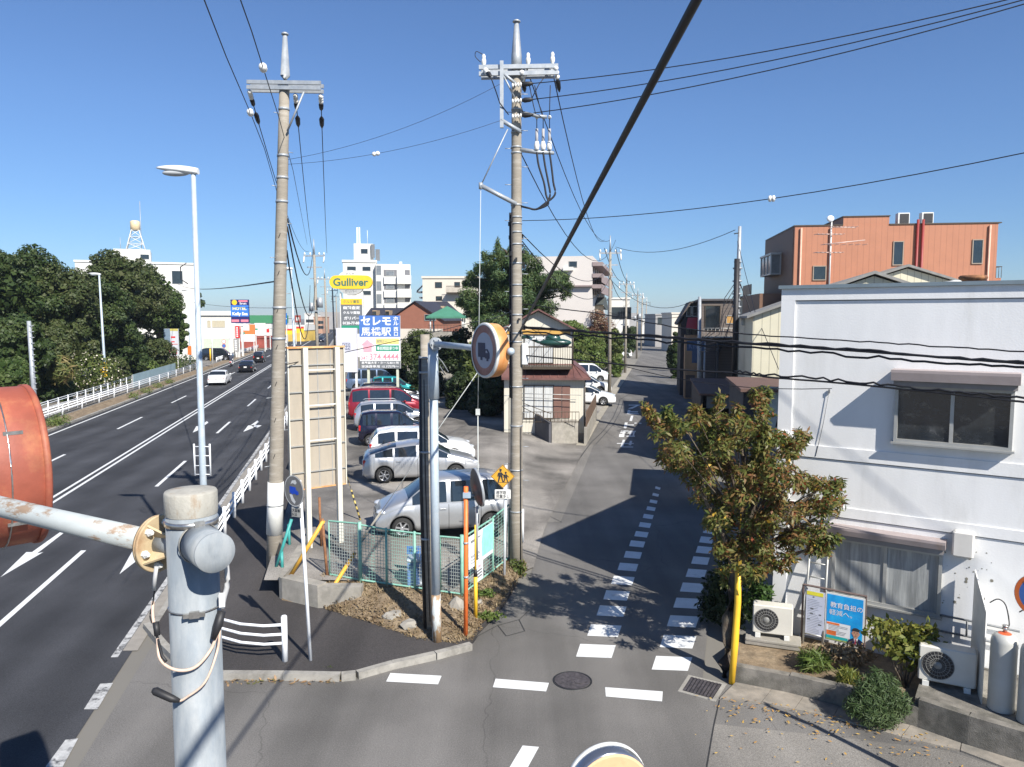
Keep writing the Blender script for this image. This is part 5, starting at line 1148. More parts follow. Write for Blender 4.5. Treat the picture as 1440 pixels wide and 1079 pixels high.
tx('病院から', .55, .485, .27, .07, GREYP, .01); tx('事前相談承り中', .685, .615, .52, .07, WHT, .008); tx('047.', .12, .80, .2, .07, PHN, .012); tx('374.4444', .60, .775, .72, .125, PHN, .018)
tx('業界最大手・ホール40ヶ所', .5, .89, .92, .05, WHT, .008); tx('家族葬専用 15.7万円～', .5, .96, .92, .05, WHT, .008)
mb = MB(); mb.slab([f(.19, .45), f(.36, .56), f(.30, .56), f(.30, .69), f(.09, .69), f(.09, .56), f(.03, .56)], -.010, -.006); mb.build('pink_arrow', mat('pink print', (.80, .36, .42), .5), t)
# tall oval sign
Yg = 72; sc = Yg / FPX
t = thing('shop_sign', 'tall column sign topped by a yellow oval with green lettering', 'sign', (AT(494, 400, Yg).x, Yg, 0)); zf = lambda y: AT(494, y, Yg).z
mb = MB(); n_ = 40; a_, r_ = 29.5 * sc, 9.5 * sc; zc_ = zf(397.5); pts = []
for i in range(n_): th = 2 * math.pi * i / n_; c_, s_ = math.cos(th), math.sin(th); pts.append(((a_ - r_) * (1 if c_ > 0 else -1) * min(1, abs(c_) * 3) + r_ * c_, zc_ + r_ * s_))
mb.slab(pts, -.25, .25); mb.build('oval_board', YELP, t)
mb = MB(); pts = [(math.cos(th) * 17 * sc, zf(390.5) + math.sin(th) * 9.5 * sc) for th in np.linspace(.0, math.pi, 18)]; mb.slab(pts, -.2, .2); pts = [(math.cos(th) * 17 * sc, zf(404.5) + math.sin(th) * 11 * sc) for th in np.linspace(math.pi, 2 * math.pi, 18)]
mb.build('white_dome', WHITED, t); mb = MB(); mb.slab(pts, -.2, .2); mb.build('lower_dome', mat('dome grey', (.42, .42, .40), .5), t)
DG = mat('bottle green lettering', (.05, .16, .12), .5)
text('Gulliver', t, 0, zc_, 49 * sc, 11 * sc, DG, -.26, bold=.03); text('ガリバー', t, 0, zf(410), 17 * sc, 4 * sc, GREYP, -.21, bold=.02); text('クルマ', t, -1 * sc, zf(386), 12 * sc, 2.6 * sc, GREYP, -.21)
mb = MB(); mb.bx((-14.5 * sc, -.1, zf(470)), (14.5 * sc, .3, zf(429))); mb.build('text_column', GREYP, t)
for x in (-15.5, 15.5): MB().bx(((x - .8) * sc, -.05, -.2), ((x + .8) * sc, .25, zf(412))).build('post', WHITED, t)
mb = MB(); mb.bx((-14.5 * sc, -.115, zf(429)), (14.5 * sc, -.102, zf(421))); mb.bx((-14.5 * sc, -.1, zf(429)), (14.5 * sc, .3, zf(421))); mb.build('yellow_band', YELP, t)
text('クルマ買取', t, 0, zf(425), 23 * sc, 4.2 * sc, DG, -.125); text('無料査定', t, 0, zf(433.5), 24 * sc, 4.6 * sc, WHT, -.11, bold=.03); text('クルマ買取', t, 0, zf(440.5), 24 * sc, 4 * sc, WHT, -.11, bold=.03)
text('ガリバー', t, 0, zf(448), 22 * sc, 4.4 * sc, WHT, -.11, bold=.03); text('0120-77-88', t, -1 * sc, zf(455), 23 * sc, 4 * sc, WHT, -.11, bold=.03)
mb = MB(); mb.bx((-14.5 * sc, -.11, zf(463)), (14.5 * sc, -.101, zf(458.5))); mb.build('green_band', GREENP, t)

# ================= VEHICLES =================
def lerp_tab(tab, x):
    if x <= tab[0][0]: return tab[0][1]
    for (a, va), (b, vb) in zip(tab, tab[1:]):
        if x <= b:
            u = (x - a) / (b - a); return va + (vb - va) * u
    return tab[-1][1]
def smooth_tab(tab, x, h=.07): return (lerp_tab(tab, x - h) + 2 * lerp_tab(tab, x) + lerp_tab(tab, x + h)) / 4
PAINTS = {}
def paint(nm, col, metal=.35, rough=.32): return mat('car paint ' + nm, col, rough, metal, .03, 2, coat=.7)
SPECS = {  # rear at x=0, nose at x=L
 'liftback': dict(L=4.45, W=1.73, top=[(0, .82), (.05, 1.08), (.35, 1.17), (1.0, 1.38), (1.9, 1.49), (2.5, 1.46), (3.35, 1.05), (3.7, .96), (4.2, .82), (4.38, .68), (4.45, .55)], belt=[(0, .80), (.3, .98), (2.5, .92), (3.4, .86), (4.45, .6)], wind=(2.45, 3.32), rear=(.25, 1.25), side=(.45, 3.2), pil=[(1.15, .04), (2.05, .05)], wh=(.78, 3.50), wr=.31, low=.20),
 'minivan': dict(L=4.7, W=1.70, top=[(0, 1.0), (.06, 1.5), (.22, 1.86), (.8, 1.95), (2.9, 1.93), (3.3, 1.82), (4.05, 1.20), (4.5, 1.02), (4.66, .85), (4.7, .6)], belt=[(0, 1.05), (3.4, 1.04), (4.1, 1.0), (4.7, .6)], wind=(3.2, 4.05), rear=(.05, .2), side=(.25, 3.85), pil=[(1.25, .05), (2.55, .05)], wh=(.85, 3.75), wr=.32, low=.22),
 'wagon': dict(L=4.45, W=1.72, top=[(0, .95), (.08, 1.25), (.35, 1.52), (.9, 1.60), (2.4, 1.58), (2.7, 1.50), (3.35, 1.08), (4.1, .95), (4.4, .75), (4.45, .55)], belt=[(0, .98), (2.7, .95), (3.4, .95), (4.45, .6)], wind=(2.6, 3.33), rear=(.08, .34), side=(.35, 3.25), pil=[(1.1, .05), (2.05, .05)], wh=(.82, 3.48), wr=.33, low=.24),
 'box': dict(L=3.45, W=1.50, top=[(0, .95), (.05, 1.3), (.15, 1.60), (.6, 1.68), (1.9, 1.66), (2.15, 1.58), (2.75, 1.10), (3.2, .98), (3.4, .8), (3.45, .55)], belt=[(0, .98), (2.2, .96), (2.8, .95), (3.45, .6)], wind=(2.05, 2.75), rear=(.05, .16), side=(.2, 2.65), pil=[(.85, .05), (1.6, .05)], wh=(.55, 2.85), wr=.28, low=.2),
 'compact': dict(L=4.05, W=1.68, top=[(0, .95), (.05, 1.25), (.2, 1.60), (.7, 1.70), (2.2, 1.70), (2.55, 1.60), (3.15, 1.15), (3.5, 1.03), (3.9, .85), (4.02, .68), (4.05, .5)], belt=[(0, .95), (2.6, .93), (3.2, .93), (4.05, .6)], wind=(2.4, 3.12), rear=(.05, .2), side=(.3, 3.0), pil=[(1.0, .06), (1.95, .06)], wh=(.68, 3.3), wr=.30, low=.21),
 'sedan': dict(L=4.6, W=1.74, top=[(0, .75), (.05, .98), (.7, 1.04), (1.25, 1.36), (1.8, 1.44), (2.5, 1.42), (3.3, 1.02), (4.2, .86), (4.52, .68), (4.6, .5)], belt=[(0, .72), (.6, .96), (2.5, .90), (3.3, .88), (4.6, .6)], wind=(2.4, 3.28), rear=(.68, 1.25), side=(.9, 3.2), pil=[(1.3, .05), (2.1, .05)], wh=(.85, 3.6), wr=.32, low=.2)}
def car(kind, label, loc, yaw, pm, group='cars parked side by side in the lot', rails=False, name='parked_car', small=False):
    """yaw 0: nose to +x"""
    sp = SPECS[kind]; L_, W_ = sp['L'], sp['W']; t = thing(name, label, 'car', loc, yaw, group)
    wr = sp['wr']; xs = set(np.round(np.linspace(0, L_, 60), 3)) | {.02, .05, L_ - .02, L_ - .05}
    seams = [] if small else [p[0] for p in sp['pil']] + [sp['side'][1] - .35]
    for s in seams: xs |= {s - .008, s + .008}
    for a in (*sp['side'], *sp['wind'], *sp['rear']): xs.add(a)
    for p, h in sp['pil']: xs |= {p - h, p + h}
    for wx in sp['wh']:
        for k in range(-8, 9): xs.add(wx + (wr + .06) * math.sin(k * math.pi / 16))
    xs = sorted(x for x in xs if 0 <= x <= L_); xs = [x for i, x in enumerate(xs) if i == 0 or x - xs[i - 1] > .004]
    rings = []
    for x in xs:
        u = x / L_; hw = W_ / 2 * (1 - .10 * max(0, 1 - x / .5) ** 2 - .16 * max(0, 1 - (L_ - x) / .8) ** 2.2)
        zt = smooth_tab(sp['top'], x); zb = min(smooth_tab(sp['belt'], x), zt - .02); lo = sp['low']
        lo += .12 * max(0, 1 - x / .15) + .05 * max(0, 1 - (L_ - x) / .2)
        for wx in sp['wh']:
            dx = abs(x - wx)
            if dx < wr + .06: lo = max(lo, wr + math.sqrt(max(0, (wr + .06) ** 2 - dx * dx)))
        hh = zt - zb; tum = .20 * min(1, hh / .55); yr = hw * (1 - tum) if hh > .12 else hw * (1 - .10)
        cr = min(.05, hh * .35)
        arch = any(abs(x - wx) < wr + .06 for wx in sp['wh']); fl = .02 if arch else 0
        z2 = lo + (zb - lo) * .22; z3 = lo + (zb - lo) * .55
        pts = [(hw * .80, lo + .01), (hw * .965 + fl, lo), (hw * .992 + fl, z2), (hw * 1.0, z3), (hw * .985, zb - (zb - lo) * .10), (hw * .955, zb)]
        e0 = zb + hh * .08; e1 = zt - cr - hh * .08
        for z in (e0, e1): uu = (z - zb) / max(hh, .01); pts.append((hw * .955 + (yr - hw * .955) * uu ** 1.15, z))
        pts += [(yr * .97, zt - cr), (yr * .80, zt - cr * .35), (yr * .4, zt - cr * .05), (0, zt)]
        rings.append(pts)
    n = len(rings[0]); mbs = dict(body=MB(), side_window=MB(), side_window_=MB(), windscreen=MB(), rear_window=MB())
    def P(i, j, s): return (xs[i], rings[i][j][0] * s, rings[i][j][1])
    for i in range(len(xs) - 1):
        xm = (xs[i] + xs[i + 1]) / 2; hh = rings[i][-1][1] - rings[i][5][1]
        for j in range(n - 1):
            k = 'body'; mi = 0
            if j == 6 and sp['side'][0] < xm < sp['side'][1] and hh > .16 and not any(abs(xm - p) < h for p, h in sp['pil']): k = 'side_window'
            if j >= 8 and sp['wind'][0] < xm < sp['wind'][1]: k = 'windscreen'
            if j >= 8 and sp['rear'][0] < xm < sp['rear'][1]: k = 'rear_window'
            if j in (1, 2, 3, 4) and any(abs(xm - s) < .007 for s in seams): mi = 1
            for s in (1, -1):
                q = [P(i, j, s), P(i + 1, j, s), P(i + 1, j + 1, s), P(i, j + 1, s)]
                if s < 0: q = q[::-1]
                mbs[k + ('_' if s < 0 and k == 'side_window' else '')].add(q, [(0, 1, 2, 3)], mi, True)
    for i, rev in ((0, False), (len(xs) - 1, True)):
        q = [P(i, j, 1) for j in range(n)] + [P(i, j, -1) for j in range(n - 2, -1, -1)]; mbs['body'].poly(q if not rev else q[::-1])
    mb = mbs['body']; w0, w1 = sp['wh']
    mb.bx((.12, -W_ * .36, .18), (L_ - .15, W_ * .36, .62), 2)
    mb.bx((.0 - .03, -W_ * .40, sp['low'] + .10), (.10, W_ * .40, sp['low'] + .28), 0)
    for k, m_ in (('body', [pm, DARK, BLACK]), ('side_window', GLASS), ('side_window_', GLASS), ('windscreen', glassmat('windscreen glass', (.03, .045, .055), .03)), ('rear_window', GLASS)):
        if not mbs[k].f: continue
        o = mbs[k].build(k.rstrip('_'), m_, t)
        import bmesh
        bm = bmesh.new(); bm.from_mesh(o.data); bmesh.ops.remove_doubles(bm, verts=bm.verts, dist=.0008); bmesh.ops.recalc_face_normals(bm, faces=bm.faces); bm.to_mesh(o.data); bm.free()
    for wx in sp['wh']:
        for s in (1, -1):
            yc = s * (W_ / 2 - .02)
            mb = MB(); mb.lathe([(wr * .62, -.0), (wr * .93, .0), (wr, -.03), (wr, -.17), (wr * .9, -.2), (wr * .5, -.2)], (wx, yc, wr), (0, s, 0), 28, 0, True, False); o = mb.build('tyre', TYRE, t)
            mb = MB(); mb.lathe([(wr * .64, -.005), (wr * .60, -.02), (wr * .56, -.07), (0, -.075)][::1], (0, 0, 0), (0, s, 0), 24, 1, True, False); mb.lathe([(wr * .16, -.07), (wr * .15, -.015), (0, -.012)], (0, 0, 0), (0, s, 0), 12, 0, True, False)
            mb.lathe([(wr * .66, -.0), (wr * .60, -.0), (wr * .60, -.03)], (0, 0, 0), (0, s, 0), 24, 0, True, False)
            for k in range(6 if not small else 5):
                a = k * math.pi / 3 + .2; mb.box((math.cos(a) * wr * .36, -s * .022, math.sin(a) * wr * .36), (wr * .52, .03, wr * .15), rot=Matrix.Rotation(-a, 3, 'Y'))
            r = mb.build('rim', [RIM, DARK], o); r.location = (wx, yc, wr)
    hl = [x for x in xs if x < L_ - .05][-1]
    for s in (1, -1):
        zt = lerp_tab(sp['top'], L_ - .30); mb = MB(); mb.ico((L_ - .22, s * W_ * .355, zt - .16), (.20, W_ * .095, .085), 0, 0, 0, 2); mb.build('headlight', LAMPW, t)
        zb = lerp_tab(sp['belt'], .1); mb = MB(); mb.bbox((.055, s * W_ * .405, zb - .10), (.12, .17, .30 if kind != 'sedan' else .14), .03); mb.build('taillight', LAMPR, t)
        xm = sp['side'][1] - .42; mb = MB(); mb.ico((xm, s * (W_ / 2 + .09), lerp_tab(sp['belt'], xm) + .08), (.07, .11, .07), 0, 0, 0, 1); mb.build('wing_mirror', pm, t)
    if not small:
        mb = MB()
        for s in (1, -1):
            for x in ([p[0] + .12 for p in sp['pil']] if kind != 'minivan' else [1.45, 2.75]): mb.box((x + .05, s * (W_ / 2 - .0), lerp_tab(sp['belt'], x) - .13), (.18, .03, .03))
        mb.each('door_handle', pm if kind != 'minivan' else DARK, t)
        mb = MB(); mb.bx((L_ - .035, -.5, .42), (L_ + .004, .5, .50)); mb.bx((L_ - .10, -.35, .62), (L_ - .025, .35, .68)); mb.build('grille', DARK, t)
    mb = MB(); mb.bx((-.045, -.17, sp['low'] + .42), (-.005, .17, sp['low'] + .58)); mb.bx((L_ - .02, -.17, .36), (L_ + .012, .17, .52)); mb.each('number_plate', WHITED, t)
    if rails:
        mb = MB()
        for s in (1, -1): mb.tube([(.5, s * W_ * .33, 1.60), (.62, s * W_ * .33, 1.66), (2.2, s * W_ * .33, 1.65), (2.35, s * W_ * .33, 1.59)], .018, 6)
        mb.each('roof_rail', STEEL, t)
    return t
SILV = paint('silver', (.46, .47, .48), .6, .35); SILV2 = paint('pale silver blue', (.40, .43, .48), .6, .35); WHTC = paint('white', (.74, .75, .75), 0, .3); NAVY = paint('blue black', (.012, .012, .03), .4, .25); RED = paint('crimson', (.24, .010, .022), .3, .3)
TEALC = paint('turquoise', (.01, .25, .26), .3, .3); BLUEG = paint('slate blue', (.12, .17, .26), .4, .3); BLK = paint('black', (.012, .012, .014), .3, .22)
ya = math.atan2(.215, 1) # rows stand square to the main road
def parked(kind, label, px, yb, pm, rails=False, yaw=ya, zz=.53, dx=0.):
    """px = picture column of the rear end at its near bottom edge"""
    p = G(px, yb, zz); W_ = SPECS[kind]['W']; p = Vector((p.x + dx, p.y + W_ / 2, zz)); return car(kind, label, p, yaw, pm, rails=rails)
parked('liftback', 'silver liftback car parked nose right, second nearest in the lot', 505, 682, SILV, yaw=ya * .85)
parked('wagon', 'white estate car parked just beyond the silver liftback', 514, 660, WHTC)
parked('box', 'blue black boxy small car parked beyond the white estate', 500, 629, NAVY)
parked('wagon', 'silver estate with roof rails parked between the blue black car and the red van', 494, 608, SILV2, True)
parked('minivan', 'crimson minivan parked in the row below the blue roadside sign', 486, 592, RED)
parked('wagon', 'pale silver estate parked just beyond the crimson minivan', 497, 579, SILV2)
parked('wagon', 'black estate parked second beyond the crimson minivan', 500, 571, BLK)
parked('box', 'turquoise small car farthest in the row before the dark hedge', 520, 561, TEALC)
parked('minivan', 'slate blue van parked behind the posts of the blue roadside sign', 484, 552, BLUEG)
# nearest van, nose to the lower left
p = G(712, 752, .42); yaw = R(180 + 13)
car('compact', 'silver compact van nearest the mesh fence with its nose to the left', (p.x + .05, p.y + .95, .46), yaw, SILV)
# cars behind the cream house
car('liftback', 'white liftback parked behind the cream house, its nose lowest by the block wall', (3.6, 58.5, .1), R(-8), WHTC, group='cars parked behind the cream house')
car('wagon', 'white estate parked behind the cream house between the liftback and the van', (4.4, 67, .1), R(-8), WHTC, group='cars parked behind the cream house')
car('minivan', 'white van parked behind the cream house, highest of the three parked there', (5.5, 79, .1), R(-6), WHTC, group='cars parked behind the cream house')
car('wagon', 'white car crossing at the far end of the side street', (20.3, 128, .0), R(176), WHTC, group=None, small=True)
p = G(972, 545, 0); car('box', 'pale blue car half hidden by the slim grey steel pole', (15.6, 60, .02), R(75), paint('ice blue', (.40, .52, .62), .3), group=None, small=True)
# road traffic: noses away
ur = R(90) + math.atan(.2158)
def rc(kind, label, px, yb, pm, dirn=1): 
    p = G(px, yb, .01); return car(kind, label, (p.x, p.y, .01), ur if dirn > 0 else ur + math.pi, pm, group='cars driving on the main road', name='car', small=True)
rc('sedan', 'white saloon driving away in the left lanes', 304, 543, WHTC)
rc('sedan', 'black saloon driving away ahead of the scooter', 345, 525, BLK)
rc('box', 'dark hatchback driving away just ahead of the black saloon', 363, 511, BLK)
rc('box', 'white van in the distance left of the dark van', 399, 484.5, WHTC)
rc('minivan', 'dark van in the distance before the flower coloured signs', 422, 480, BLK)
rc('box', 'small white car in the distance behind the tall concrete pole', 397, 496, WHTC)
rc('wagon', 'small dark car far off on the right half of the main road', 452, 481, NAVY, -1)
t_ = car('minivan', 'black van parked on the forecourt of the white shop', (AT(284, 500, 118).x, 118, .1), R(8), BLK, group=None, small=True)
# scooter and rider
p = G(325.5, 516, .01); t = thing('scooter', 'white scooter with a red tail ridden along the left kerb', 'scooter', p, ur)
mb = MB()
for x in (-.6, .6): mb.lathe([(.12, -.05), (.24, -.05), (.25, 0), (.24, .05), (.12, .05)], (x, 0, .25), (0, 1, 0), 16, 0)
mb.each('tyre', TYRE, t); mb = MB(); mb.bbox((-.45, 0, .62), (.7, .34, .34), .08); mb.bbox((.0, 0, .35), (.6, .3, .10), .04); mb.bbox((.45, 0, .65), (.14, .4, .7), .05); mb.tube([(.42, -.3, 1.02), (.45, 0, 1.0), (.42, .3, 1.02)], .03, 6); mb.build('body', WHTC, t)
mb = MB(); mb.bbox((-.82, 0, .66), (.08, .26, .16), .03); mb.build('tail_lamp', LAMPR, t)
t = thing('person', 'person in a dark jacket and white helmet riding the scooter', 'person', (p.x, p.y, .01), ur)
V_ = [(-.35, 0, .86), (-.30, 0, 1.1), (-.22, 0, 1.36), (-.20, 0, 1.48), (-.17, 0, 1.6), (-.24, .2, 1.36), (-.02, .27, 1.16), (.3, .28, 1.08), (-.24, -.2, 1.36), (-.02, -.27, 1.16), (.3, -.28, 1.08), (-.3, .12, .85), (.1, .15, .82), (.12, .14, .42), (-.3, -.12, .85), (.1, -.15, .82), (.12, -.14, .42)]
E_ = [(0, 1), (1, 2), (2, 3), (3, 4), (2, 5), (5, 6), (6, 7), (2, 8), (8, 9), (9, 10), (0, 11), (11, 12), (12, 13), (0, 14), (14, 15), (15, 16)]
me = bpy.data.meshes.new('body'); me.from_pydata(V_, E_, []); o = bpy.data.objects.new('body', me); COL.objects.link(o); o.parent = t
md = o.modifiers.new('skin', 'SKIN'); rr_ = [.15, .16, .17, .07, .08, .08, .06, .04, .08, .06, .04, .10, .08, .05, .10, .08, .05]
for i, r in enumerate(rr_): me.skin_vertices[0].data[i].radius = (r, r)
me.skin_vertices[0].data[0].use_root = True; o.modifiers.new('sub', 'SUBSURF').levels = 1; me.materials.append(mat('navy jacket', (.03, .035, .06), .8))
mb = MB(); mb.ico((-.17, 0, 1.66), (.15, .14, .15), 0, 0, 0, 2); mb.build('helmet', WHTC, t)
# ================= WHITE BUILDING (near right) =================
PF = Vector((5.66, 15.28, 0)); TF = Vector((.8235, -.5673, 0)); NF = Vector((-.5673, -.8235, 0)); RZF = math.atan2(TF.y, TF.x)
O1 = PF - TF * .22
def FS(px, py, out=0.):
    """picture point -> (x along the facade, z) on the plane `out` metres in front of it"""
    d = Vector(ray(px, py)); p0 = O1 + NF * out; k = (p0.x * NF.x + p0.y * NF.y) / (d.x * NF.x + d.y * NF.y); q = d * k
    return ((q.x - p0.x) * TF.x + (q.y - p0.y) * TF.y, H + q.z)
STUCCO = mat('white painted render', (.76, .76, .75), .85, 0, .05, 1.4, bump=.10, bscale=30, col2=(.60, .595, .57), lo=.52, hi=.80, stretch=(1.6, 1.6, .35))
t1 = thing('white_building', 'white rendered two-storey building with a hooded upper window', 'building', O1, RZF)
HT = 7.37
mb = MB(); mb.bx((0, 0, -.1), (12, 8.5, HT))
# recessed field border, bands
bx0, bz0 = FS(1119, 423)
mb.bx((0, -.035, bz0), (12, -.0, HT - .002)); mb.bx((0, -.035, .3), (bx0, -.0, bz0 - .001))
for (pa, pb) in (((1200, 632), (1200, 649)), ((1200, 716), (1200, 730))):
    za, zb = FS(*pa)[1], FS(*pb)[1]; mb.bx((bx0 + .002, -.025, zb), (12, -.0, za))
mb.build('wall', STUCCO, t1)
mb = MB(); mb.bx((-.05, -.09, HT + .001), (12.05, 8.55, HT + .07)); mb.build('coping', mat('blue grey coping', (.20, .25, .28), .5, .2, .1, 3), t1)
mb = MB(); mb.bx((bx0, -.006, bz0 - .02), (12, -.001, bz0 - .001))
for pa in ((1200, 649), (1200, 730)): z_ = FS(*pa)[1]; mb.bx((bx0, -.008, z_ - .02), (12, -.001, z_ - .001))
mb.build('painted_shadow_line', mat('shadow line grey', (.18, .19, .20), .8), t1)  # dark strips painted as shadow lines below the raised border and bands
def bigwin(x0, x1, z0, z1, dep, fm, gm, hood=None, label=None, curtain=False):
    fr = MB(); w_ = .055
    fr.bx((x0, -dep, z0), (x1, 0, z0 + w_)); fr.bx((x0, -dep, z1 - w_), (x1, 0, z1)); fr.bx((x0, -dep, z0 + w_ + .001), (x0 + w_, 0, z1 - w_ - .001)); fr.bx((x1 - w_, -dep, z0 + w_ + .001), (x1, 0, z1 - w_ - .001))
    xm = (x0 + x1) / 2; fr.bx((xm - .03, -dep * .7, z0 + w_ + .002), (xm + .03, -.012, z1 - w_ - .002)); fr.bx((x0 - .04, -dep - .05, z0 - .035), (x1 + .04, -.001, z0 - .002))
    o = fr.build('window', fm, t1, label=label)
    g = MB(); g.bx((x0 + w_ + .002, -dep * .45, z0 + w_ + .003), (xm - .032, -dep * .38, z1 - w_ - .003)); g.bx((xm + .032, -dep * .30, z0 + w_ + .003), (x1 - w_ - .002, -dep * .24, z1 - w_ - .003)); g.build('pane', gm, o)
    if hood:
        a, b_, zh, pj, hh = hood; q = MB(); q.bx((a, -pj, zh - .05), (b_, 0, zh)); q.add([(a, -pj, zh - .05), (b_, -pj, zh - .05), (b_, -pj + .03, zh - hh), (a, -pj + .03, zh - hh), (a, -pj + .06, zh - hh), (b_, -pj + .06, zh - hh), (b_, -pj + .05, zh - .051), (a, -pj + .05, zh - .051)], [(0, 3, 2, 1), (3, 4, 5, 2), (4, 7, 6, 5), (0, 7, 4, 3), (1, 2, 5, 6)])
        q.bx((a, -pj + .06, zh - hh), (a + .03, -.001, zh - .051)); q.bx((b_ - .03, -pj + .06, zh - hh), (b_, -.001, zh - .051)); q.build('window_hood', HOODM, t1)
        q = MB(); q.bx((a + .035, -pj * .75, zh - hh - .10), (b_ - .035, -.001, zh - hh * .45)); q.build('shutter_case', mat('grey shutter case', (.26, .24, .23), .6, .1, .1, 6), t1)
    return o
HOODM = mat('faded pinkish hood metal', (.40, .34, .33), .55, .2, .08, 4, col2=(.36, .25, .18), lo=.6, hi=.75)
a = FS(1256, 620, .13); b = FS(1423, 632, .13); top = FS(1256, 546, .13)[1]
hl = FS(1253, 522, .45); hr = FS(1431, 533, .45)
GLW = mat('glass with painted reflections', (.022, .026, .03), .07, 0, .3, 7, col2=(.10, .10, .09), lo=.56, hi=.66, spec=1.0, stretch=(1, 1, 1.6))  # paler noise patches painted in as reflected foliage
bigwin(a[0], b[0], a[1] - .02, top + .05, .13, ALU, GLW, (hl[0], hr[0] + .05, hl[1] + .02, .45, .20), 'sliding window under the upper hood')
# the upper glass carries its reflections in the colour; lower window has curtains
a = FS(1168, 845, .08); b = FS(1322, 855, .08); top = FS(1180, 757, .08)[1]
hl = FS(1160, 741, .30); hr = FS(1330, 757, .30)
CURT = mat('dusty curtain', (.26, .27, .27), .35, 0, .25, 3, col2=(.40, .41, .40), lo=.45, hi=.6, stretch=(4, 1, .35), coat=.6)
bigwin(a[0], b[0], (a[1] + b[1]) / 2 - .05, top, .09, ALU, CURT, (hl[0], hr[0], hl[1] + .02, .30, .15), 'curtained sliding window beside the ladder')
a = FS(1338, 782, .18); b = FS(1371, 752, .18)
mb = MB(); mb.bbox(((a[0] + b[0]) / 2, -.10, (a[1] + b[1]) / 2 - .0), (b[0] - a[0], .20, abs(b[1] - a[1]) + .02), .03); mb.build('vent_hood', mat('white vent enamel', (.62, .60, .56), .45, 0, .06, 5, col2=(.45, .36, .28), lo=.62, hi=.75), t1)
a = FS(1105, 611, .04); mb = MB(); mb.bx((a[0] - .08, -.07, a[1] - .08), (a[0] + .06, -.036, a[1] + .07)); mb.build('outlet_box', STUCCO, t1)
mb = MB(); q0 = FS(1166, 551, .03); q1 = FS(1147, 642, .03); mb.tube([(q0[0], -.03, q0[1]), ((q0[0] + q1[0]) / 2 + .015, -.03, (q0[1] + q1[1]) / 2), (q1[0], -.03, q1[1])], .006, 5); mb.box((q0[0], -.03, q0[1]), (.03, .03, .08)); mb.build('hanging_cord', GREYP, t1)
# stains: moss spots and a brown streak low on the wall
mb = MB(); rq = random.Random(9)
for _ in range(34):
    x, z_ = FS(rq.uniform(1325, 1400), rq.uniform(770, 850)); r_ = rq.choice((.006, .01, .014, .03)); k = 7
    mb.poly([(x + math.cos(-i * 2 * math.pi / k) * r_ * rq.uniform(.7, 1.2), -.0035, z_ - math.sin(-i * 2 * math.pi / k) * r_) for i in range(k)][::-1])
mb.build('wall_spots', mat('grey moss', (.22, .21, .17), .9, 0, .2, 20), t1)
mb = MB()
for z_ in (1.28, .98): mb.tube([(3.0, -.06, z_), (3.5, -.06, z_), (4.3, -.06, z_ - .02)], .02, 6)
mb.tube([(3.5, -.06, 1.28), (3.5, -.06, .98)], .02, 6); mb.each('wall_pipe', GREYP, t1)
# ---- low wall, planter and ledge ----
lw = [G(1034, 962), G(1110, 977), G(1175, 993), G(1235, 1012), G(1290, 1025), G(1360, 1050), G(1450, 1078)]
hs = [.34, .36, .38, .36, .34, .5, .5]
mb = MB()
for i, (p, q) in enumerate(zip(lw, lw[1:])):
    d = (q - p).normalized(); n_ = Vector((-d.y, d.x, 0)) * .16; h = hs[i] if i < 4 else .50
    mb.prism([(p.x, p.y), (q.x, q.y), (q.x + n_.x, q.y + n_.y), (p.x + n_.x, p.y + n_.y)], -.05, h)
BLOCKM = mat('stained block wall', (.20, .185, .16), .9, 0, .3, 3, bump=.5, col2=(.10, .095, .08), lo=.45, hi=.62)
mb.solo('low_wall', BLOCKM, 'low stained block wall edging the planting bed at the white building', 'wall')
bed = [(p.x + .1, p.y + .12) for p in lw] + [((O1 + TF * 6.5).x, (O1 + TF * 6.5).y), ((O1 - TF * .3 + NF * .05).x, (O1 - TF * .3 + NF * .05).y), (lw[0].x + .05, lw[0].y + .9)]
mb = MB(); mb.prism(bed, -.04, .26); mb.build('planting_bed', SOIL)['kind'] = 'structure'
led = [lw[4] + Vector((.02, .15, 0)), lw[6] + Vector((.02, .15, 0)), O1 + TF * 6.5 + NF * .04, O1 + TF * 2.9 + NF * .04]
mb = MB(); mb.prism([(p.x, p.y) for p in led], -.03, .46); mb.solo('service_ledge', BLOCKM, 'raised concrete ledge carrying the gas cylinders and the right air conditioner', 'ledge')
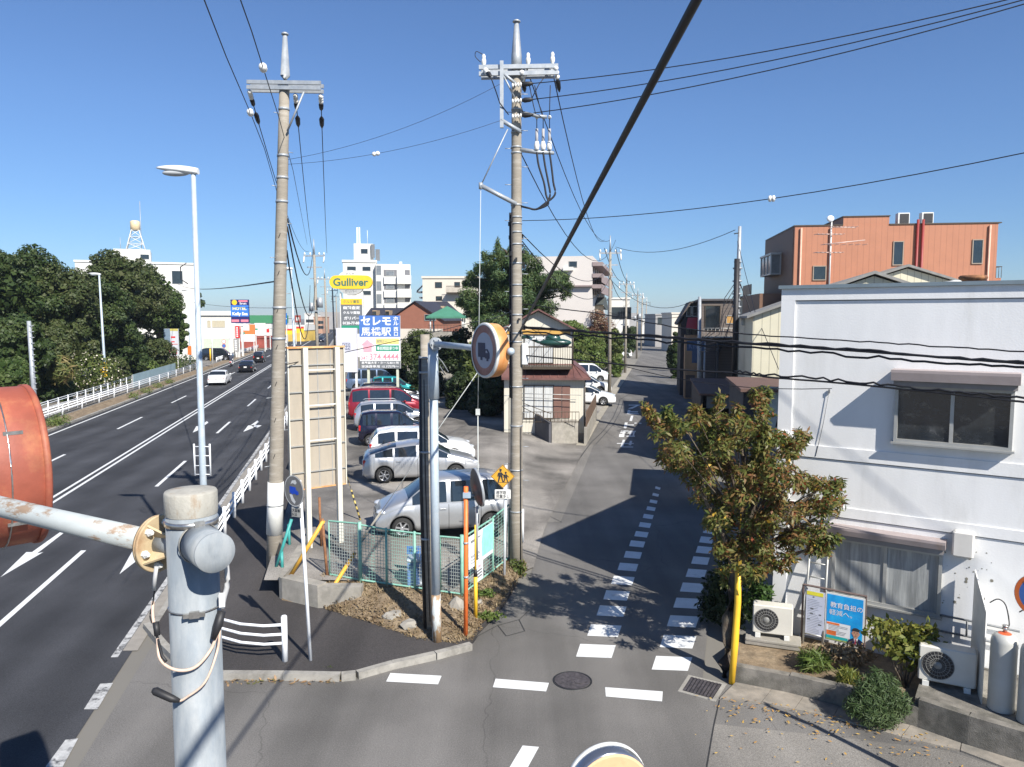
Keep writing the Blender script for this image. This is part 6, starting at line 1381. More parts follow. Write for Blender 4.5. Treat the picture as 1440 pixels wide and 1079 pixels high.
# narrow asphalt strip up to the foot of the side-street buildings
# ---- air conditioners ----
ACM = mat('ivory enamel', (.58, .56, .50), .45, 0, .05, 4, col2=(.45, .38, .28), lo=.62, hi=.8)
def aircon(label, loc, rz, wd_, ht, dp):
    t = thing('air_conditioner', label, 'air conditioner', loc, rz, 'outdoor air conditioner units')
    mb = MB(); mb.bbox((0, 0, ht / 2 + .04), (wd_, dp, ht), .02); mb.build('casing', ACM, t)
    cx = -wd_ * .16; r = ht * .40; mb = MB(); mb.lathe([(r, 0), (r, .012)], (cx, -dp / 2, ht / 2 + .04), (0, -1, 0), 36, 0); mb.build('fan_opening', BLACK, t)
    mb = MB()
    for k in range(4): rr = r * (k + 1) / 4.05; mb.lathe([(rr - .006, .013), (rr, .02), (rr + .004, .013)], (cx, -dp / 2, ht / 2 + .04), (0, -1, 0), 36, 0, True, False)
    for k in range(24):
        a = k * math.pi / 12; mb.tube([(cx + math.cos(a) * .04, -dp / 2 - .016, ht / 2 + .04 + math.sin(a) * .04), (cx + math.cos(a + .3) * r, -dp / 2 - .016, ht / 2 + .04 + math.sin(a + .3) * r)], .003, 4)
    mb.lathe([(.06, .018), (.05, .028), (0, .03)], (cx, -dp / 2, ht / 2 + .04), (0, -1, 0), 16, 0, True, False); mb.build('fan_grille', mat('grille grey', (.20, .20, .19), .5), t)
    mb = MB()
    for x in (-wd_ * .36, wd_ * .36): mb.bx((x - .05, -dp / 2 - .03, -.04), (x + .05, dp / 2 + .03, .045))
    mb.each('foot', WHITED, t); return t
def pxset(px0, px1, yb, Y):  # centre foot from left/right columns
    a = AT(px0, yb, Y); return a
a = AT(1084, 912, 14.75)
mb = MB(); mb.bbox((0, 0, .08), (1.05, .45, .13), .01); mb.bx((-.5, -.235, .10), (.5, -.22, .13)); mb.v = [tuple(Matrix.Rotation(RZF + .25, 3, 'Z') @ Vector(v) + Vector((a.x, a.y - .1, .26))) for v in mb.v]
mb.solo('plinth_block', CONC, 'hollow concrete block plinth under the left air conditioner', 'block')
aircon('ivory air conditioner outdoor unit on a block plinth beside the leaning tree trunk', Vector((a.x, a.y - .05, .45)), RZF + .28, .76, .58, .28)
a = AT(1329, 978, 12.55)
aircon('white air conditioner outdoor unit half hidden by the leafy shrub', Vector((a.x, a.y, .50)), RZF + .12, .86, .62, .30)
# ---- gas cylinders ----
def cylinder(label, c, h=1.25, r=.19):
    t = thing('gas_cylinder', label, 'gas cylinder', c, .3, 'gas cylinders'); m = mat('dull white cylinder enamel', (.44, .44, .41), .5, .05, .06, 4, col2=(.40, .33, .26), lo=.60, hi=.78)
    mb = MB(); mb.lathe([(r * .97, .10), (r, .14), (r, .4), (r * 1.01, .42), (r, .44), (r, h - .30), (r * 1.012, h - .28), (r, h - .26), (r, h - .12), (r * .93, h - .05), (r * .7, h), (r * .25, h + .03), (0, h + .035)], (0, 0, 0), (0, 0, 1), 36, 0, True, False); mb.build('body', m, t)
    mb = MB(); mb.lathe([(r * 1.0, 0), (r * 1.02, .02), (r * .98, .12)], (0, 0, 0), (0, 0, 1), 36, 0, True, False); mb.build('foot_ring', m, t)
    mb = MB(); mb.lathe([(r * .52, .012), (r * .30, .030), (0, .036)], (0, 0, h), (0, 0, 1), 24, 0, True, False); mb.build('red_label', mat('orange red label', (.62, .10, .03), .5), t)
    mb = MB(); mb.tube([(0, 0, h + .03), (0, 0, h + .12)], .03, 10); mb.tube([(-.05, 0, h + .10), (.06, 0, h + .10)], .018, 8); mb.tube([(0, -.0, h + .12), (0, 0, h + .15)], .045, 8); mb.build('valve', STRAP, t)
    mb = MB(); mb.tube(spl([(.06, 0, h + .10), (.14, .05, h + .16), (.13, .12, h + .42), (.06, .2, h + .5), (-.02, .28, h + .42)]), .010, 8); mb.build('hose', BLACK, t); return t
a = AT(1407, 996, 11.75); cylinder('white gas cylinder with a red top label, fully in view on the ledge', Vector((a.x, a.y, .47)))
a = AT(1450, 1004, 11.35); cylinder('white gas cylinder cut by the right edge of the picture', Vector((a.x, a.y, .47)))
a = AT(1380, 985, 11.9); b = AT(1381, 862, 11.9); c = O1 + TF * 3.55
mb = MB(); d = Vector((c.x, c.y, 0)) - Vector((a.x, a.y, 0)); 
mb.add([(a.x, a.y, .46), (a.x + d.x * .9, a.y + d.y * .9, .46), (a.x + d.x * .9, a.y + d.y * .9, b.z + .25), (a.x, a.y, b.z), (a.x + .03, a.y + .02, .46), (a.x + d.x * .9 + .03, a.y + d.y * .9 + .02, .46), (a.x + d.x * .9 + .03, a.y + d.y * .9 + .02, b.z + .25), (a.x + .03, a.y + .02, b.z)], [(0, 3, 2, 1), (4, 5, 6, 7), (0, 1, 5, 4), (3, 7, 6, 2), (0, 4, 7, 3), (1, 2, 6, 5)])
mb.solo('screen_panel', WHITED, 'thin white screen panel standing left of the gas cylinders', 'panel')
# ---- posters, ladder ----
def fpt(px, py, out): x, z_ = FS(px, py, out); return x, z_
x0, z0 = FS(1159, 900, .35); x1, z1 = FS(1217, 843, .35); zb = FS(1214, 912, .35)[1]; zt = FS(1160, 831, .35)[1]
t = thing('election_poster', 'bright blue poster board with white lettering and the bust of a man in a suit', 'poster', O1 + TF * x0 + NF * .35 + Vector((0, 0, zb)), RZF); W_, Hh = x1 - x0, zt - zb - .02
mb = MB(); mb.bx((0, 0, 0), (W_, .02, Hh)); mb.build('board', WHITED, t)
m_ = .03
mb = MB(); mb.bx((m_, -.005, Hh * .40), (W_ - m_, -.001, Hh - m_)); mb.bx((W_ * .66, -.005, m_), (W_ - m_, -.001, Hh * .399)); mb.build('blue_field', mat('poster blue', (.01, .30, .72), .5, 0, .10, 5, col2=(.02, .42, .80), lo=.45, hi=.6), t)
WL = WHT
text('教育負担の', t, W_ * .54, Hh * .765, W_ * .82, Hh * .12, WL, -.009, bold=.008); text('軽減へ。', t, W_ * .40, Hh * .61, W_ * .58, Hh * .115, WL, -.009, bold=0.)
mb = MB(); mb.bx((m_, -.0055, Hh * .12), (W_ * .655, -.001, Hh * .395)); mb.build('white_field', WHITEP, t)
mb = MB(); mb.bx((m_ + .01, -.008, Hh * .35), (W_ * .38, -.006, Hh * .39)); mb.bx((m_ + .01, -.008, Hh * .13), (W_ * .30, -.006, Hh * .22)); mb.build('orange_print', ORANGE, t)
mb = MB(); mb.bx((m_, -.0075, Hh * .06), (W_ * .60, -.001, Hh * .115)); mb.build('teal_print', mat('teal print', (.02, .40, .42), .5), t)
mb = MB(); mb.bx((m_, -.0065, m_), (W_ * .655, -.001, Hh * .058)); mb.build('green_print', mat('olive print', (.35, .45, .12), .5), t)
mb = MB(); r_ = random.Random(2)
for k in range(7): z_ = Hh * (.33 - k * .028); mb.bx((W_ * .10, -.008, z_), (W_ * r_.uniform(.35, .6), -.0057, z_ + .006))
mb.build('printed_lines', GREYP, t)
hx = W_ * .80; S_ = Hh
def ov(cx, cz, rx, rz_, y, k=20, a0=0, a1=2 * math.pi): return [(cx + math.cos(a) * rx, y, cz + math.sin(a) * rz_) for a in np.linspace(a0, a1, k, endpoint=(a1 - a0) < 6.2)]
mb = MB(); mb.poly([(hx - .16, -.008, m_), (hx + .15, -.008, m_), (hx + .15, -.008, S_ * .10), (hx + .06, -.008, S_ * .16), (hx - .05, -.008, S_ * .16), (hx - .13, -.008, S_ * .10)]); mb.build('printed_suit', mat('navy suit print', (.012, .018, .07), .6), t)
mb = MB(); mb.poly([(hx - .035, -.0095, S_ * .17), (hx - .01, -.0095, m_ + .01), (hx + .02, -.0095, m_ + .01), (hx + .045, -.0095, S_ * .17)]); mb.build('printed_shirt', WHITEP, t)
mb = MB(); mb.poly([(hx - .012, -.011, S_ * .15), (hx - .015, -.011, m_ + .01), (hx + .012, -.011, m_ + .01), (hx + .010, -.011, S_ * .15)]); mb.build('printed_tie', mat('red tie print', (.35, .03, .08), .6), t)
SK = mat('printed skin', (.50, .27, .18), .6, 0, .08, 14)
mb = MB(); mb.poly(ov(hx, S_ * .265, .062, .092, -.0105)); mb.poly([(hx - .03, -.0101, S_ * .2), (hx - .028, -.0101, S_ * .155), (hx + .03, -.0101, S_ * .155), (hx + .032, -.0101, S_ * .2)]); mb.poly(ov(hx - .063, S_ * .26, .012, .022, -.0102, 10)); mb.poly(ov(hx + .063, S_ * .26, .012, .022, -.0102, 10)); mb.build('printed_face', SK, t)
mb = MB(); mb.poly(ov(hx, S_ * .315, .070, .060, -.0112, 14, -.15, math.pi + .15)); mb.build('printed_hair', INK, t)
mb = MB(); 
for s in (-1, 1): mb.poly(ov(hx + s * .026, S_ * .270, .011, .005, -.0122, 8)); mb.poly(ov(hx + s * .026, S_ * .287, .015, .004, -.0122, 8))
mb.poly(ov(hx, S_ * .205, .02, .005, -.0122, 8)); mb.poly(ov(hx + .002, S_ * .24, .006, .010, -.0122, 8)); mb.build('printed_features', mat('brown ink', (.12, .05, .04), .6), t)
x0, _ = FS(1132, 895, .37); x1, _ = FS(1158, 895, .37); zb = FS(1145, 896, .37)[1]; zt = FS(1145, 832, .37)[1]
t = thing('flyer_board', 'pale flyer board with a yellow heading beside the blue poster', 'poster', O1 + TF * x0 + NF * .37 + Vector((0, 0, zb)), RZF); W_, Hh = x1 - x0, zt - zb
mb = MB(); mb.bx((0, 0, 0), (W_, .015, Hh)); mb.build('board', mat('lilac paper', (.52, .55, .66), .6, 0, .04, 5), t)
mb = MB(); mb.bx((.01, -.004, Hh - .09), (W_ - .03, -.001, Hh - .015)); mb.build('yellow_heading', mat('yellow print', (.72, .66, .05), .5), t)
mb = MB(); 
for (u, v, k) in ((.25, .60, .16), (.25, .49, .14), (.72, .49, .12), (.10, .36, .14), (.70, .27, .17), (.36, .86, .08)): mb.bx((W_ * u, -.004, Hh * v), (W_ * (u + k), -.001, Hh * v + .022))
for k in range(22): mb.bx((W_ * .08, -.003, Hh * (.05 + k * .036)), (W_ * r_.uniform(.5, .92), -.001, Hh * (.05 + k * .036) + .003))
mb.build('printed_lines', GREYP, t)
mb = MB(); xa_ = FS(1129, 829, .33)[0]; xb_ = FS(1219, 843, .33)[0]; zq = FS(1160, 829, .33)[1]; q = lambda x, y, z_: tuple(O1 + TF * x + NF * y + Vector((0, 0, z_)))
for a_, b_ in (((xa_, .30, zq), (xb_, .30, zq)), ((xa_, .30, .2), (xa_, .30, zq)), ((xb_ - .02, .30, .2), (xb_ - .02, .30, zq)), ((xa_, .30, zq - .95), (xb_, .30, zq - .95)), ((FS(1159, 829, .33)[0], .30, .2), (FS(1159, 829, .33)[0], .30, zq))): mb.tube([q(*a_), q(*b_)], .022, 4, sm=False)
mb.solo('poster_stand', mat('brown angle iron', (.14, .10, .09), .7, .2, .15, 8), 'brown angle iron stand holding the poster and flyer boards', 'stand')
t = thing('ladder', 'aluminium ladder leaning on the facade behind the flyer board', 'ladder', O1 + TF * FS(1150, 830, .1)[0] + NF * .25 + Vector((0, 0, .28)), RZF)
for x in (-.17, .17): MB().tube([(x * 1.1, -.15, 0), (x, .16, 2.05)], .022, 6).build('rail', ALU, t)
mb = MB()
for k in range(7): mb.tube([(-.175, -.15 + .31 * (.1 + k * .14), .2 + k * .28), (.175, -.15 + .31 * (.1 + k * .14), .2 + k * .28)], .014, 6)
mb.each('rung', ALU, t)
# yellow guy guard on the leaning wire beside the tree
b = G(1029, 962, .0); a = AT(1038, 797, b.y + .15)
mb = MB(); pts = [b, b.lerp(a, .35) + Vector((.02, 0, 0)), b.lerp(a, .7) + Vector((.03, 0, 0)), a]; mb.tube(pts, [.055, .066, .062, .055], 14); mb.tube([a, a + (a - b) * .5], .01, 5)
mb.solo('guy_guard', YELLOW, 'bright yellow guard sleeve standing against the leaning tree trunk', 'guy guard')

# ================= OTHER BUILDINGS =================
def win(t, x, z_, w_, h_, y=0., fm=None, gm=None, side=None, div=1, D=None):
    """framed window on the front (y = const) or, with side=(x, +1/-1), on a side wall where x runs along y"""
    fm = fm or BRONZE; gm = gm or GLASS; fr, g = MB(), MB(); b_ = .05
    def bx_(m, u0, u1, d0, d1, z0, z1):
        if side is None: m.bx((u0, y - d1, z0), (u1, y - d0, z1))
        else: s = side[1]; m.bx((side[0] + s * d0, u0, z0), (side[0] + s * d1, u1, z1))
    bx_(fr, x - b_, x + w_ + b_, .004, .06, z_ - b_, z_); bx_(fr, x - b_, x + w_ + b_, .004, .06, z_ + h_, z_ + h_ + b_); bx_(fr, x - b_, x, .004, .055, z_ + .001, z_ + h_ - .001); bx_(fr, x + w_, x + w_ + b_, .004, .055, z_ + .001, z_ + h_ - .001)
    for i in range(1, div): u = x + w_ * i / div; bx_(fr, u - .02, u + .02, .03, .05, z_ + .001, z_ + h_ - .001)
    o = fr.build('window', fm, t); bx_(g, x + .001, x + w_ - .001, .008, .028, z_ + .001, z_ + h_ - .001); g.build('pane', gm, o); return o
SA = -.186  # side-street frame: rz = -atan(.186)
RZS = -math.atan(.186)
# --- orange house ---
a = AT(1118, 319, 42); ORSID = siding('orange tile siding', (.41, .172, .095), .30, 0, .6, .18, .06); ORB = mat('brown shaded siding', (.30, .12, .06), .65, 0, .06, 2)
t = thing('orange_house', 'orange three-storey house with a brown side and a bay window', 'building', (a.x, 42, 0), RZS * .75); zt = a.z; Wd = 10.45
sf = 42 / FPX
xf = lambda px: (px - 1118) * sf * 1.028
zf2 = lambda py, Y=42: AT(1118, py, Y).z
mb = MB(); mb.bx((0, 0, -.1), (Wd - .1, 8, zt)); mb.bx((xf(1180), -.0 + .02, zt + .001), (xf(1238), 5, zf2(307))); mb.build('wall', ORSID, t)
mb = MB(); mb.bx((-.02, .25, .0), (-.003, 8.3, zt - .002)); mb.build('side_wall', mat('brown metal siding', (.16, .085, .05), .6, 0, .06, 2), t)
mb = MB(); mb.bx((-.06, -.05, zt + .001), (xf(1180) - .01, 8.1, zt + .06)); mb.bx((xf(1238) + .01, -.05, zt + .001), (Wd + .05, 8.1, zt + .06)); mb.bx((xf(1180) - .05, -.03, zf2(307) + .001), (xf(1238) + .04, 5.1, zf2(307) + .05)); mb.build('coping', BRONZE, t)
for (p0, q0, p1, q1) in ((1144, 376, 1159, 394), (1245, 343, 1256, 374), (1343, 342, 1354, 373)): win(t, xf(p0), zf2(q1), xf(p1) - xf(p0), zf2(q0) - zf2(q1), 0, mat('tan window frame', (.30, .24, .18), .5), GLASS)
mb = MB()
for px in (1126, 1164, 1362): mb.tube([(xf(px), -.08, zt - .1), (xf(px), -.08, 3)], .055, 8)
mb.each('pale_downpipe', mat('salmon pipe', (.62, .36, .26), .5), t)
mb = MB()
for px in (1273, 1279.5): mb.tube([(xf(px), -.10, zt + .25), (xf(px), -.10, 3)], .07, 8)
mb.each('red_downpipe', mat('dark red pipe', (.26, .035, .03), .5), t)
for px in (1253, 1283): 
    mb = MB(); mb.bbox((xf(px + 8), .8, zt + .40), (.62, .4, .62), .02); mb.bx((xf(px + 8) - .2, .58, zt + .15), (xf(px + 8) + .26, .6, zt + .65), 1); mb.build('rooftop_unit', [WHITED, DARK], t)
mb = MB(); mb.bx((-.62, 3.2, zf2(382)), (-.022, 6.4, zf2(380))); mb.bx((-.66, 3.1, zf2(352)), (-.022, 6.5, zf2(349)))
for (x, y) in ((-.60, 3.22), (-.60, 4.25), (-.60, 5.3), (-.60, 6.34), (-.06, 3.22)): mb.bx((x - .03, y - .04, zf2(380)), (x + .04, y + .04, zf2(352)))
mb.build('bay_frame', ALU, t)
mb = MB(); mb.bx((-.59, 3.23, zf2(380)), (-.022, 6.33, zf2(352))); mb.build('bay_glass', mat('pale bay glass', (.20, .21, .21), .1), t)
mb = MB(); mb.bx((-1.5, 1.5, 4), (-.022, 7.5, zf2(412))); mb.build('terrace', mat('brown metal siding', (.2, .1, .1)), t)
mb = MB(); mb.bx((-1.5, 4.5, zf2(411)), (-1.45, 7.5, zf2(395))); mb.build('terrace_rail', BRONZE, t)
mb = MB(); mb.bx((Wd, 2, 3), (Wd + 1.1, 6, zf2(391))); mb.build('wing', MATS['orange tile siding'], t)
mb = MB()
for k in range(8): mb.tube([(Wd + .1 + k * .14, 1.95, zf2(391)), (Wd + .1 + k * .14, 1.95, zf2(375))], .015, 4)
mb.tube([(Wd, 1.95, zf2(375)), (Wd + 1.1, 1.95, zf2(375)), (Wd + 1.1, 6, zf2(375))], .02, 4); mb.build('roof_railing', BRONZE, t)
# rooftop aerial and dish in front of the orange house
t = thing('tv_aerial', 'tall television aerial mast in front of the orange wall', 'aerial', AT(1166, 405, 33) - Vector((0, 0, .4))); k = 33 / FPX
mb = MB(); mb.tube([(0, 0, 0), (0, 0, 97 * k + .4)], .035, 8); mb.build('mast', WHITED, t)
mb = MB(); 
for (y0, x0, x1, dz) in ((322, -2, 32, 1), (346, -12, 46, -6), (332, -22, 14, 0), (357, -22, 14, 0)):
    z_ = (405 - y0) * k + .4; mb.tube([(x0 * k, -.1, z_), (x1 * k, -.1, z_ - dz * k)], .022, 5)
    n = 7
    for i in range(n): u = x0 + (x1 - x0) * i / (n - 1); mb.tube([(u * k, -.35, z_), (u * k, .15, z_)], .012, 4)
mb.build('elements', mat('salmon aerial', (.58, .42, .36), .5, .3), t)
mb = MB(); mb.ico((-3 * k, -.1, 91 * k + .5), (.16, .08, .14), 0, 0, 0, 2); mb.build('dish', WHITEP, t)
MB().tube([(.12 * 0 + 10 * k, 0, 0.5), (26 * k, 0, -.1)], .03, 6).build('stay', BRONZE, t)
t = thing('roof_vent', 'rust banded round roof ventilator above the white building', 'ventilator', AT(1368, 400, 27) - Vector((0, 0, .2)), 0, 'roof ventilators'); k = 27 / FPX
mb = MB(); mb.tube([(0, 0, 0), (0, 0, .35)], .3, 18); mb.lathe([(.33, .30), (.45, .38), (.46, .44), (.40, .50), (0, .52)], (0, 0, 0), (0, 0, 1), 24, 1, True, False); mb.build('cowl', [WHITED, RUSTB], t)
t = thing('roof_vent', 'plain pale round roof ventilator left of the rusty one', 'ventilator', AT(1343, 402, 28) - Vector((0, 0, .3)), 0, 'roof ventilators')
mb = MB(); mb.lathe([(.26, 0), (.26, .3), (.38, .34), (.36, .44), (0, .5)], (0, 0, 0), (0, 0, 1), 24, 0, True, False); mb.build('cowl', WHITED, t)
# --- gabled cream sheds ---
CRS = siding('cream corrugated siding', (.60, .56, .42), .32, 0, .6, .30, .05); GRF = mat('grey asbestos roof', (.24, .235, .22), .9, 0, .2, 3)
def shed(label, px, py, Y, hw, drop, dep, rz, eaves_to=0., wallm=CRS, roofm=GRF, oh=.25):
    a = AT(px, py, Y); t = thing('gabled_shed', label, 'building', (a.x, Y, 0), rz, 'cream gabled sheds'); z_ = a.z
    mb = MB(); mb.slab([(-hw, 0), (hw, 0), (hw, z_ - drop), (0, z_ - .08), (-hw, z_ - drop)], 0, dep); mb.build('wall', wallm, t)
    mb = MB(); s = drop / hw
    for sx in (-1, 1):
        x1 = sx * (hw + oh); zz = z_ - s * (hw + oh); mb.add([(0, -oh, z_), (x1, -oh, zz), (x1, dep + oh, zz), (0, dep + oh, z_), (0, -oh, z_ + .12), (x1, -oh, zz + .10), (x1, dep + oh, zz + .10), (0, dep + oh, z_ + .12)], [(0, 1, 2, 3), (7, 6, 5, 4), (0, 4, 5, 1), (1, 5, 6, 2), (2, 6, 7, 3)])
    mb.build('roof', roofm, t); return t
shed('cream gabled shed with a grey roof behind the white building, larger and farther', 1276, 376, 38, 5.2, 1.75, 9, RZS * 1.2)
t = shed('cream gabled shed with a grey roof behind the white building, nearer and smaller', 1229, 386, 30, 4.5, 1.65, 17, -R(15))
mb = MB(); a = AT(1054, 416, 50); t = thing('flat_shed', 'flat-roofed beige shed between the steel topped pole and the gabled shed', 'building', (a.x, 50, 0), RZS)
mb.bx((0, 0, 0), (3.9, 6, a.z - .1)); mb.build('wall', CRS, t); mb = MB(); mb.bx((-.3, -.3, a.z - .099), (4.1, 6.2, a.z)); mb.build('roof', GRF, t)
b = G(1062, 660, .0); a = AT(1060, 612, 24.5)
mb = MB(); mb.box((AT(1078, 580, 24.3).x, 24.3, AT(1078, 582, 24.3).z), (.72, .05, 1.75), rot=Matrix.Rotation(R(10), 3, 'Y')); mb.solo('leaning_sheet', mat('pale green sheet', (.40, .44, .40), .6), 'pale sheet panel leaning beside the white building corner', 'metal sheet')
# dim lean-to and fence masses along the right of the side street
DKW = mat('dark wood and shade boards', (.055, .05, .05), .8, 0, .3, 3)  # near-black: dark wood, and shade painted into the lean-to and garage
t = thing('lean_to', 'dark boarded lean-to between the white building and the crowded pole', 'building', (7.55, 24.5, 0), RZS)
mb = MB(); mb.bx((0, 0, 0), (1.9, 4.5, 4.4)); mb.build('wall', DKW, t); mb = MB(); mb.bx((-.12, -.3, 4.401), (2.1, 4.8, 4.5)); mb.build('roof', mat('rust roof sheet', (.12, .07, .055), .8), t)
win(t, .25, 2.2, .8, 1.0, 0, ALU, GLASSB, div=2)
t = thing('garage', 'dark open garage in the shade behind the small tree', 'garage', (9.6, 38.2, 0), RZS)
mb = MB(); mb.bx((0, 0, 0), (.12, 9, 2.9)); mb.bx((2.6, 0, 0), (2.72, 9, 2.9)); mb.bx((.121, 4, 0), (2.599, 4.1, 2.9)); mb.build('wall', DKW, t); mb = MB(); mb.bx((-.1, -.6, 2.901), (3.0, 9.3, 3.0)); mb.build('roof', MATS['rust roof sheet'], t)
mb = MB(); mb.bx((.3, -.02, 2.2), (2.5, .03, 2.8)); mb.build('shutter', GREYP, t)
# --- grey brown house ---
BRS = siding('brown lap siding', (.135, .11, .095), .22, 2, .7, .35, .05)
a = AT(986, 421, 60); t = thing('grey_house', 'grey brown sided house with a flat roof beyond the crowded pole', 'building', (a.x, 60, 0), RZS); z_ = a.z
mb = MB(); mb.bx((0, 0, -.1), (7.5, 9, z_ - .15)); mb.build('wall', BRS, t); mb = MB(); mb.bx((-.2, -.2, z_ - .149), (7.7, 9.2, z_)); mb.build('roof', mat('slate roof edge', (.09, .085, .09), .7), t)
k = 60 / FPX
win(t, .35, AT(0, 465, 60).z, 1.1, 1.9, 0, BRONZE, GLASS); win(t, 2.0, AT(0, 455, 60).z, 1.8, .55, 0, ALU, mat('amber blind', (.45, .25, .07), .6), div=2)
mb = MB(); mb.bx((.2, -1.1, AT(0, 475, 60).z), (2.8, 0, AT(0, 473, 60).z)); mb.tube([(.2, -1.1, AT(0, 462, 60).z), (2.8, -1.1, AT(0, 462, 60).z)], .03, 5)
for i in range(10): mb.tube([(.2 + i * .29, -1.1, AT(0, 474, 60).z), (.2 + i * .29, -1.1, AT(0, 462, 60).z)], .015, 4)
mb.build('balcony', ALU, t)
mb = MB(); mb.add([(1.8, -1.6, AT(0, 478, 60).z), (5.5, -1.6, AT(0, 505, 60).z), (5.5, 0, AT(0, 505, 60).z), (1.8, 0, AT(0, 478, 60).z)], [(0, 1, 2, 3)]); mb.bx((1.2, -1.6, 1.0), (1.3, 0, 5)); mb.build('stair_canopy', mat('dark awning', (.05, .055, .06), .6), t)
for (lab, x0, x1, zt_, m_, Y, dep) in (('narrow dark wooden house with a slanting roof edge on the right of the side street', 958, 984, 432, DKW, 66, 8),):
    a = AT(x0, zt_, Y); t = thing('wooden_house', lab, 'building', (a.x, Y, 0), RZS); w_ = (x1 - x0) * Y / FPX
    mb = MB(); mb.slab([(0, -.1), (w_, -.1), (w_, a.z + .3), (w_ * .5, a.z + .3), (0, AT(0, 455, Y).z)], 0, dep); mb.build('wall', m_, t)
    mb = MB(); mb.slab([(-.3, AT(0, 458, Y).z), (w_ * .5, a.z + .31), (w_, a.z + .31), (w_, a.z + .45), (w_ * .45, a.z + .45), (-.35, AT(0, 456, Y).z)], -.3, dep + .2); mb.build('roof', mat('brown roof', (.10, .08, .07), .8), t)
    win(t, w_ * .3, AT(0, 445, Y).z, .35, .8, 0, WHITED); win(t, w_ * .62, AT(0, 445, Y).z, .35, .8, 0, WHITED)
a = AT(964, 460, 63.5); t = thing('red_awning', 'small bright red awning over a shop window on the side street', 'awning', (a.x, 63.5, a.z - .0), RZS)
mb = MB(); mb.add([(0, -.9, -.1), (1.3, -.9, -.1), (1.3, .6, .75), (.2, .6, .75), (0, -.9, -.16), (1.3, -.9, -.16), (1.3, .6, .69), (.2, .6, .69)], [(0, 1, 2, 3), (7, 6, 5, 4), (0, 4, 5, 1), (1, 5, 6, 2), (3, 2, 6, 7), (0, 3, 7, 4)]); mb.build('cloth', REDP, t)
mb = MB(); mb.bx((.05, .3, -1.4), (1.3, .5, -.2)); mb.build('shop_window', GLASS, t)
a = AT(963, 510, 63); t = thing('shop_wall', 'orange tinted shop front corner under the blue hanging sign', 'building', (a.x, 63, 0), RZS)
mb = MB(); mb.bx((0, 0, -.1), (1.0, 2, AT(0, 472, 63).z)); mb.build('wall', mat('orange plaster', (.50, .30, .16), .8, 0, .1, 2), t); mb = MB(); mb.bx((.1, -.03, .1), (.85, -.002, 2.0)); mb.build('door', mat('dim door', (.14, .1, .08)), t)
t, W_, zb_, zt_ = px_panel('hanging_sign', 'dark blue hanging shop sign with dim capital letters on the side street', 'sign', 966, 990, 480, 494, 56, -.2, .12, mat('dull blue sign', (.05, .09, .17), .5)); text('KYO', t, W_ * .42, (zb_ + zt_) / 2, W_ * .6, .40, mat('dim blue lettering', (.16, .22, .36), .5), -.006)
mb = MB(); mb.bx((W_ * .3, .02, zb_ - .9), (W_ * .8, .1, zb_)); mb.build('lower_panel', MATS['dull blue sign'], t)
MB().tube([(W_, .05, 0), (W_, .05, zt_)], .06, 8).build('post', STEEL, t)
# --- cream house on the left of the side street ---
CRH = siding('cream house siding', (.58, .55, .46), .16, 0, .65, .14, .05)
Yh = 41.0; kh = Yh / FPX; a = AT(702, 600, Yh); t = thing('cream_house', 'cream two-storey house with a brown skirt roof and a balcony', 'building', (a.x, Yh, 0), -.03)
hx = lambda px: (px - 702) * kh; hz_ = lambda py: AT(740, py, Yh).z
mb = MB(); mb.bx((hx(709), 0, .5), (hx(822), 7, hz_(527))); mb.slab([(hx(708), hz_(527) + .001), (hx(806), hz_(527) + .001), (hx(806), hz_(463)), (hx(757), hz_(439)), (hx(708), hz_(463))], .9, 7); mb.build('wall', CRH, t)
BRR = mat('brown metal roof', (.15, .07, .06), .55, 0, .12, 3, col2=(.11, .05, .045))
mb = MB(); xa0 = hx(706); mb.add([(xa0, -.45, hz_(531)), (hx(830), -.45, hz_(531)), (hx(806), .95, hz_(513)), (xa0, .95, hz_(513)), (xa0, -.45, hz_(534)), (hx(830), -.45, hz_(534))], [(0, 1, 2, 3), (4, 5, 1, 0)])
mb.add([(hx(830), -.45, hz_(531)), (hx(834), 7.4, hz_(531)), (hx(806), 7.4, hz_(508)), (hx(806), .95, hz_(513))], [(0, 1, 2, 3)]); mb.build('skirt_roof', BRR, t)
mb = MB()
for i in range(12): x = xa0 + (hx(830) - xa0) * i / 11; mb.tube([(x, -.46, hz_(530.6)), (min(x, hx(806)), .95, hz_(512.6))], .018, 4)
mb.build('roof_ribs', BRR, t)
mb = MB(); 
for sx in (-1, 1):
    xe = hx(757) + sx * (hx(815) - hx(757)); ze = hz_(439) - (hz_(439) - hz_(463)) * 1.22
    mb.add([(hx(757), .5, hz_(437)), (xe, .5, ze), (xe, 7.3, ze), (hx(757), 7.3, hz_(437)), (hx(757), .5, hz_(434.5)), (xe, .5, ze + .10), (xe, 7.3, ze + .10), (hx(757), 7.3, hz_(434.5))], [(0, 1, 2, 3), (7, 6, 5, 4), (0, 4, 5, 1), (1, 5, 6, 2)])
mb.build('gable_roof', BRR, t)
mb = MB(); mb.bx((hx(712), .85, hz_(471)), (hx(803), .89, hz_(464.5))); mb.build('timber_band', mat('ochre timber', (.50, .29, .07), .7, 0, .1, 5), t)
LACE = mat('white lace curtain', (.50, .51, .50), .5, 0, .25, 3, stretch=(6, 1, .4), coat=.5)
win(t, hx(738), hz_(588), hx(778) - hx(738), hz_(543) - hz_(588), 0, BRONZE, LACE, div=3); win(t, hx(738), hz_(512), hx(778) - hx(738), hz_(473) - hz_(512), .9, BRONZE, LACE, div=3)
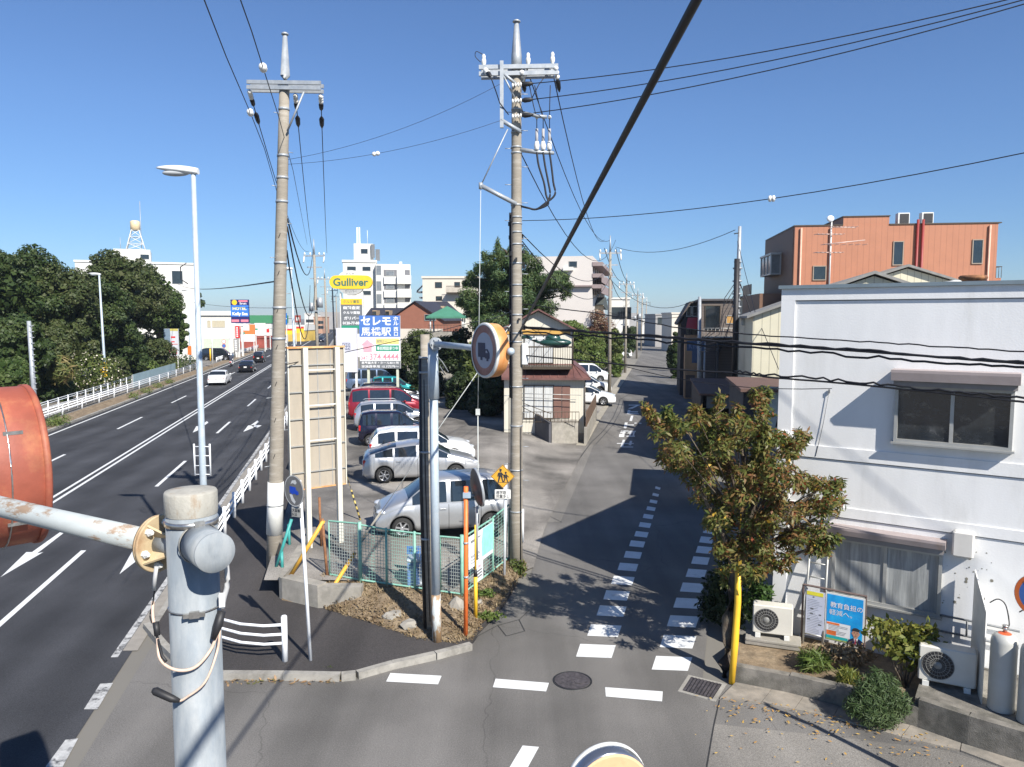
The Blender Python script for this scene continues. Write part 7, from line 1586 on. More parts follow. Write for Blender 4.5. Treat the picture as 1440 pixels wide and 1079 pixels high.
mb = MB(); mb.bx((hx(779), -.07, hz_(588)), (hx(790), -.005, hz_(543))); mb.bx((hx(791), -.06, hz_(588)), (hx(802), -.005, hz_(543))); mb.each('brown_shutter', mat('brown shutter', (.17, .09, .07), .6, 0, .08, 4), t)
mb = MB(); mb.bx((hx(735), -.55, hz_(519)), (hx(804), .88, hz_(515)))
for i in range(22): x = hx(735) + (hx(804) - hx(735)) * i / 21; mb.tube([(x, -.53, hz_(516)), (x, -.53, hz_(488))], .012, 4)
mb.bx((hx(735), -.56, hz_(489)), (hx(804), -.50, hz_(487))); mb.build('balcony', BRONZE, t)
mb = MB(); mb.tube([(hx(806) + .03, .86, hz_(465)), (hx(806) + .03, .86, hz_(513))], .035, 6); mb.tube([(hx(822) + .03, -.05, hz_(534)), (hx(822) + .03, -.05, .6)], .035, 6); mb.each('downpipe', BRONZE, t)
mb = MB(); mb.tube([(hx(735), -.4, hz_(553)), (hx(817), -.4, hz_(555))], .02, 5); mb.tube([(hx(735), -.5, hz_(558)), (hx(810), -.5, hz_(561))], .02, 5); mb.each('washing_pole', ALU, t)
mb = MB(); mb.bx((hx(709), -.05, 0), (hx(822) + .05, 7.05, .499)); mb.build('plinth', CONC, t)
t = thing('garden_fence', 'brown metal garden fence on the plinth in front of the cream house', 'fence', (AT(735, 600, 39.7).x, 39.7, 0)); k = 39.7 / FPX; gz = lambda y: AT(735, y, 39.7).z
mb = MB()
for i in range(17): x = i * 80 / 16 * k; mb.tube([(x, 0, gz(596)), (x, 0, gz(580))], .012, 4)
mb.tube([(0, 0, gz(580)), (80 * k, 0, gz(580))], .02, 5); mb.tube([(0, 0, gz(594)), (80 * k, 0, gz(594))], .02, 5); mb.tube([(0, -.5, gz(566)), (40 * k, -.5, gz(581))], .02, 5); mb.tube([(0, -.5, gz(572)), (40 * k, -.5, gz(592))], .02, 5); mb.build('railings', BRONZE, t)
p = G(776, 629, .0); q = G(813, 626, .0); r0 = G(733, 606, .0)
mb = MB(); mb.prism([(p.x, p.y), (q.x, q.y + .1), (q.x, q.y + 2.0), (p.x, p.y + 2.0)], -.05, 1.25); mb.solo('garden_wall', CONC, 'pale square concrete wall end in front of the cream house', 'wall', 'garden walls')
mb = MB(); a = Vector((p.x - .02, p.y + .02, 0)); b = Vector((AT(728, 600, 43.5).x, 43.5, 0)); d = (b - a).normalized(); n_ = Vector((d.y, -d.x, 0)) * -.15
mb.add([(a.x, a.y, 0), (b.x, b.y, 0), (b.x, b.y, 2.0), (a.x, a.y, 1.3), (a.x + n_.x, a.y + n_.y, 0), (b.x + n_.x, b.y + n_.y, 0), (b.x + n_.x, b.y + n_.y, 2.0), (a.x + n_.x, a.y + n_.y, 1.3)], [(0, 1, 2, 3), (7, 6, 5, 4), (3, 2, 6, 7), (0, 3, 7, 4), (1, 5, 6, 2)])
mb.solo('garden_wall', mat('concrete darkened as shade', (.07, .07, .08), .8, 0, .2, 2), 'dark sloping retaining wall facing the parking lot below the cream house', 'wall', 'garden walls')  # shade on this face is put into the concrete colour
a = Vector((4.0, 39.9, 0)); b = Vector((5.6, 49.5, 0)); L_ = (b - a).length
t = thing('block_wall', 'grey block wall with brown boards above it along the side street', 'wall', a, math.atan2(b.y - a.y, b.x - a.x)); mb = MB(); mb.bx((0, 0, -.05), (L_, .15, .95)); mb.build('blocks', CONC, t)
mb = MB(); mb.bx((.2, .04, .951), (L_, .08, 1.75)); mb.build('boards', siding('brown boards', (.14, .09, .06), .12, 0, .7, .5), t)
p = [Vector((ledge(y) + .0, y, 0)) for y in (39.5, 50, 63, 80, 100)]
mb = MB()
for a, b in zip(p, p[1:]): mb.prism([(a.x - .75, a.y), (a.x, a.y), (b.x, b.y), (b.x - .75, b.y)], -.02, .06)
mb.build('street_edge_strip', mat('pale edge concrete', (.30, .275, .225), .9, 0, .2, 1))['kind'] = 'structure'
# --- generic block builder for the far buildings ---
def block(name, label, x0, x1, ytop, Y, dep, wallm, rz=0., rows=(), wcols=(), ww=1.2, wh=1.2, roofm=None, group=None, zb=-.1, fm=None, gm=None, wallname='wall', rt=.3, siderows=None, sidecols=(), sideright=False):
    a = AT(x0, ytop, Y); w_ = (x1 - x0) * Y / FPX / max(.5, math.cos(rz)); t = thing(name, label, 'building', (a.x, Y, 0), rz, group)
    mb = MB(); mb.bx((0, 0, zb), (w_, dep, a.z - rt)); mb.build(wallname, wallm, t)
    mb = MB(); mb.bx((-.15, -.15, a.z - rt + .001), (w_ + .15, dep + .15, a.z)); mb.build('roof', roofm or wallm, t)
    for py in rows:
        for px in wcols: win(t, (px - x0) * Y / FPX, AT(0, py, Y).z - wh / 2, ww, wh, 0, fm or ALU, gm or GLASS)
    return t, w_, a.z, (lambda px: (px - x0) * Y / FPX), (lambda py: AT(x0, py, Y).z)
WAL = mat('white render far', (.62, .61, .57), .8, 0, .04, .4); WALB = mat('warm white render', (.60, .55, .47), .8, 0, .04, .4); PNK = mat('pale pinkish render', (.58, .54, .50), .8, 0, .04, .4); GRY = mat('grey render', (.30, .29, .28), .8, 0, .06, .5)
# building behind the trees with the water tank
t, w_, zt, fx, fz = block('office_building', 'white building with a water tank tower standing behind the big trees', 105, 246, 366, 115, 14, WAL, R(24), (388,), (228,), 1.5, 2.0)
mb = MB(); mb.bx((fx(152), 2, zt), (fx(200), 9, fz(347))); mb.build('stair_tower', WAL, t); win(t, fx(187), fz(361), 1.2, .7, 2, ALU, GLASS)
mb = MB(); z0, z1 = fz(347), fz(316); cx, cy = fx(180.5), 5
for sx in (-1, 1):
    for sy in (-1, 1):
        mb.tube([(cx + sx * 1.4, cy + sy * 1.4, z0), (cx + sx * .55, cy + sy * .55, z1)], .07, 5)
for q in range(3):
    za, zb_ = z0 + (z1 - z0) * q / 3, z0 + (z1 - z0) * (q + 1) / 3; ra, rb = 1.4 - .85 * q / 3, 1.4 - .85 * (q + 1) / 3
    for sx in (-1, 1):
        mb.tube([(cx - sx * ra, cy - ra, za), (cx + sx * rb, cy - rb, zb_)], .04, 4); mb.tube([(cx - ra, cy + sx * ra, za), (cx - rb, cy - sx * rb, zb_)], .04, 4); mb.tube([(cx + ra, cy + sx * ra, za), (cx + rb, cy - sx * rb, zb_)], .04, 4)
    mb.tube([(cx - rb, cy - rb, zb_), (cx + rb, cy - rb, zb_), (cx + rb, cy + rb, zb_), (cx - rb, cy + rb, zb_), (cx - rb, cy - rb, zb_)], .04, 4)
mb.build('lattice_tower', WHITED, t); mb = MB(); mb.lathe([(.5, 0), (.72, .05), (.72, 1.35), (.55, 1.5), (0, 1.55)], (cx, cy, z1), (0, 0, 1), 20, 0, True, False); mb.build('water_tank', mat('cream tank', (.66, .52, .32), .5), t)
MB().tube([(fx(188), cy, z0), (fx(188), cy, fz(272))], .05, 5).build('mast', STEEL, t); MB().tube([(fx(160), cy, z0), (fx(160), cy, fz(328))], .04, 5).build('mast', STEEL, t)
# white shop
t, w_, zt, fx, fz = block('white_shop', 'low white shop with a pale green lower wall across the road', 262, 322, 438, 140, 12, WAL, R(20), (), (), rt=1.0)
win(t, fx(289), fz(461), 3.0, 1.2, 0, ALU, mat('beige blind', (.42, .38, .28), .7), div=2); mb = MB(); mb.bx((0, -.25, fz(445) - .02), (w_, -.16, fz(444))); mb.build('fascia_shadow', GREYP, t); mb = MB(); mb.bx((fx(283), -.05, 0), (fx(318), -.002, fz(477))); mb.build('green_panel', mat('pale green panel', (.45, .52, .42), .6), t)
px_panel('forecourt_sign', 'low white forecourt sign with a blue and green stripe behind the lamp post', 'sign', 256, 277, 488, 501, 118, 0, .3, WAL)
t, W_, zb_, zt_ = px_panel('roadside_sign', 'pale roadside signboard with red lettering below the trees', 'sign', 230, 250, 463, 501, 96, 0, .2, mat('pale sign sheet', (.55, .58, .62), .6, 0, .1, 1), posts=(.15, .9), pm=WHITED)
mb = MB(); h_ = zt_ - zb_; mb.bx((.02, -.01, zb_ + h_ * .3), (W_ * .45, -.002, zt_ - .02)); mb.build('grey_field', mat('slate sheet', (.17, .23, .30), .5), t); mb = MB(); mb.bx((W_ * .45, -.012, zt_ - h_ * .08), (W_, -.002, zt_)); mb.build('yellow_strip', mat('dull yellow', (.5, .45, .12), .6), t)
mb = MB()
for v_ in (.17, .07):
    for i in range(7): mb.bx((W_ * (.10 + i * .12), -.012, zb_ + h_ * v_), (W_ * (.18 + i * .12), -.002, zb_ + h_ * (v_ + .065)))
mb.build('red_characters', PINKP, t)
mb = MB()
for (u0, v0, u1, v1) in ((.5, .66, .8, .72), (.52, .50, .75, .54), (.5, .42, .95, .44)): mb.bx((W_ * u0, -.013, zb_ + h_ * v0), (W_ * u1, -.002, zb_ + h_ * v1))
mb.build('printed_lines', REDP, t)
t = thing('road_sign', 'pair of round road signs on one post before the white shop', 'sign', (AT(315, 480, 120).x, 120, 0)); k = 120 / FPX
MB().tube([(0, 0, 0), (0, 0, AT(0, 478, 120).z)], .06, 6).build('post', WHITED, t)
for y, m_ in ((481, WHITEP), (487, BLUEP)): mb = MB(); mb.lathe([(.32, 0), (.32, .03)], (0, -.08, AT(0, y, 120).z), (0, -1, 0), 20); mb.build('disc', m_, t)
mb = MB(); mb.lathe([(.33, 0.031), (.26, .031)][::-1], (0, -.08, AT(0, 481, 120).z), (0, -1, 0), 20, 0, False, False); mb.lathe([(.33, 0.031), (.28, .031)][::-1], (0, -.08, AT(0, 487, 120).z), (0, -1, 0), 20, 0, False, False); mb.build('red_ring', REDP, t)
t = thing('marker_post', 'yellow topped grey post at the shop entrance', 'post', (AT(298, 480, 102).x, 102, 0)); MB().tube([(0, 0, 0), (0, 0, AT(0, 450, 102).z)], .09, 8).build('pole', WHITED, t); MB().tube([(-.25, -.1, .9), (-.25, -.1, 2.6)], .10, 8).build('yellow_sleeve', YELLOW, t)
# hotel sign
t, W_, zb_, zt_ = px_panel('hotel_sign', 'tall dark and bright blue hotel sign with white and yellow lettering', 'sign', 324, 349, 422, 455, 130, 0, .4, mat('navy sign', (.02, .02, .12), .5), posts=(.58,), pw=.3); h_ = zt_ - zb_
mb = MB(); mb.bx((0, -.02, zb_ + h_ * .28), (W_, -.001, zb_ + h_ * .76)); mb.build('blue_field', mat('sky blue print', (.04, .18, .62), .5), t)
text('HOTEL', t, W_ * .5, zb_ + h_ * .62, W_ * .78, h_ * .13, mat('pale yellow lettering', (.75, .72, .35), .5), -.03, bold=.04); text('Kelly Sea', t, W_ * .52, zb_ + h_ * .38, W_ * .86, h_ * .18, WHT, -.03, bold=.04); text('Inn', t, W_ * .7, zb_ + h_ * .84, W_ * .36, h_ * .1, WHT, -.01); 
mb = MB(); mb.lathe([(.45, 0), (.45, .02)], (W_ * .22, -.001, zb_ + h_ * .88), (0, -1, 0), 14); mb.build('yellow_mark', YELP, t); mb = MB(); mb.bx((.1, -.012, zb_ + h_ * .05), (W_ * .45, -.002, zb_ + h_ * .15)); mb.bx((W_ * .55, -.012, zb_ + h_ * .05), (W_ * .97, -.002, zb_ + h_ * .15)); mb.bx((W_ * .45, -.012, zt_ - h_ * .1), (W_ * .95, -.002, zt_ - h_ * .03)); mb.build('pink_panels', PINKP, t)
mb = MB(); mb.bx((.3, 0, zb_ - .5), (W_ * .95, .2, zb_ - .1)); mb.build('white_strip', WHITEP, t)
SG = [('white slatted sign frame left of the red upright sign', 320.5, 329, 457, 477, 126, WHITED), ('red upright shop sign with white characters', 330.5, 336, 459, 476, 126, REDP), ('grey cabinet sign below the red upright sign', 328, 334.5, 477, 495, 126, GRY),
      ('orange and white shop sign beyond the hotel sign', 338, 358, 457, 481, 140, mat('orange print', (.80, .20, .06), .5)), ('white signboard with a yellow foot beyond the orange sign', 357.5, 373, 455, 472, 150, WHITED), ('small red and white board beside the tall concrete pole', 372.5, 380, 461, 472, 160, WHITED),
      ('blue road direction board just right of the tall concrete pole', 394.5, 403, 441, 457, 150, mat('road sign blue', (.01, .16, .55), .4)), ('small square red and black shop board above the far vans', 414.5, 422.5, 444, 454, 190, mat('dark red board', (.28, .06, .04), .5)), ('yellow shop fascia above the white far van', 401, 414, 463, 471, 200, YELP), ('yellow and red shop fascia above the dark far van', 416, 427, 460, 469, 205, YELP)]
for lab, x0, x1, y0, y1, Y, m_ in SG:
    t, W_, zb_, zt_ = px_panel('shop_sign' if 'road' not in lab else 'road_sign', lab, 'sign', x0, x1, y0, y1, Y, 0, .25, m_, posts=(.1, .9) if 'fascia' not in lab else (), pw=.15); h_ = zt_ - zb_
    mb = MB()
    if 'orange' in lab: mb.bx((.1, -.02, zt_ - h_ * .35), (W_ * .62, -.002, zt_ - .1)); mb.bx((0, -.02, zb_), (W_, -.002, zb_ + h_ * .42)); mb.build('white_field', WHITEP, t); mb = MB(); mb.bx((.05, -.024, zb_ + h_ * .43), (W_ * .3, -.021, zb_ + h_ * .55)); mb.build('green_mark', GREENP, t)
    elif 'yellow foot' in lab: mb.bx((W_ * .3, -.02, zb_), (W_ * .85, -.002, zb_ + h_ * .2)); mb.build('yellow_foot', YELP, t); mb = MB(); mb.bx((W_ * .3, -.02, zb_ + h_ * .3), (W_ * .75, -.002, zb_ + h_ * .55)); mb.build('teal_print', MATS['teal print'], t)
    elif 'small red' in lab: mb.bx((W_ * .3, -.02, zb_ + h_ * .35), (W_ * .8, -.002, zb_ + h_ * .8)); mb.build('red_mark', REDP, t)
    elif 'direction' in lab: mb.bx((0, -.02, zb_ + h_ * .48), (W_, -.002, zb_ + h_ * .54)); mb.bx((W_ * .3, -.02, zb_ + h_ * .2), (W_ * .8, -.002, zb_ + h_ * .28)); mb.build('white_marks', WHITEP, t)
    elif 'square red' in lab: mb.bx((W_ * .25, -.02, zb_ + h_ * .25), (W_ * .75, -.002, zb_ + h_ * .7)); mb.build('white_mark', WHITED, t)
    elif 'fascia' in lab: mb.bx((0, -.02, zt_ - h_ * .3), (W_, -.002, zt_)); mb.build('red_band', REDP, t)
    elif 'upright' in lab:
        for i in range(5): mb.bx((W_ * .3, -.02, zb_ + h_ * (.1 + i * .17)), (W_ * .7, -.002, zb_ + h_ * (.2 + i * .17)))
        mb.build('white_characters', WHITEP, t)
    elif 'slatted' in lab:
        for i in range(4): mb.bx((0, -.03, zb_ + h_ * (.05 + i * .25)), (W_, -.002, zb_ + h_ * (.09 + i * .25)))
        mb.build('dark_slats', DARK, t)
block('store', 'distant store with a green roof behind the orange and white sign', 352, 381, 444, 190, 14, WAL, 0, roofm=mat('green store roof', (.05, .22, .10), .6), rt=2.0)
block('store', 'distant low shop behind the orange sign posts', 336, 372, 474, 165, 8, mat('red brown shop front', (.30, .07, .05), .7, 0, .3, .5), 0, rt=.4)
block('store', 'distant yellow fronted restaurant behind the far vans', 400, 428, 458, 215, 12, mat('ochre front', (.62, .42, .08), .6, 0, .3, .2), 0, rt=1.5, roofm=WAL)
block('apartment_block', 'distant pale tower block with an orange brown flank left of the transformer pole', 428, 441, 441, 330, 12, WAL, 0, (452, 459, 466), (430, 435), 2, 1.2)
block('apartment_block', 'distant orange brown block right of the pale tower block', 441, 453, 446, 320, 12, mat('terracotta render', (.45, .26, .17), .8, 0, .1, .3), 0, (454, 461), (443, 448), 2, 1.2)
block('store', 'distant white building between the slim pole and the oval sign', 384, 400, 447, 260, 12, WAL, 0, (455,), (387, 393), 2, 1.2)
# white apartment block (centre)
t, w_, zt, fx, fz = block('apartment_block', 'white four-storey apartment block with a stair tower behind the oval sign', 482, 527, 366, 130, 14, WAL, R(10), rt=.4)
mb = MB(); mb.bx((fx(527), -1.2, -.1), (fx(575), 12, fz(372))); mb.build('right_wing', WAL, t)
mb = MB(); mb.bx((fx(497), 1, zt), (fx(524), 8, fz(342))); mb.build('stair_tower', WAL, t); win(t, fx(507), fz(356), 1.1, .75, 1, ALU, GLASS)
mb = MB(); 
for px in (502, 505): mb.bx((fx(px) - .12, 2, fz(342)), (fx(px) + .12, 2.2, fz(318)))
mb.tube([(fx(516), 2, fz(342)), (fx(516), 2, fz(322))], .04, 5); mb.build('antennas', WHITEP, t)
mb = MB(); mb.bx((fx(521), .6, fz(362)), (fx(526), .9, fz(343))); mb.bx((fx(527), .6, fz(366)), (fx(533), .9, fz(350))); mb.build('roof_equipment', GREYP, t)
for y in (381, 403, 421): win(t, fx(528), fz(y + 6), .75, 1.5, -1.2, ALU, GLASSB)
for y in (380, 399, 418):
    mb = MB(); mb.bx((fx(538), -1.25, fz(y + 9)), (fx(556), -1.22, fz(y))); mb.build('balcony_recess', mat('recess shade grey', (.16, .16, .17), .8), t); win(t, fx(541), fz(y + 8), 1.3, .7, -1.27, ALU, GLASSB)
    mb = MB(); mb.bx((fx(556), -2.2, fz(y + 20)), (fx(575.5), -1.2, fz(y + 8))); mb.bx((fx(538), -1.6, fz(y + 20)), (fx(556), -1.2, fz(y + 9.5))); mb.build('balcony', WAL, t)
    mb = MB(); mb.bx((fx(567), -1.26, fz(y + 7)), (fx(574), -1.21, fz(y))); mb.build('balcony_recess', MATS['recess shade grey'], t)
for y in (378, 412): win(t, fx(488), fz(y + 3), 1.4, .65, 0, ALU, GLASS); win(t, fx(509), fz(y + 3), 1.3, .65, 0, ALU, GLASS)
mb = MB(); mb.bx((fx(560), 1, fz(372)), (fx(564), 1.6, fz(367))); mb.build('chimney', WAL, t)
# beige apartments
t, w_, zt, fx, fz = block('apartment_block', 'pale beige three-storey apartments left of the pine tree', 594, 672, 389, 120, 12, WALB, 0, rt=.35)
win(t, fx(612), fz(405), 1.0, .8, 0, BRONZE, GLASS); win(t, fx(613), fz(423), .9, .6, 0, BRONZE, GLASS); win(t, fx(639), fz(404), .8, .7, 0, BRONZE, GLASS)
mb = MB(); mb.bx((fx(628), -1.2, fz(413.5)), (fx(650), 0, fz(412))); 
for i in range(14): x = fx(628) + i * (fx(650) - fx(628)) / 13; mb.tube([(x, -1.2, fz(412)), (x, -1.2, fz(403.5))], .025, 4)
mb.tube([(fx(628), -1.2, fz(403.5)), (fx(650), -1.2, fz(403.5))], .04, 4); mb.build('balcony', BRONZE, t)
mb = MB()
for k in range(3): mb.bx((fx(585) + k * .4, .5, fz(412 + k * 8)), (fx(603), 4, fz(410 + k * 8)))
mb.tube([(fx(586), .4, fz(410)), (fx(603), .4, fz(393))], .12, 4); mb.build('outer_stair', GREYP, t)
# brown gabled house and dark roof
BRK = mat('brick red render', (.27, .11, .07), .8, 0, .08, 2)
t = shed('brick red gabled house behind the blue roadside sign', 584, 425, 84, 3.1, 2.0, 9, -.15, wallm=BRK, roofm=mat('black tile roof', (.035, .035, .045), .6, 0, .2, 3)); t['group'] = ''; del t['group']; t.name = 'brick_house'
k = 84 / FPX; win(t, 1.1, AT(0, 451, 84).z, 1.2, .6, 0, ALU, GLASS, div=2); mb = MB(); mb.bx((-2.6, -.02, 0), (3.1, -.002, AT(0, 463, 84).z)); mb.build('cream_base', WALB, t)
mb = MB(); a = AT(513, 446, 88); t = thing('black_roofed_house', 'long house with a black roof and dormers behind the tall column sign', 'building', (a.x, 88, 0)); k = 88 / FPX
mb.bx((0, 0, 0), (55 * k, 8, a.z - .3)); mb.build('wall', BRK, t); mb = MB(); mb.add([(-.3, -.4, a.z - .4), (55 * k, -.4, a.z - .4), (52 * k, 4, AT(0, 433, 88).z), (0, 4, AT(0, 433, 88).z), (-.3, 8.4, a.z - .4), (55 * k, 8.4, a.z - .4)], [(0, 1, 2, 3), (3, 2, 5, 4), (0, 3, 4), (1, 5, 2)]); mb.build('roof', MATS['black tile roof'], t)
for px in (524, 542): mb = MB(); mb.bx(((px - 513) * k, -.1, AT(0, 444, 88).z), ((px - 507) * k, 2, AT(0, 437, 88).z)); mb.build('dormer', mat('tan dormer', (.35, .26, .17), .7), t); win(t, (px - 512) * k, AT(0, 443, 88).z, 4 * k, 4 * k, -.1, BRONZE)
mb = MB(); a = AT(596, 440, 92); t = thing('black_roofed_house', 'black hipped roof with two small dormers right of the brick gable', 'building', (a.x, 92, 0)); k = 92 / FPX
mb.bx((0, 0, 0), (48 * k, 6, a.z - .3)); mb.build('wall', BRK, t); mb = MB(); mb.add([(-1.2, -.4, a.z - .4), (50 * k, -.4, a.z - .4), (30 * k, 3, AT(0, 424, 92).z), (-.8, 3, AT(0, 424, 92).z), (-.8, 6.4, a.z - .4), (50 * k, 6.4, a.z - .4)], [(0, 1, 2, 3), (3, 2, 5, 4), (1, 5, 2)]); mb.build('roof', MATS['black tile roof'], t)
for px in (609, 620): mb = MB(); mb.bx(((px - 596) * k, -.3, AT(0, 438, 92).z), ((px - 591.5) * k, 2, AT(0, 431, 92).z)); mb.build('dormer', MATS['tan dormer'], t)
# green roofed pavilion
a = AT(629, 431, 68); t = thing('pavilion', 'open pavilion with a green pyramid roof above the round tree', 'pavilion', (a.x, 68, 0)); k = 68 / FPX; ze = AT(0, 446, 68).z
mb = MB(); s = 27 * k; mb.add([(-s, -s, ze), (s, -s, ze), (s, s, ze), (-s, s, ze), (0, 0, a.z), (-s, -s, ze - .15), (s, -s, ze - .15), (s, s, ze - .15), (-s, s, ze - .15)], [(0, 1, 4), (1, 2, 4), (2, 3, 4), (3, 0, 4), (5, 6, 1, 0), (6, 7, 2, 1), (8, 7, 6, 5)]); mb.build('roof', mat('sea green roof', (.06, .20, .13), .6, 0, .1, 2), t)
zb_ = AT(0, 467, 68).z
for x in (-.8, .85):
    for y in (-.8, .8): MB().tube([(x * s, y * s, zb_), (x * s, y * s, ze - .1)], .07, 6).build('column', WHITED, t)
mb = MB(); mb.bx((-s * .95, -s * .95, 0), (s * .95, s * .95, zb_)); mb.build('base', CONC, t)
mb = MB(); 
for i in range(12): x = -s * .9 + i * s * 1.8 / 11; mb.tube([(x, -s * .93, zb_), (x, -s * .93, zb_ + .6)], .015, 4)
mb.tube([(-s * .9, -s * .93, zb_ + .6), (s * .9, -s * .93, zb_ + .6)], .02, 4); mb.build('railing', BRONZE, t)
# pale pink apartment block by the side street
a = AT(740, 364, 100); t = thing('apartment_block', 'pale pink five-storey apartment block with brown balcony edges behind the pine', 'building', (a.x, 100, 0), RZS); k = 100 / FPX; Wp = 92 * k; zt = a.z + .2
mb = MB(); mb.bx((0, 0, -.1), (Wp, 26, zt)); mb.build('wall', PNK, t)
q = lambda y: AT(0, y, 100).z
for i, y in enumerate((372, 388, 403)):
    mb = MB(); mb.bx((Wp, -.1, q(y) - .35), (Wp + 1.3, 25, q(y) + .15)); mb.bx((Wp + 1.2, -.1, q(y) - 1.0 + 0 * i), (Wp + 1.3, 25, q(y) + .0)) if i else None; mb.build('balcony', mat('brown grey slab', (.28, .22, .21), .8), t)
for y in (378, 394, 410):
    for j in range(7): win(t, 1.5 + j * 3.3, q(y) - .4, 1.1, 1.1, 0, BRONZE, GLASS, side=(Wp, 1))
win(t, 60 * k, q(377), 1.0, .7, 0, ALU, GLASS); mb = MB(); mb.bx((-.1, -.6, q(404.5)), (Wp, -.001, q(402.5))); mb.build('band', MATS['brown grey slab'], t)
mb = MB(); mb.bx((52 * k, -.5, q(382)), (66 * k, -.002, q(377))); mb.build('window_box', WAL, t)
t, w_, zt, fx, fz = block('white_house', 'white rendered house with dark framed windows behind the second pole', 858, 885, 419, 128, 12, WAL, RZS * .5, (441,), (861, 873), 1.7, 1.9, fm=mat('charcoal frame', (.03, .03, .035), .5)); win(t, fx(877), fz(474), .8, 1.8, 0, BRONZE)
# ochre house
a = AT(786, 430, 104); t = thing('beige_house', 'beige house with a dark grey hipped roof left of the side street pole', 'building', (a.x, 104, 0), RZS * .6); k = 104 / FPX; q = lambda y: AT(0, y, 104).z
mb = MB(); mb.bx((0, 0, 0), (62 * k, 8, q(430))); mb.build('wall', mat('ochre plaster', (.46, .38, .27), .8, 0, .1, 1), t)
mb = MB(); mb.add([(-.5, -.6, q(431)), (60 * k, -.6, q(429)), (66 * k, 3.5, q(418)), (8 * k, 3.5, q(418)), (-.5, 8.6, q(431)), (70 * k, 8.6, q(436)), (70 * k, -.2, q(440))], [(0, 1, 2, 3), (3, 2, 5, 4), (0, 3, 4), (1, 6, 5, 2)]); mb.build('roof', mat('dark grey tile', (.07, .08, .075), .7, 0, .15, 3), t)
mb = MB(); mb.bx((2, -.05, q(437)), (48 * k, -.002, q(436))); mb.build('eaves_band', DARK, t); win(t, 50 * k, q(446), .5, .8, 0, WHITED)
# buildings closing the side street
t, w_, zt, fx, fz = block('grey_block', 'grey flat-roofed building closing the side street on the right', 922, 946, 442, 175, 14, GRY, 0, (452,), (925, 936), 2.0, 1.6)
block('cream_house', 'narrow cream building beside the grey one at the end of the side street', 945, 956, 440, 150, 10, WALB, 0)
block('tan_house', 'small tan house with white posts near the end of the side street', 914, 930, 455, 190, 8, mat('tan plaster', (.45, .33, .18), .8), 0, (467,), (917, 922), .8, 2.2)
block('distant_house', 'far pale house at the end of the side street', 903, 915, 456, 260, 10, WAL, 0)
for i in range(7):
    x = 904 + i * 8.5; block('distant_house', ['far low roofs just right of the side street poles', 'second far pale roof at the street end', 'third far pale roof at the street end', 'fourth far pale roof towards the wooden house', 'fifth far roof towards the wooden house', 'sixth far roof partly behind the wooden house', 'seventh far roof behind the wooden house'][i], x, x + 8, 450 - (i * 37 % 5), 300 + i * 13, 12, (WAL, WALB, GRY)[i % 3], 0, group='far roofs at the street end')
# ================= TREES AND PLANTS =================
LEAFD = leafmat('dark evergreen leaf', [(.014, .028, .008), (.026, .048, .012), (.045, .070, .018), (.075, .095, .030)], .15)
LEAFM = leafmat('bronze green leaf', [(.022, .036, .010), (.040, .060, .016), (.065, .080, .026), (.095, .100, .040)], .15)
LEAFP = leafmat('pine needle', [(.022, .05, .02), (.045, .085, .03), (.08, .12, .04), (.13, .15, .05)], .15)
LEAFH = leafmat('hedge leaf', [(.012, .02, .007), (.02, .035, .01), (.04, .06, .015)], .12)
LEAFR = leafmat('reddish hedge leaf', [(.05, .04, .015), (.12, .06, .03), (.18, .08, .05), (.07, .08, .025)], .15)
def tree(name, label, base, hgt, rx, rzr, seed, n, size, lm, k=26, r0=.28, r1=.45, group=None, trunkr=.28, crownz=None, cat='tree', fill=True, jitter=.7, low=-.5, share=None):
    """base on the ground; crown centre height crownz; rx, rzr = crown radii"""
    rg_ = np.random.default_rng(seed); t = thing(name, label, cat, base, 0, group); cz = crownz if crownz is not None else hgt - rzr
    cl = crownclumps(rg_, rx, rzr, k, rx * r0, rx * r1, low); cl = [(a, b, c + cz, d, e, f) for a, b, c, d, e, f in cl]
    if share is not None: o = bpy.data.objects.new('crown', share); COL.objects.link(o); o.parent = t
    else:
        V, F = leaves(cl, n, size, rg_, .62, .62, jitter=jitter, upb=.25)
        if fill:
            c2 = [(0, 0, cz, rx * .75, rx * .75, rzr * .75)]; V2, F2 = leaves(c2, n // 5, size * 1.8, rg_, .8, .3, jitter=1.5); F2 = F2 + len(V); V = np.concatenate([V, V2]); F = np.concatenate([F, F2])
        npobj('crown', V, F, lm, t)
    mb = MB(); mb.tube([(0, 0, -.5), (.1, 0, cz * .4), (-.1, .1, cz)], [trunkr * 1.3, trunkr, trunkr * .6], 10)
    for c in cl[:9]: mb.tube([(0, 0, cz * .45 + rg_.random() * cz * .3), (c[0] * .5, c[1] * .5, (cz * .7 + c[2]) / 2), (c[0], c[1], c[2])], [trunkr * .45, trunkr * .3, trunkr * .1], 6)
    mb.build('trunk', BARK, t); return t
LEAFD2 = leafmat('mid green leaf', [(.018, .04, .010), (.035, .065, .014), (.06, .09, .022), (.09, .12, .035)], .18)
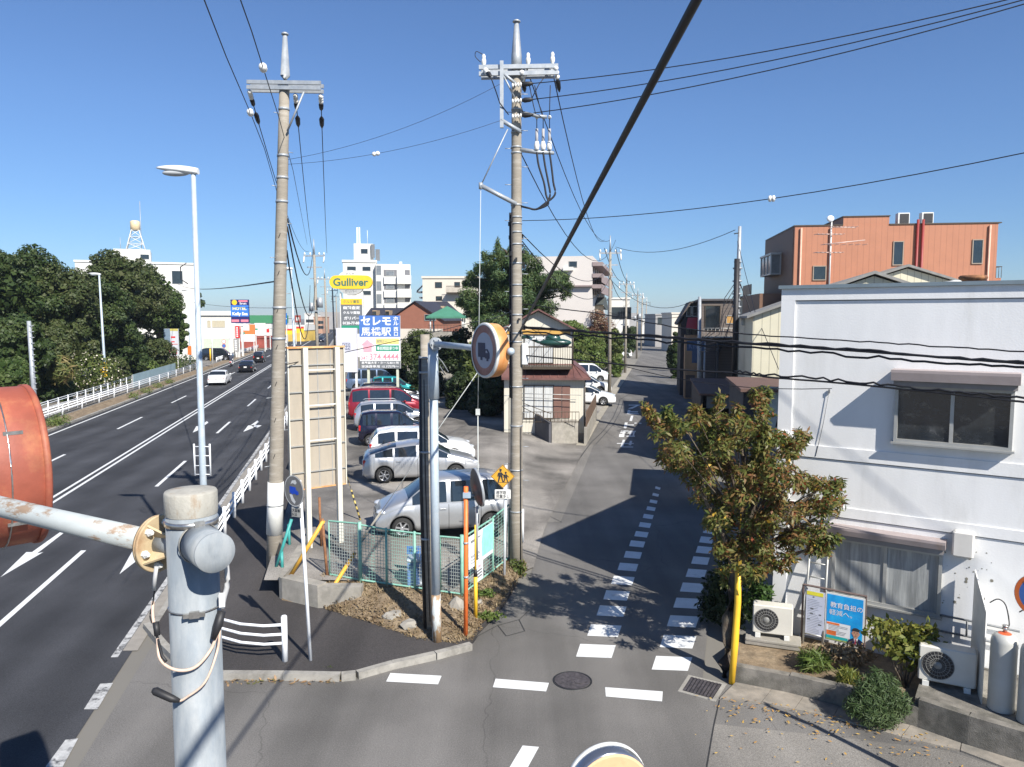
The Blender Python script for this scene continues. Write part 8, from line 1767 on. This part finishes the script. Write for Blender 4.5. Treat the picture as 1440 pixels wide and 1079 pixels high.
TL = [  # label, px, Y, crown centre y, radius px, vertical radius px
 ('broad dark evergreen tree at the far left edge, its top the highest of the wood', 20, 66, 408, 72, 60), ('rounded evergreen crown standing just right of the highest crown', 78, 62, 425, 62, 58),
 ('evergreen tree filling the middle of the wood behind the yellow-plated lamp', 132, 64, 440, 58, 62), ('dense evergreen with a domed top below the water tank tower', 184, 70, 415, 46, 56),
 ('dark evergreen at the right end of the wood leaning over the signboard', 222, 76, 432, 38, 52), ('low dark tree at the left edge below the tallest crown', 20, 56, 490, 50, 50), ('low bushy tree in the wood behind the short grey pole', 84, 57, 490, 48, 48), ('low dark tree behind the foot of the yellow-plated lamp', 160, 62, 495, 42, 42), ('shrubby tree at the right foot of the wood', 212, 74, 502, 30, 32),
 ('dark bush mass at the far left just above the railing', 8, 53, 545, 46, 44), ('dark bush left of the blossoming shrub', 62, 53, 548, 40, 40), ('dark bush right of the blossoming shrub behind the railing', 158, 64, 540, 30, 36), ('dark bush behind the pale sheet fence', 196, 78, 522, 24, 26), ('tall evergreen crown linking the middle of the wood to the domed tree', 158, 74, 400, 40, 50), ('small dark tree beside the signboard at the wood end', 246, 92, 470, 18, 42)]
for i, (lab, px, Y, cy, rp, vp) in enumerate(TL):
    q = px + rp * .75; yf = lerp_tab([(-60, 36), (0, 43), (62, 51), (186, 74), (247, 92), (320, 120)], q); Y = max(Y, yf + 1.5 + rp * Y / FPX * 1.05)
    c = AT(px, cy, Y); s = Y / FPX; base = Vector((c.x, Y, -1.2)); tree('evergreen_tree', lab, base, 0, rp * s, vp * s, 50 + i, 21000 if rp > 40 else 12000, .27, (LEAFD, LEAFM, LEAFD, LEAFM, LEAFD2)[i % 5], 58, .15, .32, 'evergreen trees of the wood', .35, c.z + 1.2)
c = AT(262, 430, 125); s = 125 / FPX; tree('pine_tree', 'slim dark pine behind the tall street lamp beside the white shop', (c.x, 125, 0), 0, 19 * s, 46 * s, 70, 5000, .5, LEAFD, 22, .3, .5, None, .25, c.z)
# flowering shrubs by the railing
c = AT(108, 530, 63); V, F = leaves([(0, 0, 1.6, 2.6, 1.2, 1.9), (-1.8, 0, .9, 1.4, 1, 1.2)], 5200, .2, np.random.default_rng(80), .6, .5)
o = npobj('flowering_shrub', V, F, LEAFB); o.location = (c.x, 65, .3); tag(o, 'olive shrub dotted with pale blossoms behind the tall white railing', 'shrub')
V, F = leaves([(0, 0, 1.6, 2.75, 1.3, 2.0), (-1.8, 0, .9, 1.5, 1.1, 1.3)], 520, .14, np.random.default_rng(81), .9, .98); b_ = npobj('blossom', V, F, mat('pale blossom', (.55, .50, .40), .7), o)
c = AT(92, 520, 59); V, F = leaves([(0, 0, 1.2, 1.1, .8, 1.1)], 900, .9, np.random.default_rng(82), .12, .1, droop=.5); o = npobj('fan_palm', V, F, leafmat('palm leaf', [(.04, .08, .02), (.12, .14, .04), (.3, .2, .1)], .2)); o.location = (c.x, 58.5, c.z - 1.2); tag(o, 'small fan palm among the dark trees above the blossoming shrub', 'palm')
for i, (lab, x, y, Y, r) in enumerate((('grassy green shrub at the right end of the sheet fence', 205, 528, 84, 1.6), ('dark green bush between the signboard and the lamp', 258, 515, 98, 1.7), ('pale green shrub under the signboard', 232, 512, 93, 1.6))):
    c = AT(x, y, Y); V, F = leaves([(0, 0, .7, r * 1.3, r, r * .8)], 900, .25, np.random.default_rng(84 + i), .5, .4); o = npobj('shrub', V, F, (LEAFG, LEAFD, LEAFG)[i]); o.location = (c.x, Y, max(0, c.z - .9)); tag(o, lab, 'shrub', 'shrubs beyond the sheet fence')
# big pine behind the lot
Yp = 56; s = Yp / FPX; c = AT(722, 395, Yp); t = thing('pine_tree', 'large spreading pine behind the busy utility pole', 'tree', (c.x, Yp, 0)); rg_ = np.random.default_rng(90); cl = []
pads = [(668, 400, 22, 9), (660, 418, 22, 9), (690, 378, 20, 10), (698, 360, 14, 10), (725, 372, 24, 11), (700, 402, 30, 11), (745, 392, 26, 11), (772, 398, 28, 10), (785, 388, 18, 8), (752, 412, 28, 11), (720, 420, 34, 12), (690, 432, 34, 12), (760, 428, 26, 10), (730, 440, 38, 12), (672, 440, 24, 11), (738, 360, 12, 8), (655, 430, 16, 7), (712, 388, 20, 9), (735, 400, 22, 10), (705, 418, 30, 15), (745, 425, 30, 14), (682, 415, 24, 13), (690, 392, 16, 12), (760, 400, 22, 12), (672, 455, 20, 10), (715, 452, 34, 12), (665, 388, 9, 10), (682, 362, 6, 9), (700, 348, 5, 8), (713, 356, 6, 8), (737, 362, 7, 9), (757, 378, 8, 8), (792, 390, 8, 6), (800, 402, 8, 6), (796, 416, 9, 6), (655, 402, 8, 6), (648, 425, 8, 6), (690, 366, 7, 9), (672, 378, 7, 9)]
for (px, py, rw, rh) in pads:
    p = AT(px, py, Yp)
    for q in range(4): cl.append((p.x - c.x + rg_.normal() * rw * s * .35, rg_.normal() * 1.3, p.z + rg_.normal() * .12, rw * s * .62, rw * s * .62, rh * s * .95))
V, F = leaves(cl, 60000, .30, rg_, .2, .25, jitter=1.0, upb=.5); npobj('crown', V, F, LEAFP, t)
mb = MB(); mb.tube([(0, 0, 0), (.2, 0, 4), (-.1, 0, 7.5), (.1, 0, 11)], [.34, .28, .2, .08], 10)
for q in cl[::4]: mb.tube([(0, 0, max(4, q[2] - 1.2)), (q[0] * .5, q[1] * .5, q[2] - .4), (q[0], q[1], q[2])], [.13, .09, .03], 6)
mb.build('trunk', BARK, t)
# clipped round tree, hedges and dark trees behind the lot
c = AT(587, 497, 62); s = 62 / FPX; tree('round_tree', 'clipped round tree just right of the blue roadside sign', (c.x, 62, 0), 0, 24 * s, 36 * s, 95, 9000, .17, leafmat('clipped leaf', [(.025, .04, .012), (.05, .07, .02), (.09, .11, .03)], .15), 22, .5, .6, None, .18, c.z, jitter=.5)
HG = [('dark tree wall left of the bent sign pole behind the lot', 598, 545, 60, 26, 36), ('dark dense tree behind the bent sign pole arm', 640, 500, 58, 30, 34), ('olive dense tree behind the round lorry sign', 672, 512, 54, 28, 40), ('deep dark tree between the lorry sign and the busy pole', 702, 520, 50, 24, 44), ('dark low tree at the back of the lot by the guy rod', 648, 556, 52, 28, 32), ('dark low tree between the guy rod and the cream house', 690, 560, 48, 26, 34), ('dark tree behind the blue roadside sign posts', 552, 528, 66, 24, 22)]
for i, (lab, px, cy, Y, rp, vp) in enumerate(HG):
    c = AT(px, cy, Y); s = Y / FPX; tree('evergreen_tree', lab, (c.x, Y, 0), 0, rp * s, vp * s, 100 + i, 9000, .24, LEAFB if 'olive' in lab else LEAFH, 24, .3, .5, 'dark trees behind the lot', .2, c.z)
for i, (lab, px, cy, Y, rp, vp, lm) in enumerate((('green bush below the reddish shrub behind the white parked cars', 832, 486, 88, 24, 20, LEAFG), ('reddish autumn shrub beside the beige house', 842, 456, 98, 26, 17, LEAFR), ('tall dark shrub left of the second street pole', 864, 478, 96, 15, 26, LEAFB), ('green trees under the third street pole', 886, 470, 128, 10, 16, LEAFD), ('low green bush at the foot of the second street pole', 868, 505, 86, 9, 12, LEAFG),
        ('dark bushes at the foot of the wooden house on the right of the street', 950, 485, 84, 9, 20, LEAFD), ('small dark bush by the white car at the street end', 943, 492, 96, 6, 12, LEAFH), ('garden tree behind the cream house gable', 806, 452, 84, 22, 14, LEAFG), ('dark leafy shrub between the cream house wall and the white cars', 812, 482, 84, 16, 22, LEAFB))):
    c = AT(px, cy, Y); s = Y / FPX; top_ = c.z + vp * s; tree('bush', lab, (c.x, Y, 0), 0, rp * s, top_ * .52, 120 + i, 9000, .2, lm, 26, .30, .55, 'bushes along the side street', .1, top_ * .46, cat='bush', low=-1)
# ---- foreground tree with bronze and red leaves ----
TB_ = G(1018, 952, 0); rg_ = np.random.default_rng(7)
t = thing('cherry_tree', 'small tree with bronze green and red drooping leaves before the white building', 'tree', TB_)
Yt = TB_.y; s = Yt / FPX; P = lambda x, y, dy=0.: AT(x, y, Yt + dy) - TB_
mb = MB(); forks = [P(1026, 905), P(1024, 870), P(1030, 830), P(1040, 790), P(1050, 745)]
mb.tube([Vector((0, 0, -.2)), Vector((.02, 0, .25))] + forks, [.17, .14, .125, .12, .11, .095, .07], 14)
limbs = [((1040, 790), (1010, 740), (985, 690), (955, 630), (930, 600), 0), ((1050, 745), (1035, 690), (1020, 640), (1005, 585), (1018, 575), .3), ((1050, 745), (1065, 700), (1070, 650), (1072, 600), (1076, 575), .2), ((1040, 790), (1080, 750), (1110, 720), (1150, 690), (1185, 685), -.2), ((1050, 745), (1085, 720), (1105, 680), (1110, 640), (1115, 620), .1),
         ((1030, 830), (1060, 800), (1100, 790), (1140, 770), (1160, 775), -.3), ((1035, 810), (1020, 760), (1000, 720), (970, 660), (940, 640), -.7), ((1050, 745), (1060, 700), (1045, 650), (1040, 610), (1035, 590), .8), ((1045, 770), (1090, 760), (1130, 740), (1165, 720), (1178, 730), .4)]
for L_ in limbs:
    dy = L_[5]; pts = [P(x, y, dy * i / 4) for i, (x, y) in enumerate(L_[:5])]; mb.tube(pts, [.06, .045, .034, .022, .010], 8)
clm = []
pts_ = [(945, 600, 16), (935, 615, 14), (960, 600, 18), (985, 590, 18), (1015, 585, 20), (1045, 595, 20), (1075, 582, 14), (940, 640, 20), (965, 630, 26), (1000, 625, 28), (1035, 625, 28), (1068, 615, 24), (1100, 620, 18), (955, 660, 22), (985, 660, 28), (1020, 660, 30), (1055, 655, 28), (1090, 650, 24), (1112, 640, 16), (1122, 628, 10),
        (990, 695, 26), (1022, 700, 30), (1055, 695, 30), (1090, 690, 26), (1120, 680, 20), (1150, 680, 20), (1175, 688, 16), (1010, 735, 24), (1040, 735, 28), (1075, 735, 26), (1110, 725, 22), (1140, 715, 20), (1165, 712, 18), (1180, 705, 10), (1015, 765, 20), (1045, 775, 26), (1080, 770, 26), (1110, 762, 20), (1135, 752, 18), (1155, 742, 14), (1050, 800, 18), (1085, 800, 14), (1110, 785, 14), (1140, 775, 12), (1165, 778, 8), (925, 600, 7), (1012, 570, 8), (1072, 572, 8), (1128, 610, 8), (1020, 800, 14)]
for (x, y, r) in pts_:
    for q in range(4):
        p = P(x + rg_.normal() * r * .35, y + rg_.normal() * r * .3, float(np.clip(rg_.normal() * .75, -1.35, 1.5))); clm.append((p.x, p.y, p.z, r * s * .66, r * s * .66, r * s * .52))
        if q == 0 and r > 13: mb.tube([P(1050, 745).lerp(p, .35), P(1050, 745).lerp(p, .7), p], [.018, .012, .005], 5)
mb.build('trunk', BARK, t)
LC = leafmat('cherry leaf', [(.05, .085, .02), (.085, .12, .03), (.14, .16, .04), (.18, .16, .05), (.24, .11, .05), (.14, .17, .045)], .35, .45)
for _ in range(70):   # ragged shoots standing out of the crown
    c = clm[int(rg_.integers(len(clm)))]; o_ = Vector(c[:3]); d = Vector((c[0] - .45, c[1] * .6, c[2] - 2.6)).normalized() * .7 + Vector((rg_.normal() * .25, rg_.normal() * .25, .45)); d.normalize(); L_ = rg_.uniform(.12, .30)
    for q in range(5): p = o_ + d * L_ * (.3 + q * .2); clm.append((p.x, p.y, p.z, .085, .085, .07))
V, F = leaves(clm, 23000, .118, rg_, .32, .25, jitter=.8, droop=.55, bend=.10, upb=.4); npobj('crown', V, F, LC, t)
V, F = leaves([c for c in clm if c[0] > .35], 1100, .10, rg_, .4, .3, jitter=.8, droop=.6, bend=.1); npobj('red_leaves', V, F, leafmat('red leaf', [(.26, .035, .02), (.30, .09, .03), (.20, .06, .03)], .4), t)
V, F = leaves(clm[:], 160, .11, rg_, .5, .6, jitter=.9, droop=.5); npobj('yellow_leaves', V, F, leafmat('yellow leaf', [(.55, .30, .03), (.60, .42, .06)], .4), t)
# ---- plants of the bed ----
def plant(name, label, px, py, Y, cl, n, size, lm, asp, seed, cat='shrub', group=None, droop=0., z0=.26, stems=0, sh=.3, up=0.):
    a = AT(px, py, Y); t = thing(name, label, cat, (a.x, a.y, z0), 0, group); rg_ = np.random.default_rng(seed)
    V, F = leaves(cl, n, size, rg_, asp, sh, jitter=.9, droop=droop, bend=.06 if asp > .3 else 0, upb=up); npobj('foliage', V, F, lm, t)
    mb = MB()
    for k in range(max(1, stems)):
        c = cl[k % len(cl)]; mb.tube([(rg_.normal() * .04, rg_.normal() * .04, -.05), (c[0] * .6, c[1] * .6, c[2] * .5), (c[0], c[1], c[2])], [.018, .012, .006], 6)
    mb.build('stems', BARK, t); return t
LY = leafmat('yellowish shrub leaf', [(.05, .08, .015), (.11, .14, .025), (.20, .20, .04), (.16, .10, .03)], .3)
plant('leafy_shrub', 'leafy yellowish shrub standing in front of the right air conditioner', 1275, 940, 12.9, [(-.5, 0, 1.05, .28, .25, .18), (-.2, .05, 1.0, .28, .25, .2), (.15, 0, .95, .3, .25, .22), (.4, 0, .82, .22, .22, .2), (0, 0, .72, .38, .3, .22), (-.3, 0, .78, .3, .25, .18), (.35, 0, 1.05, .15, .15, .12), (.15, 0, .45, .25, .2, .16)], 1300, .12, LY, .5, 131, droop=.4, stems=7)
plant('rosemary_bush', 'dense dark needle-leaved bush spilling over the low wall', 1232, 1000, 12.1, [(0, 0, .25, .36, .28, .28), (-.22, 0, .38, .18, .2, .3), (-.02, .02, .52, .16, .2, .28), (.20, 0, .42, .2, .2, .28), (.36, -.05, .22, .2, .2, .22), (0, -.15, .05, .38, .2, .22), (-.35, 0, .15, .2, .18, .2)], 11000, .10, leafmat('rosemary leaf', [(.03, .06, .02), (.055, .09, .03), (.10, .13, .055)], .15), .15, 132, z0=.18, stems=5, droop=.3, sh=.15, up=.3)
plant('grass_clump', 'arching green grass clump on the low wall below the poster', 1145, 945, 13.5, [(0, 0, .18, .28, .2, .18)], 650, .30, LEAFG, .08, 133, 'plant', 'grass clumps on the low wall', .9)
plant('grass_clump', 'small trailing weed hanging down the face of the low wall', 1120, 965, 13.2, [(0, 0, .06, .13, .08, .16)], 240, .12, LEAFG, .3, 134, 'plant', 'grass clumps on the low wall', .6, .12)
plant('grass_clump', 'yellow flowered grass clump left of the dark needle bush', 1192, 965, 12.9, [(0, 0, .16, .2, .16, .16)], 480, .26, LY, .09, 135, 'plant', 'grass clumps on the low wall', .8)
plant('broadleaf_shrub', 'dark green shrub between the yellow guard and the left air conditioner', 1062, 860, 15.2, [(0, 0, .7, .25, .25, .4), (-.1, 0, 1.15, .18, .18, .22), (.12, 0, .9, .2, .2, .2)], 900, .13, leafmat('fresh dark leaf', [(.02, .05, .012), (.05, .10, .02), (.09, .15, .04)], .25), .4, 136, droop=.4, stems=4)
plant('ivy_mass', 'dark leafy growth in the shade behind the tree trunk', 1030, 880, 15.9, [(0, 0, .5, .4, .35, .5), (-.3, .2, .9, .3, .3, .4), (.2, .3, 1.3, .35, .3, .4), (-.1, .2, 1.7, .3, .3, .3), (-.35, .4, .4, .3, .3, .4)], 3200, .11, LEAFH, .5, 143, droop=.3, stems=5, z0=0)
plant('dead_brush', 'brown dead twigs and leaves behind the poster stand', 1190, 925, 13.7, [(0, 0, .2, .55, .25, .22), (-.5, 0, .2, .4, .25, .2)], 900, .14, MATS['dry litter'], .3, 137, 'plant', None, 0., .28)
plant('weed', 'green weed on the mound beside the thin yellow pole', 683, 838, 17.2, [(0, 0, .08, .22, .15, .12)], 260, .09, LEAFG, .5, 138, 'weed', 'weeds on the mound', z0=.25)
plant('weed', 'low green weed at the edge of the mound near the street', 688, 866, 16.2, [(0, 0, .05, .35, .12, .08)], 300, .08, LEAFG, .5, 139, 'weed', 'weeds on the mound', z0=.16)
plant('weed', 'green weed on the mound behind the broken curb stones', 478, 848, 18.0, [(0, 0, .05, .3, .12, .07)], 220, .08, LEAFG, .5, 140, 'weed', 'weeds on the mound', z0=.2)
plant('weed', 'green weed growing from the kerb foot below the sign post', 462, 952, 13.9, [(0, 0, .05, .12, .06, .08)], 160, .07, LEAFG, .5, 141, 'weed', z0=.0)
plant('weed', 'twiggy weed at the foot of the busy utility pole', 728, 800, 19.3, [(0, 0, .2, .25, .2, .22)], 300, .09, LEAFB, .5, 142, 'weed', z0=.05)
# far tree line and roofs on the horizon
rg_ = np.random.default_rng(200)
mb = MB()
for k in range(60):
    x = -420 + k * 14 + rg_.normal() * 4; y = 420 + rg_.random() * 120; mb.bx((x, y, -.1), (x + 6 + rg_.random() * 12, y + 10, 4 + rg_.random() * 6))
for k in range(40):
    x = 95 + k * 12 + rg_.normal() * 4; y = 380 + rg_.random() * 120; mb.bx((x, y, -.1), (x + 6 + rg_.random() * 12, y + 10, 4 + rg_.random() * 6))
mb.solo('distant_town', mat('distant roofs', (.33, .32, .31), .9, 0, .4, .03), 'low distant town roofs on the horizon', 'town', None, 'stuff')

# ---- thin air haze over the whole scene ----
mb = MB(); mb.bx((-1700, -80, -3.5), (1700, 3100, 45)); hz_o = mb.build('haze', [], None); hz_o['kind'] = 'stuff'
m = bpy.data.materials.new('thin haze'); m.use_nodes = True; n = m.node_tree.nodes; n.remove(n['Principled BSDF']); v = n.new('ShaderNodeVolumePrincipled')
v.inputs['Color'].default_value = (.75, .85, 1, 1); v.inputs['Density'].default_value = .00022; v.inputs['Anisotropy'].default_value = .2
m.node_tree.links.new(v.outputs[0], n['Material Output'].inputs['Volume']); hz_o.data.materials.append(m)
